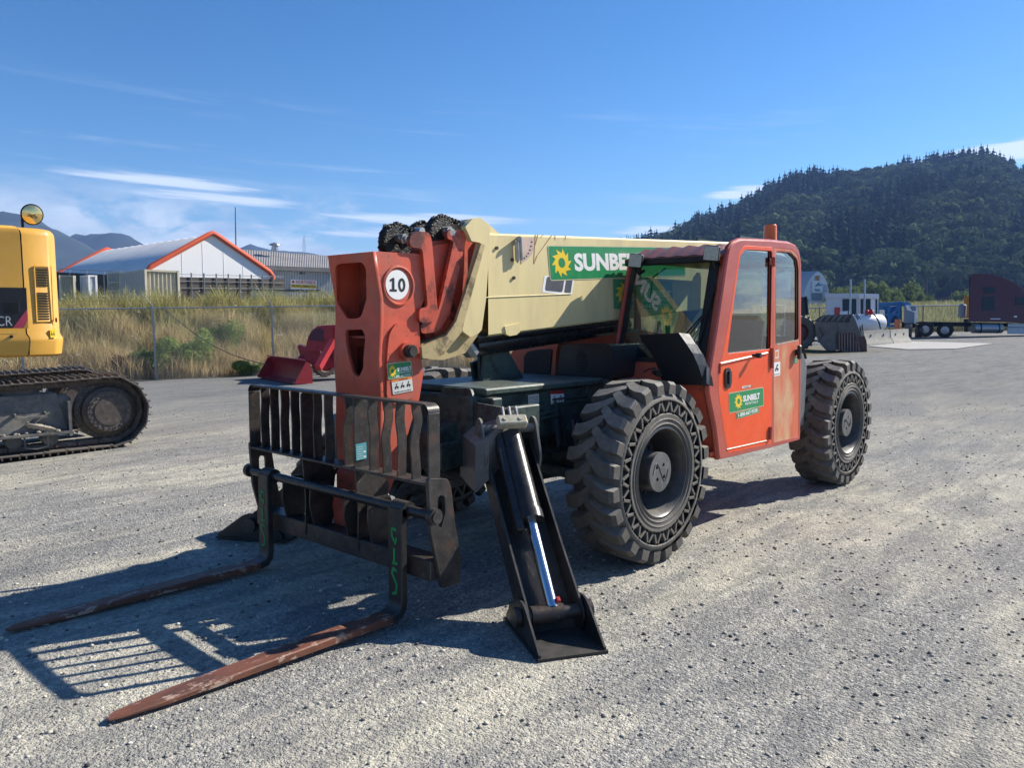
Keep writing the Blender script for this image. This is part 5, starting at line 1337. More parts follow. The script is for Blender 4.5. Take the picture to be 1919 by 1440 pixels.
# ================================================================== BACKGROUND HELPERS
def P_(pts, d): return [pt(u, v, d=d) for u, v in pts]
def hray(u): return (FH + RH * ((u - 959.5) / FPX)).normalized()
def pp(mb, pts, d, w, dirv=None):
    us = [q[0] for q in pts]; um = sum(us) / len(us)
    mb.poly(P_(pts, d), (dirv or hray(um)) * w); return mb
for nm, c, kw in (
    ('yel', (.62, .335, .055), dict(rough=.4, var=.05, dirt=.35, dcol=(.50, .30, .10), ds=3, dirt2=((.25, .14, .05), 14, .7, .74, .6), bump=.03)),
    ('track_steel', (.075, .060, .050), dict(rough=.55, var=.35, vs=15, dirt=.7, dcol=(.16, .13, .105), ds=9, bump=.15, dust=.35)),
    ('under_grey', (.085, .088, .090), dict(rough=.6, var=.25, dirt=.8, dcol=(.20, .185, .155), ds=5, dt=(.45, .6), bump=.1, dust=.5)),
    ('mud', (.30, .27, .22), dict(rough=.95, var=.2, bump=.5, bs=60)),
    ('red_loader', (.36, .022, .028), dict(rough=.35, var=.1, dirt=.3, dcol=(.22, .05, .045), ds=5, dust=.1)),
    ('white_paint', (.72, .73, .74), dict(rough=.5, var=.04, dirt=.25, dcol=(.55, .52, .45), ds=1.2)),
    ('white_tank', (.78, .79, .80), dict(rough=.35, var=.03, dirt=.2, dcol=(.6, .57, .5), ds=2)),
    ('concrete', (.36, .345, .30), dict(rough=.9, var=.15, vs=4, dirt=.4, dcol=(.24, .225, .19), ds=3, bump=.3)),
    ('slab', (.36, .35, .33), dict(rough=.9, var=.1, vs=2, dirt=.3, dcol=(.36, .35, .32), ds=1.5)),
    ('bollard', (.40, .12, .06), dict(rough=.6, var=.15)),
    ('bucket_steel', (.135, .118, .105), dict(rough=.6, var=.25, vs=4, dirt=.7, dcol=(.17, .15, .13), ds=3, bump=.1)),
    ('bucket_rust', (.105, .040, .030), dict(rough=.6, var=.3, vs=4)),
    ('lift_blue', (.02, .12, .30), dict(rough=.45, var=.15)),
    ('grey_panel', (.20, .235, .28), dict(rough=.5, var=.05)),
    ('maroon', (.080, .010, .022), dict(rough=.35, var=.08, coat=.2)),
    ('alu', (.36, .38, .41), dict(rough=.35, metal=.6, var=.1)),
    ('membrane', (.78, .76, .72), dict(rough=.6, var=.05, vs=.4, dirt=.3, dcol=(.36, .36, .35), ds=.3)),
    ('membrane_white', (.84, .84, .83), dict(rough=.55, var=.03, vs=.5, bump=.6, bs=.6)),
    ('membrane_orange', (.68, .115, .045), dict(rough=.5, var=.06, vs=1)),
    ('roof_metal', (.20, .195, .19), dict(rough=.6, var=.2, vs=.5, dirt=.5, dcol=(.26, .22, .19), ds=.5)),
    ('wall_metal', (.62, .64, .66), dict(rough=.5, var=.05)),
    ('mesh_dark', (.075, .066, .058), dict(rough=.9, var=.15, vs=2)),
    ('cont_beige', (.62, .56, .42), dict(rough=.6, var=.06, dirt=.4, dcol=(.42, .36, .26), ds=.8)),
    ('cont_grey', (.56, .53, .45), dict(rough=.6, var=.06)),
    ('dark_glass', (.012, .016, .02), dict(rough=.08, var=.05)),
    ('brown_roof', (.085, .062, .05), dict(rough=.8, var=.2, vs=.1)),
    ('sign_blue', (.05, .16, .22), dict(rough=.5)),
    ('wood', (.42, .22, .09), dict(rough=.7)),
    ('bark', (.10, .075, .055), dict(rough=.9, var=.3)),
): mat(nm, c, **kw)
def tyre_simple(mb, c, ax, R, w, nl=22, rimr=.55, m_t=0, m_r=1, lugd=.04):
    ax = Vector(ax).normalized(); mb.m = m_t; h = w / 2
    mb.lathe([(R * rimr, -h * .8), (R * .62, -h), (R * .9, -h), (R * .97, -h * .7), (R * .97, h * .7), (R * .9, h), (R * .62, h), (R * rimr, h * .8)], c, ax, 36)
    u = ax.orthogonal().normalized(); v = ax.cross(u); C_ = Vector(c)
    for k in range(nl):
        for s in (-1, 1):
            a = 2 * math.pi * (k + (.5 if s > 0 else 0)) / nl; r_ = u * math.cos(a) + v * math.sin(a); t_ = -u * math.sin(a) + v * math.cos(a)
            mb.box(C_ + r_ * (R * .97) + ax * (s * h * .5), (R * .09, R * .10, h * .95), Matrix((r_, (t_ + ax * s * .4).normalized(), ax)).transposed())
    mb.m = m_r
    mb.lathe([(R * rimr, -h * .8), (R * (rimr - .04), -h * .3), (R * (rimr - .06), h * .3), (R * .18, h * .35), (R * .16, h * .7), (.001, h * .7)], c, ax, 28)
    mb.lathe([(R * rimr, h * .8), (R * (rimr - .04), h * .3), (R * (rimr - .06), -h * .3), (R * .18, -h * .35), (R * .16, -h * .7), (.001, -h * .7)], c, ax, 28)
    mb.m = 0

# ================================================================== EXCAVATOR (left)
gA, gB = gp(0, 872), gp(236, 838); xd = (gB - gA); xd.z = 0; xd.normalize(); yd = Vector((0, 0, 1)).cross(xd)      # +X along the track, +Y away
if yd.dot(FH) < 0: yd = -yd
xd = (Matrix.Rotation(rad(40), 3, 'Z') @ RH).normalized(); yd = Vector((-xd.y, xd.x, 0)); yd = -yd if yd.dot(FH) < 0 else yd
ang = math.atan2(xd.y, xd.x); org = gB - xd * .16; org.z = G(org.x, org.y)
EX = empty('excavator', org, 'yellow crawler excavator cut off at the left edge, dusty steel tracks', 'excavator', rz=ang); EX.rotation_euler = (0, -rad(.8), ang)
def EB(mb, name, m, par): return newobj(name, mb.mesh(name), m if isinstance(m, list) else M[m], par, world_space=False)
def track(y0, first):
    R = .475; zc = .51; Ls = 3.6; path = []
    # loop: bottom from x=0 to -Ls ... measured along; returns point, tangent, outward normal
    per = 2 * Ls + 2 * math.pi * R
    def at_(s):
        s %= per
        if s < Ls: return Vector((-s, 0, zc - R)), Vector((0, 0, -1)), Vector((-1, 0, 0))
        s -= Ls
        if s < math.pi * R: a = s / R; return Vector((-Ls - R * math.sin(a), 0, zc - R * math.cos(a))), Vector((-math.sin(a), 0, -math.cos(a))), Vector((-math.cos(a), 0, math.sin(a)))
        s -= math.pi * R
        if s < Ls: sag = -.03 * math.sin(math.pi * s / Ls); return Vector((-Ls + s, 0, zc + R + sag)), Vector((0, 0, 1)), Vector((1, 0, 0))
        s -= Ls; a = s / R; return Vector((R * math.sin(a), 0, zc + R * math.cos(a))), Vector((math.sin(a), 0, math.cos(a))), Vector((math.cos(a), 0, -math.sin(a)))
    n = 38; pitch = per / n
    fr_ = MB()                                                  # side frame
    fr_.box((-1.95, y0 + .30, .50), (3.0, .30, .52), bev=.03); fr_.hexa([(-3.4, y0 + .10, .30), (-.52, y0 + .10, .30), (-.52, y0 + .5, .30), (-3.4, y0 + .5, .30), (-3.4, y0 + .16, .80), (-.62, y0 + .16, .80), (-.62, y0 + .5, .80), (-3.4, y0 + .5, .80)])
    fr_.box((-.50, y0 + .16, .46), (.035, .28, .46)); fr_.box((-2.0, y0 + .09, .285), (3.0, .18, .03)); fr_.box((-.62, y0 + .2, .27), (.35, .2, .05), bev=.01)
    f = EB(fr_, 'track_frame', 'under_grey', EX)
    ln = MB()
    for k in range(n):                                          # chain links
        p, nn, tt = at_(k * pitch); 
        for yy in (y0 + .21, y0 + .37): ln.box(p - nn * .055 + Vector((0, yy, 0)), (pitch * 1.08, .045, .085), Matrix((tt, Vector((0, 1, 0)), nn)).transposed(), .02)
        ln.cyl(p - nn * .06 + tt * pitch * .4 + Vector((0, y0 + .17, 0)), p - nn * .06 + tt * pitch * .4 + Vector((0, y0 + .41, 0)), .026, 8)
    EB(ln, 'track_chain', 'track_steel', f)
    sb = MB(); sb.box((0, .30, .0), (pitch * .97, .60, .020), bev=.003)
    for q in (-.36, 0, .36): sb.box((pitch * q, .30, .026), (.016, .60, .036), bev=.003)
    sb.box((-pitch * .47, .30, -.006), (.03, .60, .02)); me = sb.mesh('track_shoe'); me.materials.append(M['track_steel'])
    for k in range(n):
        p, nn, tt = at_(k * pitch + pitch * .5)
        o = bpy.data.objects.new('track_shoe', me); COL.objects.link(o); o.parent = f
        o.matrix_basis = Matrix(((tt.x, 0, nn.x, p.x), (0, 1, 0, y0), (tt.z, 0, nn.z, p.z), (0, 0, 0, 1)))
    sp = MB()
    sp.lathe([(.001, -.01), (.19, -.01), (.195, .0), (.275, .0), (.28, .02), (.33, .06), (.34, .16), (.405, .17), (.41, .30)], (0, y0 + .08, zc), (0, 1, 0), 40)
    for f_ in sp.b.faces: f_.smooth = False
    EB(sp, 'sprocket', 'track_steel', f)
    sp = MB()
    for k in range(20): a = 2 * math.pi * k / 20; sp.cyl((.235 * math.cos(a), y0 + .068, zc + .235 * math.sin(a)), (.235 * math.cos(a), y0 + .085, zc + .235 * math.sin(a)), .014, 6)
    for k in range(22): a = 2 * math.pi * k / 22; sp.cyl((.375 * math.cos(a), y0 + .235, zc + .375 * math.sin(a)), (.375 * math.cos(a), y0 + .255, zc + .375 * math.sin(a)), .017, 6)
    tag(EB(sp, 'sprocket_bolt', 'under_grey', f), kind='stuff')
    for k in range(7):
        rl = MB(); x = -.72 - k * .42; rl.cyl((x, y0 + .16, .20), (x, y0 + .44, .20), .095, 18); EB(rl, 'track_roller', 'under_grey', f)
    if first:
        for x in (-.95, -1.85, -2.75):                            # steps
            st = MB(); st.box((x, y0 + .02, .52), (.36, .02, .035), bev=.004); st.box((x + .17, y0 + .07, .55), (.02, .12, .05)); st.box((x - .17, y0 + .07, .55), (.02, .12, .05)); EB(st, 'step', 'under_grey', f)
        for x in (-.9, -1.5, -2.1):
            gd = MB(); gd.tube([(x - .13, y0 + .07, .26), (x - .13, y0 + .06, .12), (x, y0 + .06, .095), (x + .13, y0 + .06, .12), (x + .13, y0 + .07, .26)], .012, 6); EB(gd, 'roller_guard', 'under_grey', f)
        mu = MB(); rr = random.Random(3)
        for k in range(60):
            x = -.6 - 2.2 * rr.random(); c = Vector((x, y0 + .03 + .12 * rr.random(), .305 + .012 * rr.random())); r = .012 + .022 * rr.random()
            mu.lathe([(.001, -r * .4), (r, -r * .2), (r * .7, r * .5), (.001, r * .7)], c, (rr.random() * .4, rr.random() * .4, 1), 6)
        for k in range(14):
            t = k / 13; c = Vector((-.98 + .28 * t, y0 + .06, .43 - .10 * t)); r = .04 + .015 * rr.random(); mu.lathe([(.001, -r), (r, 0), (.001, r * .8)], c, (0, .3, 1), 7)
        tag(EB(mu, 'dried_mud', 'mud', f), kind='stuff')
track(0.0, True); track(2.0, False)
# upper body: turned on its ring, its rounded counterweight faces the viewpoint
ub = MB(); ub.cyl((-2.0, 1.3, .75), (-2.0, 1.3, 1.2), .55, 24); ub.box((-2.0, 1.3, .72), (1.6, 1.9, .28), bev=.05); EB(ub, 'turntable', 'under_grey', EX)
bc = pt(118, 600, d=10.35); ub_ang = math.atan2(RH.y, RH.x) + rad(31)
inv = Matrix.Translation(-org); Rinv = Matrix.Rotation(-ang, 4, 'Z')
def wl(p): return (Rinv @ (inv @ Vector(p).to_4d().to_3d().to_4d())).to_3d() if False else Rinv @ (Vector(p) - org)
XU = Vector((math.cos(ub_ang), math.sin(ub_ang), 0)); YU = Vector((-math.sin(ub_ang), math.cos(ub_ang), 0))
if YU.dot(FH) < 0: YU = -YU
plan = [(-3.2, 0), (-.50, 0)] ; arc_ = [(-.36, 0), (-.10, .06)] + [(-.10 + .10 * math.sin(t), .075 + .30 * (1 - math.cos(t))) for t in [k * math.pi / 12 for k in range(1, 7)]] + [(0, 1.9), (-3.2, 1.9)]
zb_, zt2 = pt(100, 668, d=10.4).z, pt(60, 430, d=10.4).z
def U(x, y, z): return bc.xy.to_3d() + XU * x + YU * y + Vector((0, 0, z))
def ring_(pl, z, ins, insx=None):
    cx, cy = -1.6, .95
    return [U(x - (ins if x > -.6 else 0) * (x - cx) / abs(x - cx), y + (ins if y < .9 else -ins), z) for x, y in pl]
plA = [(-.372, .0)] + arc_[1:-1] + [(-.372, 1.9)]            # right-hand cover
plB = [(-3.2, 0), (-.388, 0), (-.388, 1.9), (-3.2, 1.9)]
def shell(pl, name, dz=0.0, par=None):
    mb = MB(); zs = [(zb_, .06), (zb_ + .03, .02), (zb_ + .20, .0), (zb_ + .24, .0), (zb_ + .30, .035), (zt2 - .10 + dz, .045), (zt2 - .05 + dz, .055), (zt2 - .015 + dz, .085), (zt2 + dz, .14)]
    rows = [ring_(pl, z, i) for z, i in zs]; rows = [r + [r[0]] for r in rows]; mb.grid(rows, smooth=False)
    mb.poly(rows[-1][:-1]); mb.poly(rows[0][:-1]); bmesh.ops.remove_doubles(mb.b, verts=mb.b.verts[:], dist=1e-4); bmesh.ops.recalc_face_normals(mb.b, faces=mb.b.faces[:])
    return mb.build(name, M['yel'], par)
cw = shell(plA, 'engine_cover', 0, EX); cwB = shell(plB, 'counterweight', .015, EX)
def Uf(x, z, off=.0): # point on the angled facet of the cover
    t = (x + .36) / .26; return U(x, .045 * (1 if z > zb_ + .25 else 0) + .06 * t - off, z)
zpx = lambda v, d=10.4: pt(80, v, d=d).z
mb = MB()
for (a, b_) in ((505, 538), (548, 600)):
    n = int((b_ - a) / 4.6)
    for k in range(n):
        v = a + (b_ - a) * (k + .5) / n; z = zpx(v); mb.hexa([Uf(-.275, z - .008, .004), Uf(-.15, z - .008, .004), Uf(-.15, z - .008, -.01), Uf(-.275, z - .008, -.01), Uf(-.275, z + .008, .004), Uf(-.15, z + .008, .004), Uf(-.15, z + .008, -.01), Uf(-.275, z + .008, -.01)])
mb.build('vent_slot', M['seal'], cw)['kind'] = 'stuff'
mb = MB(); z0, z1 = zpx(603), zpx(500); P = [Uf(-.295, z0, .004), Uf(-.105, z0, .004), Uf(-.105, z1, .004), Uf(-.295, z1, .004)]; mb.tube(P, .008, 5, closed=True)
mb.build('panel_edge', M['yel'], cw)
mb = MB(); q = Uf(-.075, zpx(600), .006); mb.poly([q + XU * .014 * math.cos(t) + Vector((0, 0, .035 * math.sin(t))) for t in [k * .785 for k in range(8)]], YU * .01); mb.build('side_reflector', M['decal_red'], cw)
plate_decal('warning_sticker', [Uf(-.15, zpx(617), .006), Uf(-.09, zpx(617), .006), Uf(-.15, zpx(633), .006)], ['decal_yellow', 'decal_black'], lambda mb, A, w, h: (quad(mb, A, 0, 0, w, h, 0, 0), pictos(mb, A, w * .1, h * .2, w * .9, h * .8, 2, 1, 4)), cw)
b0 = U(-1.7, .025, zpx(541)); b1 = U(-.392, .025, zpx(541)); b2 = U(-1.7, .025, zpx(615))
def blk(mb, A, w, h):
    quad(mb, A, 0, 0, w, h, 0, 0); put = lambda *a: None
    mb.m = 1; put_text(mb, A, 'LCR', w - .40, h * .06, w - .17, h * .30, .0015, .0)
    mb.m = 2; mb.poly([A @ Vector(q) for q in ((w - .17, 0, .001), (w - .05, 0, .001), (w, h * .22, .001), (w, h * .48, .001))])
    mb.m = 3; mb.poly([A @ Vector(q) for q in ((w - .05, 0, .0012), (w, 0, .0012), (w, h * .22, .0012))])
plate_decal('black_band', (b0, b1, b2), ['decal_black', 'decal_dim', 'decal_pinkred', 'yel'], blk, cwB, .002) if 'decal_pinkred' in M else (mat('decal_pinkred', (.55, .06, .10), .4), plate_decal('black_band', (b0, b1, b2), ['decal_black', 'decal_dim', 'decal_pinkred', 'yel'], blk, cwB, .002))
mb = MB(); c = U(-.56, .02, zpx(577)); mb.box(c, (.16, .01, .14), Matrix((XU, YU, Vector((0, 0, 1)))).transposed(), .003); mb.cyl(c - YU * .0, c - YU * .02, .018, 8); mb.build('latch', M['seal'], cwB)
mb = MB(); c = U(-.58, .0, zpx(630)); mb.cyl(c - YU * .01, c + YU * .02, .02, 12); mb.build('bolt', M['seal'], cwB)
# coil of hose below and the round mirror
mb = MB(); 
for k in range(3): c = U(-.95, .2, zb_ - .08 - .012 * k); mb.tube([c + XU * .18 * math.cos(t) + YU * .1 * math.sin(t) + Vector((0, 0, .03 * math.sin(t))) for t in [j * .524 for j in range(12)]], .014, 6, closed=True)
mb.build('hose', M['black_plastic'], EX)
mp_ = pt(60, 402, d=10.9)
mb = MB(); mb.tube([pt(43, 432, d=10.9), pt(41, 402, d=10.9), pt(44, 394, d=10.9), pt(52, 397, d=10.95)], .018, 8); mr = mb.build('mirror_arm', M['seal'], EX)
ax = (RH * .72 - FH * .66 - Vector((0, 0, .12))).normalized()
mb = MB(); mb.lathe([(.001, .035), (.08, .03), (.128, .012), (.135, 0)], mp_, ax, 28); mb.build('mirror_glass', mat('mirror_yellow_reflection', (.80, .62, .28), .12, metal=.9, var=.15, vs=12, rvar=.05), mr)  # yellow tint stands in for the excavator body reflected in the mirror
mb = MB(); mb.lathe([(.135, -.01), (.145, .0), (.138, .014)], mp_, ax, 28); mb.lathe([(.001, -.03), (.1, -.025), (.14, -.005)], mp_, ax, 28); mb.build('mirror_rim', M['seal'], mr)

# ================================================================== RED LOADER
q0, q1, q2 = gp(552, 721), gp(482.5, 709.5), gp(594, 720.5)
RL = empty('compact_loader', (q0 + q1) / 2 + (q2 - q0), 'small red loader with its empty bucket resting on the gravel by the fence', 'loader')
Wd = (q1 - q0); Wd.z = 0; wl_ = Wd.length; Wd.normalize(); Dd = Vector((0, 0, 1)).cross(Wd); Dd = -Dd if Dd.dot(q2 - q0) < 0 else Dd; dep = (q2 - q0).dot(Dd)
gz = q0.z
def LQ(s, w, z): return Vector((q0.x, q0.y, gz)) + Dd * s + Wd * w + Vector((0, 0, z))
dep = max(.5, dep); sc_ = 1.0
bp = [(0, .01), (dep, .01), (dep, .34), (dep * .86, .56), (dep * .66, .60), (.02, .06)]
for w in (0, wl_): mb = MB(); mb.poly([LQ(s, w - .01, z) for s, z in bp], Wd * .02); mb.build('bucket_side', M['red_loader'], RL)
mb = MB(); prof_ = [(-.02, .012), (dep * .5, .015), (dep * .85, .05), (dep * .98, .2), (dep * .98, .36), (dep * .84, .56), (dep * .62, .64)]
mb.grid([[LQ(s, 0, z) for s, z in prof_], [LQ(s, wl_, z) for s, z in prof_]]); mb.grid([[LQ(s + .015, wl_, z - .01) for s, z in prof_], [LQ(s + .015, 0, z - .01) for s, z in prof_]])
mb.tube([LQ(dep * .62, 0, .64), LQ(dep * .62, wl_, .64)], .02, 6); mb.build('bucket_shell', M['red_loader'], RL)
mb = MB(); mb.box(LQ(.0, .04, .04), (.05, .05, .05)); mb.build('worn_corner', M['mud'], RL)
dL_ = 22.6
mb = MB(); pp(mb, [(573, 651), (577, 632), (584, 620), (594, 612), (606, 610), (650, 608), (668, 612), (668, 690), (612, 690), (606, 665), (600, 657), (572, 661), (557, 650), (560, 646)], dL_, 1.0); hood = mb.build('hood', M['red_loader'], RL)
mb = MB(); pp(mb, [(578, 637), (582, 625), (590, 617), (600, 615), (608, 622), (608, 640), (600, 640)], dL_ - .03, .04)
mb.build('hood_recess', M['maroon'], hood)
mb = MB(); pp(mb, [(612, 645), (606, 628), (610, 616), (622, 612), (626, 642), (617, 648)], dL_ - .25, .1); mb.build('side_guard', M['red_loader'], RL)
mb = MB(); mb.beam(pt(624, 640, d=dL_ - .25), pt(596, 690, d=21.6), .16, .18); mb.build('lift_arm', M['red_loader'], RL); mb = MB(); mb.beam(pt(590, 640, d=dL_ + .7), pt(560, 680, d=22.6), .14, .16); mb.build('lift_arm', M['red_loader'], RL)
mb = MB(); pp(mb, [(557, 650), (573, 655), (600, 657), (604, 690), (566, 676)], dL_ + .1, .6); mb.build('chassis', M['red_loader'], RL)
mb = MB(); g_ = gp(608, 706); ax_ = (Wd * 1.0); tyre_simple(mb, Vector((g_.x, g_.y, G(g_.x, g_.y) + .37)), ax_, .37, .26, 16); mb.build('tyre', [M['rubber'], M['red_loader']], RL)
g2_ = g_ + Wd * -.0 + FH * 1.1; mb = MB(); tyre_simple(mb, Vector((g2_.x, g2_.y, G(g2_.x, g2_.y) + .37)), ax_, .37, .26, 16); mb.build('tyre', [M['rubber'], M['red_loader']], RL)
mb = MB(); pp(mb, [(650, 640), (668, 640), (668, 680), (640, 676)], dL_ + .2, .8); pp(mb, [(618, 664), (650, 664), (650, 674), (618, 674)], dL_, .1); mb.build('rear_body', M['red_loader'], RL)

# ================================================================== RIGHT SIDE OF THE YARD
# concrete apron
P = [gp(1628, 650), gp(1712, 641), gp(1862, 645), gp(1790, 655), gp(1700, 656)]
mb = MB(); mb.poly([p + Vector((0, 0, .02)) for p in P], (0, 0, .012)); tag(mb.build('concrete_apron', M['slab']), kind='structure')
# traffic barriers
def barrier(u0, u1, v0, v1, label):
    a, b_ = gp(u0, v0), gp(u1, v1); dr = (b_ - a).normalized(); n = Vector((0, 0, 1)).cross(dr).normalized(); n = -n if n.dot(FH) < 0 else n; L_ = (b_ - a).length
    H = .82; ol = [(-.02, 0), (0, .07), (.05, .20), (.19, .38), (.215, H), (.385, H), (.41, .38), (.55, .20), (.60, .07), (.62, 0)]
    mb = MB(); mb.poly([a + n * x + Vector((0, 0, z - .03)) for x, z in ol], dr * (L_ - .03)); r = mb.build('concrete_barrier', M['concrete'])
    tag(r, label, 'barrier', 'concrete barriers by the fuel tank'); 
    for t in (.25, .72): mb = MB(); mb.box(a + dr * L_ * t + n * .195 + Vector((0, 0, .52)), (.06, .03, .12), Matrix((dr, n, Vector((0, 0, 1)))).transposed()); mb.build('lifting_slot', M['seal'], r)
barrier(1625, 1675, 648, 645, 'grey concrete traffic barrier nearer to the rusty loader bucket'); barrier(1675.5, 1709, 645, 642.5, 'grey concrete traffic barrier nearer to the blue lift')
for u, lab in ((1618.5, 'rusty orange bollard pipe just behind the loader bucket corner'), (1680.5, 'orange bollard pipe behind the barriers before the blue lift')):
    p = gp(u, 640); dd = latd(p.x, p.y)[1]; tp = pt(u, 599.5, d=dd); mb = MB(); mb.cyl((p.x, p.y, p.z), (p.x, p.y, tp.z), 5 / FPX * dd, 16); mb.cyl((p.x, p.y, tp.z), (p.x, p.y, tp.z + .03), 5.4 / FPX * dd, 16); tag(mb.build('bollard', M['bollard']), lab, 'bollard', 'orange bollard pipes')
# wheel loader: bucket, tyre and dark body showing behind the cab
bk_ = gp(1560, 660); dB = latd(bk_.x, bk_.y)[1]
WL = empty('wheel_loader', bk_, 'wheel loader half hidden behind the orange cab, big rusty bucket on the ground', 'loader')
mb = MB(); pp(mb, [(1527, 606), (1530, 603), (1572, 604.5), (1572, 620), (1575, 655), (1560, 658), (1548, 657), (1537, 645), (1529, 630)], dB, 1.6)
pp(mb, [(1523, 603), (1541, 591), (1597, 589), (1592, 604), (1572, 604.5)], dB + .12, 1.3)
bkt = mb.build('bucket', M['bucket_steel'], WL)
mb = MB(); pp(mb, [(1572.3, 604.5), (1591, 604), (1597, 589), (1603, 600), (1618, 640), (1624, 660), (1585, 660), (1572, 657)], dB - .06, 1.5); mb.build('bucket_side', M['bucket_steel'], bkt)
mb = MB(); pp(mb, [(1611, 632), (1620, 629), (1624, 640), (1625, 661), (1619, 660), (1613, 648)], dB - .14, .1); mb.build('cutting_edge', M['bucket_rust'], bkt)
for k in range(8):
    u = 1572 + k * 5.3; mb = MB(); pp(mb, [(u, 626 if k < 6 else 640), (u + .9, 626 if k < 6 else 640), (u + 1.2, 658), (u + .2, 658)], dB - .12, .06); mb.build('wear_strip', M['concrete'], bkt)
mb = MB(); pp(mb, [(1568, 625), (1602, 624), (1612, 658), (1570, 657)], dB - .08, .02); mb.build('rusty_patch', M['bucket_rust'], bkt)
for k in range(5): u = 1535 + k * 11; mb = MB(); mb.beam(pt(u, 602, d=dB - .03), pt(u + 9, 590.5, d=dB + .1), .06, .06); mb.build('rib', M['bucket_steel'], bkt)
mb = MB(); mb.beam(pt(1538, 612, d=dB - .05), pt(1545, 628, d=dB - .05), .08, .06); mb.beam(pt(1545, 628, d=dB - .05), pt(1534, 642, d=dB - .05), .08, .06); mb.build('hook_plate', M['bucket_steel'], bkt)
cw_ = pt(1496, 621, d=dB + .3); cw_.z = G(cw_.x, cw_.y) + .80; mb = MB(); tyre_simple(mb, cw_, (-FH + RH * .15), .80, .55, 20, .5); mb.build('tyre', [M['rubber'], M['bucket_rust']], WL)
mb = MB(); pp(mb, [(1440, 560), (1497, 558), (1511, 557), (1515, 562), (1514, 590), (1500, 592), (1440, 600)], dB + .9, 1.4); mb.tube(P_([(1497, 560), (1511, 557), (1514, 590)], dB + .85), .06, 6); mb.build('body', M['black_plastic'], WL)
# fuel tank
dT = dB + 10; gT = None
c0, c1 = pt(1600, 606, d=dT), pt(1648, 605.5, d=dT + .6)
FT = empty('fuel_tank', ((c0 + c1) / 2).xy.to_3d() + Vector((0, 0, G(*((c0 + c1) / 2).xy))), 'white horizontal fuel tank with two tall vent pipes and red pumps', 'fuel tank')
ax = (c1 - c0).normalized(); R_t = 16.5 / FPX * dT; L_ = (c1 - c0).length
mb = MB(); mb.lathe([(.001, -.28), (R_t * .5, -.22), (R_t * .85, -.10), (R_t, 0), (R_t, L_), (R_t * .85, L_ + .12), (R_t * .5, L_ + .22), (.001, L_ + .26)], c0, ax, 40); mb.build('tank', M['white_tank'], FT)
mb = MB(); zg = G(*((c0 + c1) / 2).xy)
for t in (.2, .8): q = c0.lerp(c1, t); mb.box((q.x, q.y, (q.z - R_t + zg) / 2), (.5, .5, max(.1, q.z - R_t - zg + .2)))
mb.build('cradle', M['concrete'], FT)
for u, v0, v1 in ((1593.5, 526, 590), (1620, 526, 594)): mb = MB(); mb.cyl(pt(u - .3, v1, d=dT), pt(u + .7, v0, d=dT), .055, 10); mb.cyl(pt(u + .7, v0, d=dT), pt(u + .7, v0 - 2.5, d=dT), .075, 8); mb.build('vent_pipe', M['alu'], FT)
for u in (1624.5, 1633): mb = MB(); c = pt(u, 586, d=dT); mb.box(c, (.22, .22, .26), bev=.03); mb.cyl(c, c + Vector((0, 0, .2)), .06, 8); mb.build('pump', M['decal_red'], FT)
mb = MB()
for uu in (0, 4): mb.tube(P_([(1600 + uu, 588), (1606 + uu, 594), (1611 + uu, 606), (1613 + uu, 622)], dT - R_t * .8), .03, 5)
mb.tube(P_([(1637, 588), (1643, 596), (1648, 606), (1650, 617)], dT - R_t * .8), .04, 5); mb.build('fuel_hose', M['seal'], FT)
mb = MB(); pp(mb, [(1574, 584), (1589, 583), (1589, 592), (1574, 592)], dT, .4); mb.build('white_box', M['white_paint'], FT)
# site office
dO_ = dT + 5
SO = empty('site_office', gp(1597, 626), 'small flat roofed white site office with dark windows behind the fuel tank', 'shed')
bz = G(*pt(1597, 600, d=dO_).xy); vb_ = 720 - 0
mb = MB(); pp(mb, [(1548, 558), (1609, 558), (1609, 622), (1548, 622)], dO_, 2.6); mb.build('wall', M['white_wall_shaded'] if 'white_wall_shaded' in M else mat('white_wall_shaded', (.52, .55, .60), .6, var=.04), SO)  # darker copy of the white paint: the shaded side is put into the colour
mb = MB(); pp(mb, [(1609.5, 558), (1646, 557), (1646, 618), (1609.5, 622)], dO_ + .02, 2.5, (FH + RH * .1).normalized()); mb.build('end_wall', M['white_paint'], SO)
mb = MB(); pp(mb, [(1546, 550), (1610, 550), (1610, 558.5), (1547, 558.5)], dO_ - .08, 2.9); rf = mb.build('roof', M['white_wall_shaded'], SO)
mb = MB(); pp(mb, [(1610, 550), (1647.5, 551), (1647.5, 559), (1610, 559)], dO_ - .09, 2.9); mb.build('roof_fascia', M['white_paint'], SO)
for q in ([(1579, 560.5), (1605, 560.5), (1605, 590), (1579, 590)], [(1613, 560.5), (1619, 560.5), (1619, 590), (1613, 590)], [(1622, 560.5), (1631.5, 560.5), (1631.5, 592), (1622, 592)], [(1641, 561), (1644, 561), (1644, 592), (1641, 592)]):
    mb = MB(); pp(mb, q, dO_ - .03, .03); w = mb.build('window', M['dark_glass'], SO)
mb = MB(); pp(mb, [(1631.8, 562), (1640, 562), (1640, 596), (1631.8, 596)], dO_ - .035, .03); mb.build('door', M['white_tank'], SO)
mb = MB(); pp(mb, [(1564, 576), (1574.5, 576), (1574.5, 592), (1564, 592)], dO_ - .04, .03); mb.build('red_notice', M['decal_red'], SO)
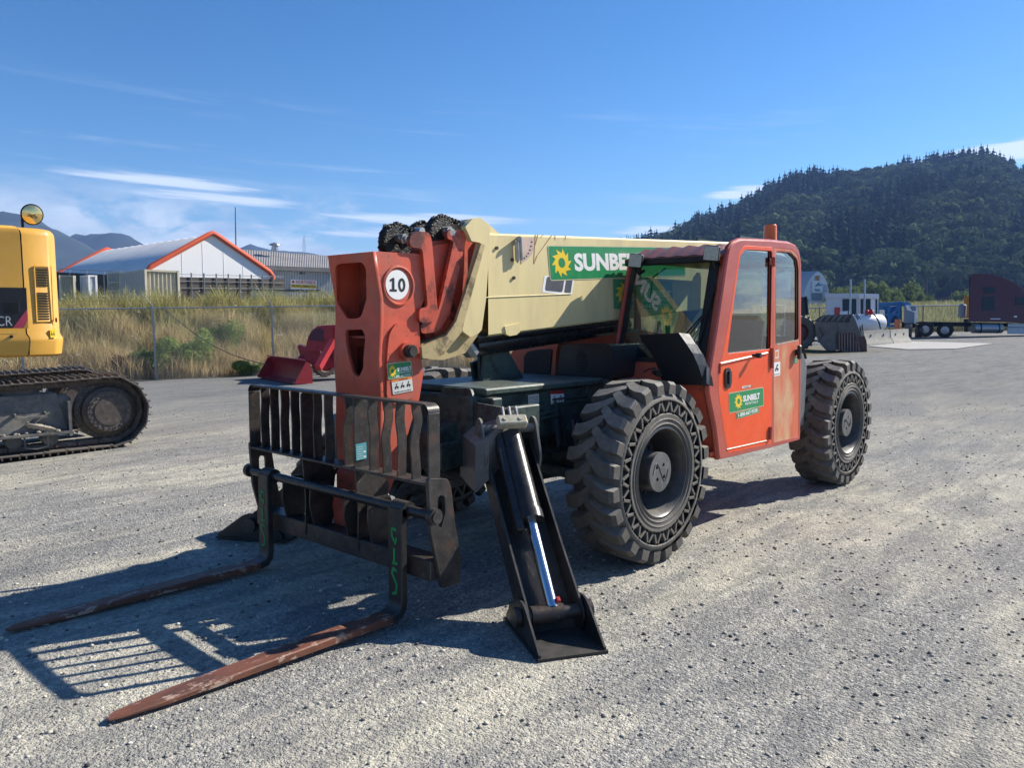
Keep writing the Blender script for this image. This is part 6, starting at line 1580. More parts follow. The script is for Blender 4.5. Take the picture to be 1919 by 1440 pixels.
# blue lift and its counterweight with rough tyres
dF = dT + 7
BL_ = empty('boom_lift', gp(1700, 634), 'blue boom lift with a grey and white engine cowl parked before the far fence', 'boom lift')
mb = MB()
for a, b_ in (((1646, 570), (1646, 612)), ((1652, 570), (1652, 612)), ((1665, 572), (1665, 612)), ((1684, 566), (1684, 605)), ((1646, 571), (1690, 567)), ((1646, 590), (1684, 590)), ((1646, 611), (1684, 611)), ((1660, 606), (1686, 574))):
    mb.beam(pt(*a, d=dF), pt(*b_, d=dF), .16, .16)
pp(mb, [(1650, 574), (1664, 574), (1664, 606), (1650, 606)], dF + .3, .3); pp(mb, [(1668, 576), (1690, 572), (1690, 606), (1668, 606)], dF + .4, .6); pp(mb, [(1645, 567), (1704, 566), (1709, 573), (1645, 574)], dF + .9, .5)
mb.build('lift_frame', M['lift_blue'], BL_)
mb = MB(); pp(mb, [(1648, 581), (1658, 581), (1658, 591), (1648, 591)], dF - .1, .03); mb.build('notice', M['decal_dim'], BL_)
mb = MB(); pp(mb, [(1694, 575), (1697, 572), (1714, 586), (1714, 606), (1694, 606)], dF - .2, 1.5); mb.build('cowl', M['grey_panel'], BL_)
mb = MB(); pp(mb, [(1697, 572), (1718, 573), (1720, 580), (1717, 606), (1713, 607), (1714, 586), (1700, 581)], dF - .22, 1.6); mb.build('cowl_trim', M['white_tank'], BL_)
mb = MB(); pp(mb, [(1704, 574), (1716, 573.5), (1717, 582), (1710, 583)], dF - .26, .5); mb.build('cowl_cap', M['grey_panel'], BL_)
for u, v, r in ((1702, 620, 12.5), (1722, 619.5, 12.5)):
    mb = MB(); c = pt(u, v, d=dF - .2); tyre_simple(mb, c, (RH * .9 - FH * .45), r / FPX * dF, .45, 16); mb.build('tyre', [M['rubber'], M['alu']], BL_)
mb = MB(); pp(mb, [(1690, 604), (1726, 604), (1726, 614), (1690, 614)], dF + .2, 1.0); mb.build('axle', M['seal'], BL_)
# yellow machine end showing behind the truck
YM = empty('yellow_machine', gp(1808, 622), 'yellow machine end with a grey rounded tank showing behind the maroon truck', 'machine')
mb = MB(); pp(mb, [(1806, 555), (1822, 555), (1822, 596), (1806, 596)], dF + 3, 1.5); mb.build('body', M['yel'], YM)
mb = MB(); c = pt(1803.5, 583, d=dF + 2.6); mb.box(c, (.38, .6, 1.0), Matrix((RH, FH, Vector((0, 0, 1)))).transposed(), .12); mb.build('tank', M['grey_panel'], YM)
mb = MB(); mb.beam(pt(1812, 598, d=dF + 2.8), pt(1813, 622, d=dF + 2.8), .3, .3); mb.build('support', M['seal'], YM)
# truck
dK = latd(*gp(1771, 633).xy)[1]
TK = empty('truck_tractor', gp(1850, 631), 'maroon highway tractor with sleeper cab, silver fuel tank and no trailer', 'truck')
sv = hray(1822); WT = 2.4
def tk(pts, name, m, off=0, w=WT, par=None): mb = MB(); pp(mb, pts, dK + off, w, sv); return mb.build(name, M[m], par or TK)
body = tk([(1816, 603), (1819, 516), (1823, 513.5), (1836, 513), (1856, 515), (1876, 520), (1894, 528), (1908, 537), (1919, 546), (1931, 553), (1938, 572), (1990, 578), (2004, 586), (2008, 608), (1960, 611), (1890, 604)], 'cab_body', 'maroon')
tk([(1829, 512.2), (1850, 513), (1874, 517.5), (1898, 528), (1921, 545), (1904, 546), (1893, 536), (1870, 524), (1846, 516.5)], 'roof_fairing', 'maroon_light' if 'maroon_light' in M else (mat('maroon_light', (.12, .04, .05), .25, coat=.5).name), .4, 1.0)
tk([(1843, 538), (1865, 538), (1865, 550), (1845, 550)], 'window', 'dark_glass', -.03, .05); tk([(1841, 556), (1864, 556), (1864, 582), (1841, 582)], 'window', 'dark_glass', -.03, .05)
tk([(1903, 556.5), (1926, 558), (1930, 571), (1903, 571.5)], 'window', 'dark_glass', -.03, .05)
tk([(1856, 597), (1875, 597), (1875, 598.6), (1856, 598.6)], 'chrome_strip', 'white_tank', -.04, .03); tk([(1900, 592), (1906, 592), (1906, 595), (1900, 595)], 'emblem', 'white_tank', -.04, .03)
mb = MB(); mb.cyl(pt(1817.5, 600, d=dK + .3), pt(1818.3, 519, d=dK + .3), .07, 10); mb.build('exhaust_stack', M['seal'], TK)
tk([(1722, 603), (1900, 606), (1900, 612), (1722, 612)], 'frame_rail', 'seal', .7, .8)
mb = MB(); a_, b_ = pt(1823, 615.5, d=dK + .3), pt(1876, 615.5, d=dK + .3); mb.cyl(a_, b_, 9.3 / FPX * dK, 24); ft = mb.build('fuel_tank', M['alu'], TK)
for u in (1834, 1868): mb = MB(); c = pt(u, 615.5, d=dK + .3); mb.cyl(c - RH * .04, c + RH * .04, 9.7 / FPX * dK, 24); mb.build('tank_strap', M['seal'], ft)
tk([(1889, 607), (1950, 608), (1950, 627), (1888, 626)], 'step_box', 'alu', .1, .6)
tk([(1889, 613), (1950, 614), (1950, 615), (1889, 614)], 'step_edge', 'seal', .06, .05)
for u, v in ((1734, 617.5), (1771, 619)):
    for off in (.15, 1.9):
        c = pt(u, v, d=dK + off); mb = MB(); tyre_simple(mb, c, -sv, .50, .5, 20, .56, lugd=.02); mb.build('tyre', [M['seal'], M['alu']], TK)
    mb = MB(); c = pt(u, v, d=dK); mb.lathe([(.56, -.02), (.58, 0), (.58, .55), (.56, .57)], c, sv, 14, rad(200), rad(340)) if False else None
    rr_ = []
    for k in range(9): t = rad(15 + k * 19); rr_.append((math.cos(t) * .60, math.sin(t) * .60))
    mb.grid([[c + RH * a_ + Vector((0, 0, b_)) for a_, b_ in rr_], [c + sv * .6 + RH * a_ + Vector((0, 0, b_)) for a_, b_ in rr_]]); mb.build('mudguard', M['seal'], TK)
c = pt(1975, 618, d=dK + .15); mb = MB(); tyre_simple(mb, c, -sv, .50, .35, 20, .56); mb.build('tyre', [M['seal'], M['alu']], TK)
# quonset hut
dQ = 190.0
QH = empty('quonset_hut', pt(1528, 575, d=dQ), 'white arched quonset hut with a corrugated roof and a signboard on its end', 'hut')
ol = [(1504.5, 572), (1505, 560), (1508, 546), (1513, 532), (1520, 520), (1527, 512), (1533.5, 508.5), (1540, 513), (1546, 521), (1550.5, 532), (1553, 545), (1554.5, 572)]
mb = MB(); pp(mb, ol, dQ, .4); mb.build('end_wall', M['white_paint'], QH)
mb = MB(); NR = 60; rows = []
back = (FH * .62 - RH * .78).normalized() * 26
for k in range(NR + 1):
    s = 1.0 + (.012 if k % 2 else 0); cpt = pt(1529, 572, d=dQ); rows.append([cpt + (p - cpt) * s + back * (k / NR) for p in P_(ol, dQ + .1)])
mb.grid(rows, smooth=False); mb.build('roof', M['roof_light'] if 'roof_light' in M else mat('roof_light', (.42, .43, .46), .45, metal=.3, var=.1, vs=.3), QH)
def qp(pts, nm, m, off=-.3): mb = MB(); pp(mb, pts, dQ + off, .12); return mb.build(nm, M[m], QH)
qp([(1528, 517), (1536, 517), (1536, 526), (1528, 526)], 'boarded_window', 'wood'); sg_ = qp([(1522, 526.5), (1542, 526.5), (1542, 549), (1522, 549)], 'sign_board', 'white_tank', -.5)
qp([(1542.5, 533), (1551, 533.5), (1551, 547), (1543, 547)], 'vent_frame', 'roof_light'); qp([(1521, 549.5), (1541, 549.5), (1541, 563), (1521, 563)], 'doorway', 'grey_panel')
A0, w_, h_ = frame4(*P_([(1522, 526.5), (1542, 526.5), (1522, 549)], dQ - .62)); mb = MB(); mb.m = 0
put_text(mb, A0, 'North', w_ * .25, h_ * .12, w_ * .72, h_ * .38, 0, .03); mb.poly([A0 @ Vector((w_ * x, h_ * y, 0)) for x, y in ((.25, .5), (.5, .6), (.95, .62), (.92, .72), (.6, .72), (.78, .9), (.6, .86), (.4, .68))])
mb.build('sign_lettering', M['sign_blue'], QH)
# long brown shed and deciduous row at the foot of the hill
dS = 250.0; BS = empty('long_shed', pt(1780, 590, d=dS), 'long low shed with a dark brown roof at the foot of the hill', 'building')
mb = MB(); pp(mb, [(1722, 573), (1738, 561), (1780, 556), (1900, 553), (1905, 575)], dS, 12); mb.build('roof', M['brown_roof'], BS)
mb = MB(); pp(mb, [(1724, 573), (1900, 572), (1900, 600), (1724, 600)], dS + .5, 10); mb.build('wall', M['mesh_dark'], BS)

# ================================================================== LEFT: buildings beyond the bank
def L3(lat, d, z): x, y = wxy(lat, d); return Vector((x, y, z))
def G3(lat, d): x, y = wxy(lat, d); return G(x, y)
rdir = Vector((-.735, .678)); gdir = Vector((.678, .735)); pk = Vector((-29.96, 80.0)); hw_ = 6.55; Lr = 27.0
zE, zP, zG = 6.65, 10.22, 1.4
def tp(a, b_, z): q = pk + gdir * a + rdir * b_; return L3(q.x, q.y, z)
TB = empty('membrane_hall', tp(0, 5, zG), 'white membrane hall with orange edging and a dark lower wall beyond the weeds', 'building')
mb = MB(); NB = 14; rows = []
for k in range(NB * 2 + 1):
    b_ = Lr * k / (NB * 2); sag = 0 if k % 2 == 0 else -.10
    rows.append([tp(a, b_, z + sag) for a, z in ((-hw_, zE - 2.0), (-hw_, zE - .45), (-hw_ + .15, zE - .1), (-hw_ * .5, (zE + zP) / 2 + .05), (-.5, zP - .22), (0, zP - .08), (.5, zP - .22), (hw_ * .5, (zE + zP) / 2 + .05), (hw_ - .15, zE - .1), (hw_, zE - .45), (hw_, zE - 2.0))])
mb.grid(rows); mb.build('roof', M['membrane'], TB)
mb = MB(); mb.poly([tp(a, -.02, z) for a, z in ((-hw_, zE - 1.7), (hw_, zE - 1.7), (hw_, zE - .3), (0, zP - .2), (-hw_, zE - .3))]); mb.build('gable', M['membrane_white'], TB)
for x in (-3.2, -1.1, 1.1, 3.2, 5.0): mb = MB(); mb.tube([tp(x, -.03, zE - 1.7), tp(x, -.03, zP - .4 - abs(x) / hw_ * (zP - zE))], .014, 4); mb.build('seam', M['membrane_white'], TB)
for b_, nm in ((-.1, 'orange_edge'), (Lr, 'orange_edge')):
    mb = MB(); mb.tube([tp(a, b_, z) for a, z in ((-hw_, zE - 1.7), (-hw_ - .02, zE - .5), (-hw_ + .35, zE), (-.45, zP - .18), (0, zP), (.45, zP - .18), (hw_ - .35, zE), (hw_ + .02, zE - .5), (hw_, zE - 2.2))], .26, 8); mb.build(nm, M['membrane_orange'], TB)
mb = MB(); mb.poly([tp(a, .05, z) for a, z in ((-hw_, zG - 1), (hw_, zG - 1), (hw_, zE - 1.7), (-hw_, zE - 1.7))], (0, 0, 0.0001)); mb.poly([tp(-hw_ - .02, b_, z) for b_, z in ((0, zG - 1), (Lr, zG - 1), (Lr, zE - 1.6), (0, zE - 1.6))]); mb.build('lower_wall', M['mesh_dark'], TB)
# screen fence along the hall
SF = empty('screen_fence', tp(0, -3.5, zG), 'dark screened panel fence standing in front of the white hall', 'fence')
za, zb2 = 3.2, 6.05
p0, p1 = pt(334, 514, d=73), pt(532, 519, d=82)
for k in range(9):
    t0 = k / 9; q = p0.lerp(p1, t0); q1_ = p0.lerp(p1, (k + 1) / 9); zt_ = q.z
    mb = MB(); mb.beam(Vector((q.x, q.y, 1.2)), q + Vector((0, 0, .15)), .10, .10); mb.build('post', M['galv_dark'], SF)
    mb = MB(); mb.poly([q + FH * .2 - Vector((0, 0, .25)), q1_ + FH * .2 - Vector((0, 0, .25)), Vector((q1_.x, q1_.y, 1.2)) + FH * .2, Vector((q.x, q.y, 1.2)) + FH * .2], FH * .03); mb.build('screen_panel', M['mesh_dark'], SF)
for dz in (0, -.62, -1.25): mb = MB(); mb.tube([p0 + Vector((0, 0, dz)), p1 + Vector((0, 0, dz))], .028, 6); mb.build('rail', M['galv_dark'], SF)
# darker fence behind the containers
BF = empty('pipe_fence', L3(-38, 66, 1.5), 'thin pipe fence with dark screening behind the shipping containers', 'fence')
a_, b_ = pt(100, 503, d=66), pt(228, 509, d=62)
mb = MB(); mb.tube([a_, b_], .04, 5); mb.build('top_rail', M['galv'], BF)
mb = MB(); mb.poly([a_ - Vector((0, 0, .3)), b_ - Vector((0, 0, .3)), Vector((b_.x, b_.y, 1.3)), Vector((a_.x, a_.y, 1.3))], FH * .03); mb.build('screen_panel', M['mesh_dark'], BF)
for k in range(5): q = a_.lerp(b_, k / 4); mb = MB(); mb.cyl(Vector((q.x, q.y, 1.3)), q, .045, 6); mb.build('post', M['galv'], BF)
# containers
def corr_wall(mb, a, b_, z0, z1, n, dp=.07):
    dr = b_ - a; L_ = dr.length; dr.normalize(); nn = Vector((0, 0, 1)).cross(dr); pts = []
    for k in range(n):
        for t, o in ((0, 0), (.25, 0), (.4, 1), (.85, 1)): pts.append(a + dr * (L_ * (k + t) / n) + nn * dp * o)
    pts.append(b_); mb.grid([[Vector((p.x, p.y, z0)) for p in pts], [Vector((p.x, p.y, z1)) for p in pts]], smooth=False)
def container(u0, u1, v0, v1, d0, uL, label, m='cont_beige', doors=False, end='corr'):
    c0 = pt(u0, v0, d=d0); zt_ = c0.z; c1 = pt(u1, v1, d=d0 * (597 - v0) / (597 - v1)); z0 = zt_ - 2.6; c1.z = zt_
    e_ = (c1 - c0); L_ = e_.length; e_.normalize(); s_ = Vector((0, 0, 1)).cross(e_); s_ = s_ if s_.dot(FH) > 0 else -s_
    # long side runs back to pixel uL
    best = min(range(5, 130), key=lambda k: abs(((c0 + s_ * k * .1 - CAM).dot(RT) / (c0 + s_ * k * .1 - CAM).dot(FW)) * FPX + 959.5 - uL)); Ls = best * .1
    C = empty('shipping_container', Vector((c0.x, c0.y, z0)), label, 'container', 'shipping containers beyond the weeds')
    mb = MB(); c2 = c0 + s_ * Ls; c3 = c1 + s_ * Ls
    for a, b2, n in ((c0, c2, max(4, int(Ls / .28))), (c1, c3, 6), (c2, c3, 6)): corr_wall(mb, a, b2, z0 + .1, zt_ - .1, n)
    mb.poly([Vector((p.x, p.y, zt_ - .06)) for p in (c0, c1, c3, c2)], (0, 0, .02)); mb.build('side_wall', M['cont_grey' if m == 'cont_beige' else m], C)
    mb = MB()
    for a, b2 in ((c0, c1), (c0, c2), (c1, c3), (c2, c3)):
        for z in (zt_ - .06, z0 + .06): mb.beam(Vector((a.x, a.y, z)), Vector((b2.x, b2.y, z)), .12, .12)
    for q in (c0, c1, c2, c3): mb.beam(Vector((q.x, q.y, z0)), Vector((q.x, q.y, zt_)), .14, .14)
    mb.build('corner_frame', M[m], C)
    mb = MB(); corr_wall(mb, c0, c1, z0 + .1, zt_ - .1, 8 if not doors else 3, .10 if not doors else .03); mb.build('end_wall', M[m], C)
    if doors:
        for t in (.2, .4, .6, .8): mb = MB(); q = c0.lerp(c1, t) - s_ * .06; mb.cyl(Vector((q.x, q.y, z0 + .1)), Vector((q.x, q.y, zt_ - .1)), .025, 5); mb.build('lock_rod', M['galv'], C)
        for z in (.7, 1.3, 1.9): mb = MB(); mb.beam(c0 - s_ * .05 - Vector((0, 0, z)), c1 - s_ * .05 - Vector((0, 0, z)), .08, .12); mb.build('door_rib', M[m], C)
container(272, 333.5, 505, 507.5, 50, 225, 'beige shipping container nearest the hall, its corrugated end wall facing the yard')
container(203, 225.5, 511, 510.5, 56, 166, 'beige shipping container with barred doors, second from the hall', doors=True)
container(152, 166, 517, 515.5, 60, 138, 'whitish shipping container between two beige ones', m='white_paint')
container(112, 138, 516, 516.5, 58, 100, 'beige corrugated container half hidden by the excavator')
# metal building
MBD = empty('metal_building', L3(-30, 100, 1.5), 'long ribbed white metal building with a grey roof and a company sign', 'building')
def px_d(u, v, z): # point at height z along pixel
    return pt(u, v, z=z)
e0, e1 = pt(440, 496.2, z=8.3), pt(640, 504, z=8.3); r0, r1 = pt(440, 467, z=10.9), pt(640, 481.5, z=10.9)
mb = MB(); n = 90; rows_a, rows_b = [], []
for k in range(n + 1): 
    o = .07 if k % 2 else 0; rows_a.append(e0.lerp(e1, k / n) + Vector((0, 0, o))); rows_b.append(r0.lerp(r1, k / n) + Vector((0, 0, o)))
mb.grid([rows_a, rows_b], smooth=False); back_r = [p + (p - q) * Vector((1, 1, -1)) if False else Vector((2 * p.x - q.x, 2 * p.y - q.y, q.z)) for p, q in zip(rows_b, rows_a)]; mb.grid([rows_b, back_r], smooth=False)
mb.build('roof', M['roof_metal'], MBD)
mb = MB(); off = (r0 - e0); off.z = 0; off.normalize(); w0, w1 = e0 + off * .5 - Vector((0, 0, .1)), e1 + off * .5 - Vector((0, 0, .1)); corr_wall(mb, w0, w1, 1.0, 8.25, 64, .30); mb.build('wall', M['wall_metal'], MBD)
mb = MB(); mb.beam(e0 + off * .1 - Vector((0, 0, .25)), e1 + off * .1 - Vector((0, 0, .25)), .3, .45); mb.build('gutter', M['roof_metal'], MBD)
dsg = (w0.lerp(w1, .55) - CAM).dot(FW)
def on_wall(u, v, o=.3): nn = off.copy(); return pt(u, v, pl=(w0 - off * o, nn))
mb = MB()
def sgn(mb, A, w, h):
    quad(mb, A, 0, 0, w, h, 0, 0); quad(mb, A, 0, h * .28, w, h * .60, .01, 1); mb.m = 2; put_text(mb, A, 'NORTHSIDE', w * .2, h * .66, w * .97, h * .95, .02, .02)
    mb.m = 3; put_text(mb, A, 'WELDING & FABRICATION', w * .03, h * .33, w * .97, h * .55, .02, .03); scrib(mb, A, w * .08, h * .1, w * .95, h * .2, 1, 3, 3, .02); mb.m = 2
    mb.poly([A @ Vector((w * (.09 + .06 * math.cos(t)), h * (.8 + .13 * math.sin(t)), .02)) for t in [k * 1.257 for k in range(5)]])
plate_decal('company_sign', [on_wall(545, 524), on_wall(593, 526), on_wall(545, 545)], ['decal_white', 'decal_yellow', 'decal_red', 'decal_black'], sgn, MBD, 0)
mb = MB(); q = pt(515, 470.5, z=10.7); mb.cyl(q, q + Vector((0, 0, .35)), .5, 12); mb.cyl(q + Vector((0, 0, .35)), q + Vector((0, 0, .75)), .42, 12); mb.tube([q + Vector((0, 0, .75)), q + Vector((0, 0, .9)), q + Vector((0, 0, 1.15))], [.75, .7, .1], 12); mb.build('roof_vent', M['alu'], MBD)
mb = MB(); q = pt(567, 512, d=100); mb.box(on_wall(567, 512), (.5, .5, .25)); mb.build('wall_lamp', M['seal'], MBD)
RA = empty('radio_mast', pt(442, 480, d=125), 'tall thin radio mast behind the peak of the white hall', 'mast')
mb = MB(); a_, b_ = pt(442.5, 500, d=125), pt(441, 388, d=125)
for k in range(3): o = Vector((.12 * math.cos(k * 2.1), .12 * math.sin(k * 2.1), 0)); mb.tube([a_ + o, b_ + o * .3], .035, 4)
for k in range(40): q = a_.lerp(b_, k / 40); q2_ = a_.lerp(b_, (k + 1) / 40); mb.tube([q + Vector((.12, 0, 0)), q2_ - Vector((.12, 0, 0))], .015, 3)
mb.build('lattice', M['galv_dark'], RA)
RB = empty('lattice_antenna', pt(570, 476, d=112), 'short lattice antenna on the ridge of the grey roof', 'antenna')
mb = MB(); a_, b_ = pt(570, 479, d=112), pt(570, 446, d=112)
for s in (-1, 1): mb.tube([a_ + RH * .18 * s, b_ + RH * .12 * s], .035, 4)
for k in range(10): q = a_.lerp(b_, k / 10); mb.tube([q - RH * .17, q + RH * .17 + Vector((0, 0, .2))], .02, 3)
mb.tube([b_, b_ + Vector((0, 0, .5))], .03, 4); mb.build('lattice', M['galv'], RB)
FT2 = empty('flatbed_trailer', pt(530, 552, d=48), 'low white flatbed trailer barely showing above the weeds', 'trailer')
mb = MB(); pp(mb, [(466, 541), (600, 543), (600, 545.5), (466, 544)], 48, 2.2); mb.build('deck', M['galv_dark'], FT2); mb = MB(); pp(mb, [(470, 545), (545, 546), (545, 560), (470, 560)], 48.3, 1.8); mb.build('side_board', M['white_tank'], FT2)

# ================================================================== MOUNTAINS, WOODED HILL, TREES
def interp(pts, u):
    for (a, va), (b_, vb2) in zip(pts[:-1], pts[1:]):
        if a <= u <= b_: t = (u - a) / (b_ - a); t = t * t * (3 - 2 * t) * .5 + t * .5; return va + (vb2 - va) * t
    return pts[0][1] if u < pts[0][0] else pts[-1][1]
from mathutils import noise as mn
def mountain_mat(name, a, b_):
    mat(name, a, .95, var=.35, vs=.004, dirt=.9, dcol=b_, ds=.012, dt=(.42, .6)); return M[name]
mountain_mat('mountain_forest', (.020, .032, .030), (.034, .048, .038))
def mountain(name, sil, d0, d1, seed, du=9):
    us = list(range(int(sil[0][0]), int(sil[-1][0]) + 1, du)); rows = []
    K = 26
    for j in range(K + 1):
        t = j / K; d = d0 + (d1 - d0) * (t / .72 if t < .72 else 1 + (t - .72) / .28 * .5); row = []
        for u in us:
            v = interp(sil, u); zr = CAM.z + (597 - v) / FPX * d1
            f = (t / .72) ** 1.1 if t < .72 else 1 - (t - .72) / .28
            lat = (u - 959.5) / FPX * d1; x, y = wxy(lat, d)
            rg = 1 - abs(mn.noise(Vector((lat / d1 * 14 + seed, t * 2.2, seed)))) * 2
            n = mn.fractal(Vector((x, y, seed * 10)) * (7.0 / d1), 1.0, 2.0, 6)
            z = zr * f * (1 + (.20 * (rg - .5) + .12 * n) * (1 - f) * 1.5) + zr * .018 * mn.fractal(Vector((x, y, 5)) * (60 / d1), 1, 2, 3)
            row.append((x, y, z - 3 if t > 0 else -20))
        rows.append(row)
    mb = MB(); mb.grid(rows); o = mb.build(name, M['mountain_forest']); tag(o, kind='structure'); return o
mountain('mountain_near', [(-500, 420), (-250, 360), (-120, 352), (-40, 372), (0, 386), (25, 391), (48, 393), (75, 402), (110, 424), (145, 441), (190, 466), (260, 500), (400, 560), (500, 590)], 1000, 1500, 1.3)
mountain('mountain_middle', [(-300, 470), (60, 480), (110, 455), (145, 440), (160, 435), (172, 437), (190, 433), (225, 432), (245, 437), (262, 446), (275, 453), (300, 464), (360, 480), (500, 520), (640, 580)], 1350, 1800, 4.1)
mountain('mountain_far', [(200, 480), (290, 459), (340, 462), (400, 470), (445, 466), (465, 458), (480, 454), (492, 460), (520, 466), (560, 468), (620, 476), (700, 500), (860, 540), (1000, 580)], 1650, 2150, 7.7)

HS = [(800, 590), (1000, 580), (1100, 530), (1180, 490), (1230, 474), (1275, 458), (1310, 443), (1350, 432), (1400, 407), (1440, 385), (1490, 364), (1540, 366), (1600, 359), (1650, 352), (1700, 345), (1750, 338), (1790, 330), (1830, 327), (1870, 345), (1919, 366), (2000, 362), (2200, 410), (2500, 520), (2700, 585)]
D0, D1 = 330.0, 760.0
def hillz(u, t):
    zr = CAM.z + (597 - interp(HS, u)) / FPX * D1
    f = t ** .92 if t <= 1 else 1 - (t - 1) * .5
    lat = (u - 959.5) / FPX; n = mn.fractal(Vector((lat * 9, t * 2.4, 3.3)), 1, 2, 4)
    return max(0, (zr - 2) * f * (1 + .16 * n * (1 - min(1, t)) * 1.6)) + 2.0
def hillp(u, t):
    d = D0 + (D1 - D0) * t; lat = (u - 959.5) / FPX * d; x, y = wxy(lat, d); return Vector((x, y, hillz(u, t)))
mb = MB(); mb.grid([[hillp(u, t) + Vector((0, 0, -6 if t == 0 else 0)) for u in range(800, 2701, 12)] for t in [k / 30 for k in range(46)]]); mat('hill_ground', (.04, .05, .028), .95, var=.3, vs=.05); tag(mb.build('wooded_hill', M['hill_ground']), kind='structure')
# tree meshes: conifers of drooping branch whorls, rounded broadleaf crowns of leaf clumps
def conifer_arrays(seed, tiers=9, n=7):
    r = np.random.default_rng(seed); V = []; F = []
    for k in range(tiers):
        t = k / (tiers - 1); z0 = .08 + .84 * t; R = .235 * (1 - t) ** .72 + .014; ph = r.random() * 6.28
        for j in range(n):
            a = ph + 2 * math.pi * j / n + .3 * (r.random() - .5); rr = R * (.65 + .6 * r.random()); w = .55
            b = len(V); zt_ = z0 + .13 * (1 - t * .5)
            V += [(0, 0, zt_), (rr * math.cos(a - w) * .75, rr * math.sin(a - w) * .75, z0 - .015), (rr * math.cos(a), rr * math.sin(a), z0 - .045 * r.random()), (rr * math.cos(a + w) * .75, rr * math.sin(a + w) * .75, z0 - .015)]
            F += [(b, b + 1, b + 2), (b, b + 2, b + 3)]
    b = len(V); V += [(-.012, -.01, -.03), (.012, -.01, -.03), (0, .014, -.03), (0, 0, .9)]; F += [(b, b + 1, b + 3), (b + 1, b + 2, b + 3), (b + 2, b, b + 3)]
    return np.array(V, np.float32), np.array(F, np.int32)
def broad_arrays(seed, n=150):
    r = np.random.default_rng(seed); V = []; F = []
    lobes = [(r.normal() * .16, r.normal() * .16, .35 + .5 * r.random(), .17 + .12 * r.random()) for _ in range(8)]
    for k in range(n):
        l = lobes[k % 8]; d = r.normal(size=3); d /= np.linalg.norm(d); d[2] = abs(d[2]) * .9 - .2; c = np.array(l[:3]) + d * l[3] * (.8 + .3 * r.random())
        t1 = np.cross(d, r.normal(size=3)); t1 /= np.linalg.norm(t1); t2 = np.cross(d, t1); s = .055 * (.6 + .8 * r.random()); b = len(V)
        V += [tuple(c + t1 * s), tuple(c - t1 * s * .5 + t2 * s), tuple(c - t1 * s * .5 - t2 * s)]; F.append((b, b + 1, b + 2))
        if k < 60: V += [tuple(c - d * .05 + t1 * s * 1.6), tuple(c - d * .05 - t1 * s + t2 * s * 1.6), tuple(c - d * .05 - t1 * s - t2 * s * 1.6)]; F.append((b + 3, b + 4, b + 5))
    return np.array(V, np.float32), np.array(F, np.int32)
def wood():
    r = np.random.default_rng(11); CON = [conifer_arrays(k) for k in range(6)]; BRO = [broad_arrays(k + 40) for k in range(5)]
    Vs, Fs, Cs = [], [], []; off = 0
    skyline = []
    N_ = 7200
    for i in range(N_):
        u = 1060 + 1000 * r.random(); t = r.random() ** .75 * 1.06
        if i < 420: t = 1.0 + .05 * r.random()
        sc = mn.fractal(Vector(((u - 960) / FPX * 8, t * 3.2, 9.1)), 1, 2, 3)
        conif = (sc + .25 * (r.random() - .5) + (.35 if t > .93 else 0) - .12 * (1 - t)) > 0.02
        p = hillp(u, t); h = (15 + 14 * r.random() ** 1.4) if conif else (12 + 9 * r.random())
        if 1400 < u < 1500 and t > 1: h *= .9
        if u < 1290 and t > .97: h = 7 + 7 * r.random()
        base = CON[i % 6] if conif else BRO[i % 5]; a = r.random() * 6.28; ca, sa = math.cos(a), math.sin(a)
        wid = h * (1.0 if conif else 1.05) * (.85 + .4 * r.random())
        v = base[0] * np.array([wid, wid, h]); v = np.stack([v[:, 0] * ca - v[:, 1] * sa + p.x, v[:, 0] * sa + v[:, 1] * ca + p.y, v[:, 2] + p.z - .8], 1)
        if conif and t >= 1.0 and len(skyline) < 150 and 1180 < u < 1919: skyline.append((p, h, wid, a, i % 6)); continue
        Vs.append(v); Fs.append(base[1] + off); off += len(v)
        k = r.random(); c = np.array([.024, .038, .025]) * (.35 + 1.35 * k) if conif else np.array([.070, .095, .044]) * (.40 + 1.2 * k)
        Cs.append(np.repeat((c * 1.0)[None], len(v), 0) * (.75 + .5 * r.random((len(v), 1))))
    me = mesh_np('forest', np.concatenate(Vs), np.concatenate(Fs), [M['needle']], 3); color_attr(me, 'tone', np.concatenate(Cs))
    tag(newobj('forest', me), 'dense mixed forest of conifers and broadleaf trees covering the hill', 'forest', kind='stuff')
    mes = []
    for k in range(6):
        me = mesh_np('crown', CON[k][0], CON[k][1], [M['needle']], 3); color_attr(me, 'tone', np.repeat(np.array([[.019, .034, .020]]), len(CON[k][0]), 0) * (.7 + .6 * r.random((len(CON[k][0]), 1)))); mes.append(me)
    for p, h, wid, a, k in skyline:
        o = bpy.data.objects.new('conifer_tree', mes[k]); COL.objects.link(o); o.location = p - Vector((0, 0, .8)); o.rotation_euler = (0, 0, a); o.scale = (wid, wid, h)
        tag(o, 'dark conifer standing on the skyline of the wooded hill', 'tree', 'conifers along the hill skyline')
wood()
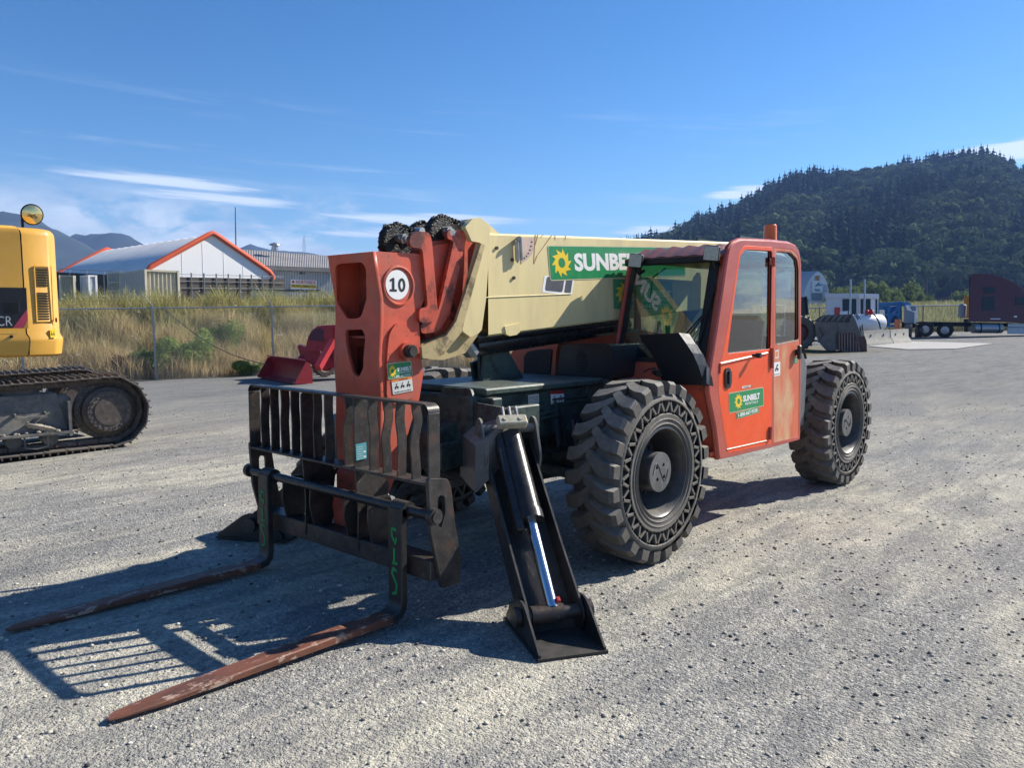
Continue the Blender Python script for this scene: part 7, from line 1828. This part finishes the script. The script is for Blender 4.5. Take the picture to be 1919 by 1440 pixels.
def row_trees():
    r = random.Random(8); mes = []
    for k in range(3):
        me = leafy('crown', '', '', None, (3.2, 3.2, 7.2), 3200, .26, ((.08, .115, .038), (.20, .25, .085)), 60 + k, lobes=16); mes.append(me)
    tr = MB(); tr.tube([(0, 0, -1.5), (.1, 0, 1.6), (.05, .1, 4.2)], [.22, .17, .06], 7)
    for a in (0, 1.5, 2.9, 4.4): tr.tube([(.08, .02, 1.5), (1.1 * math.cos(a), 1.1 * math.sin(a), 3.2), (1.7 * math.cos(a), 1.7 * math.sin(a), 4.4)], [.09, .05, .02], 5)
    tme = tr.mesh('trunk'); tme.materials.append(M['bark'])
    spots = [(1561, 546, 180), (1574, 543, 186), (1588, 538, 200), (1602, 541, 190), (1628, 533, 205), (1645, 530, 200), (1662, 535, 190), (1676, 545, 185), (1690, 538, 200), (1700, 532, 195), (1712, 540, 200), (1722, 548, 190), (1738, 556, 180), (1800, 548, 230), (1590, 556, 170), (1655, 556, 172), (1684, 558, 170)]
    ORD = 'first second third fourth fifth sixth seventh eighth ninth tenth eleventh twelfth thirteenth fourteenth fifteenth sixteenth seventeenth'.split()
    for i, (u, v, d) in enumerate(spots):
        top = pt(u, v, d=d); z0 = 2.6; s = (top.z - z0) / 7.6
        root = empty('broadleaf_tree', (top.x, top.y, z0), ('tall ' if v < 536 else 'middling ' if v < 545 else 'low ') + 'green broadleaf tree below the hill, ' + ORD[sorted(q[0] for q in spots).index(u)] + ' from the left in its row', 'tree', 'broadleaf trees below the hill', r.random() * 6)
        for nm, me in (('crown', mes[i % 3]), ('trunk', tme)):
            o = bpy.data.objects.new(nm, me); COL.objects.link(o); o.parent = root; o.scale = (s * 1.0, s * 1.0, s)
row_trees()
# utility poles and wires in front of the hill
for i, (u, v0, v1, d, lab) in enumerate(((1737, 512, 570, 230, 'wooden utility pole before the hill, between the lift and the truck'), (1490, 505, 570, 230, 'wooden utility pole behind the quonset hut'))):
    mb = MB(); mb.cyl(pt(u, v1 + 12, d=d), pt(u, v0 + 4, d=d), .14, 6); q = pt(u, v0 + 8, d=d); o = mb.build('utility_pole', M['bark']); tag(o, lab, 'pole', 'utility poles')
    mb = MB(); mb.beam(q - RH * 1.1, q + RH * 1.1, .12, .12); mb.build('crossarm', M['bark'], o)
for k, (v0, v1, v2) in enumerate(((508, 516, 517), (514, 524, 522))):
    mb = MB(); P = [pt(1490, v0, d=230), pt(1560, v1 - 1, d=230), pt(1650, v1 + 3, d=230), pt(1737, v2 - 2, d=230), pt(1830, v2 + 2, d=230)]; mb.tube(P, .028, 3, caps=False); tag(mb.build('power_line', M['galv_dark']), ('upper' if k == 0 else 'lower') + ' overhead power line crossing in front of the wooded hill', 'wire')
# conifers standing behind the viewpoint, mirrored in the cab windows
def behind():
    r = random.Random(21); me = bpy.data.objects['conifer_tree'].data
    for i in range(13):
        a = YAW + rad(-275 - 18 + 4.2 * i + r.random() * 2); R_ = 70 + 25 * r.random(); h = 11 + 9 * r.random()
        o = bpy.data.objects.new('conifer_tree', me); COL.objects.link(o); o.location = (CAM.x + math.cos(a) * R_, CAM.y + math.sin(a) * R_, -1); o.scale = (h * .95, h * .95, h); o.rotation_euler = (0, 0, i)
        tag(o, 'tall dark conifer beyond the yard behind the viewpoint, mirrored in the cab side windows', 'tree', 'conifers mirrored in the windows')
behind()
# ------------------------------------------------------------------ the air
def haze():
    mb = MB(); c = L3(0, 0, 0); mb.box((c.x, c.y, 160), (5600, 5600, 360)); o = mb.build('haze', []); m = bpy.data.materials.new('haze_air'); m.use_nodes = True; nt = m.node_tree; nt.nodes.clear()
    v = nt.nodes.new('ShaderNodeVolumePrincipled'); v.inputs['Color'].default_value = (.27, .48, 1.0, 1); v.inputs['Density'].default_value = HAZE; v.inputs['Anisotropy'].default_value = .1
    out = nt.nodes.new('ShaderNodeOutputMaterial'); nt.links.new(v.outputs[0], out.inputs['Volume']); o.data.materials.append(m); tag(o, 'thin blue summer haze over the valley', 'haze', kind='stuff')
HAZE = 0.00021
haze()
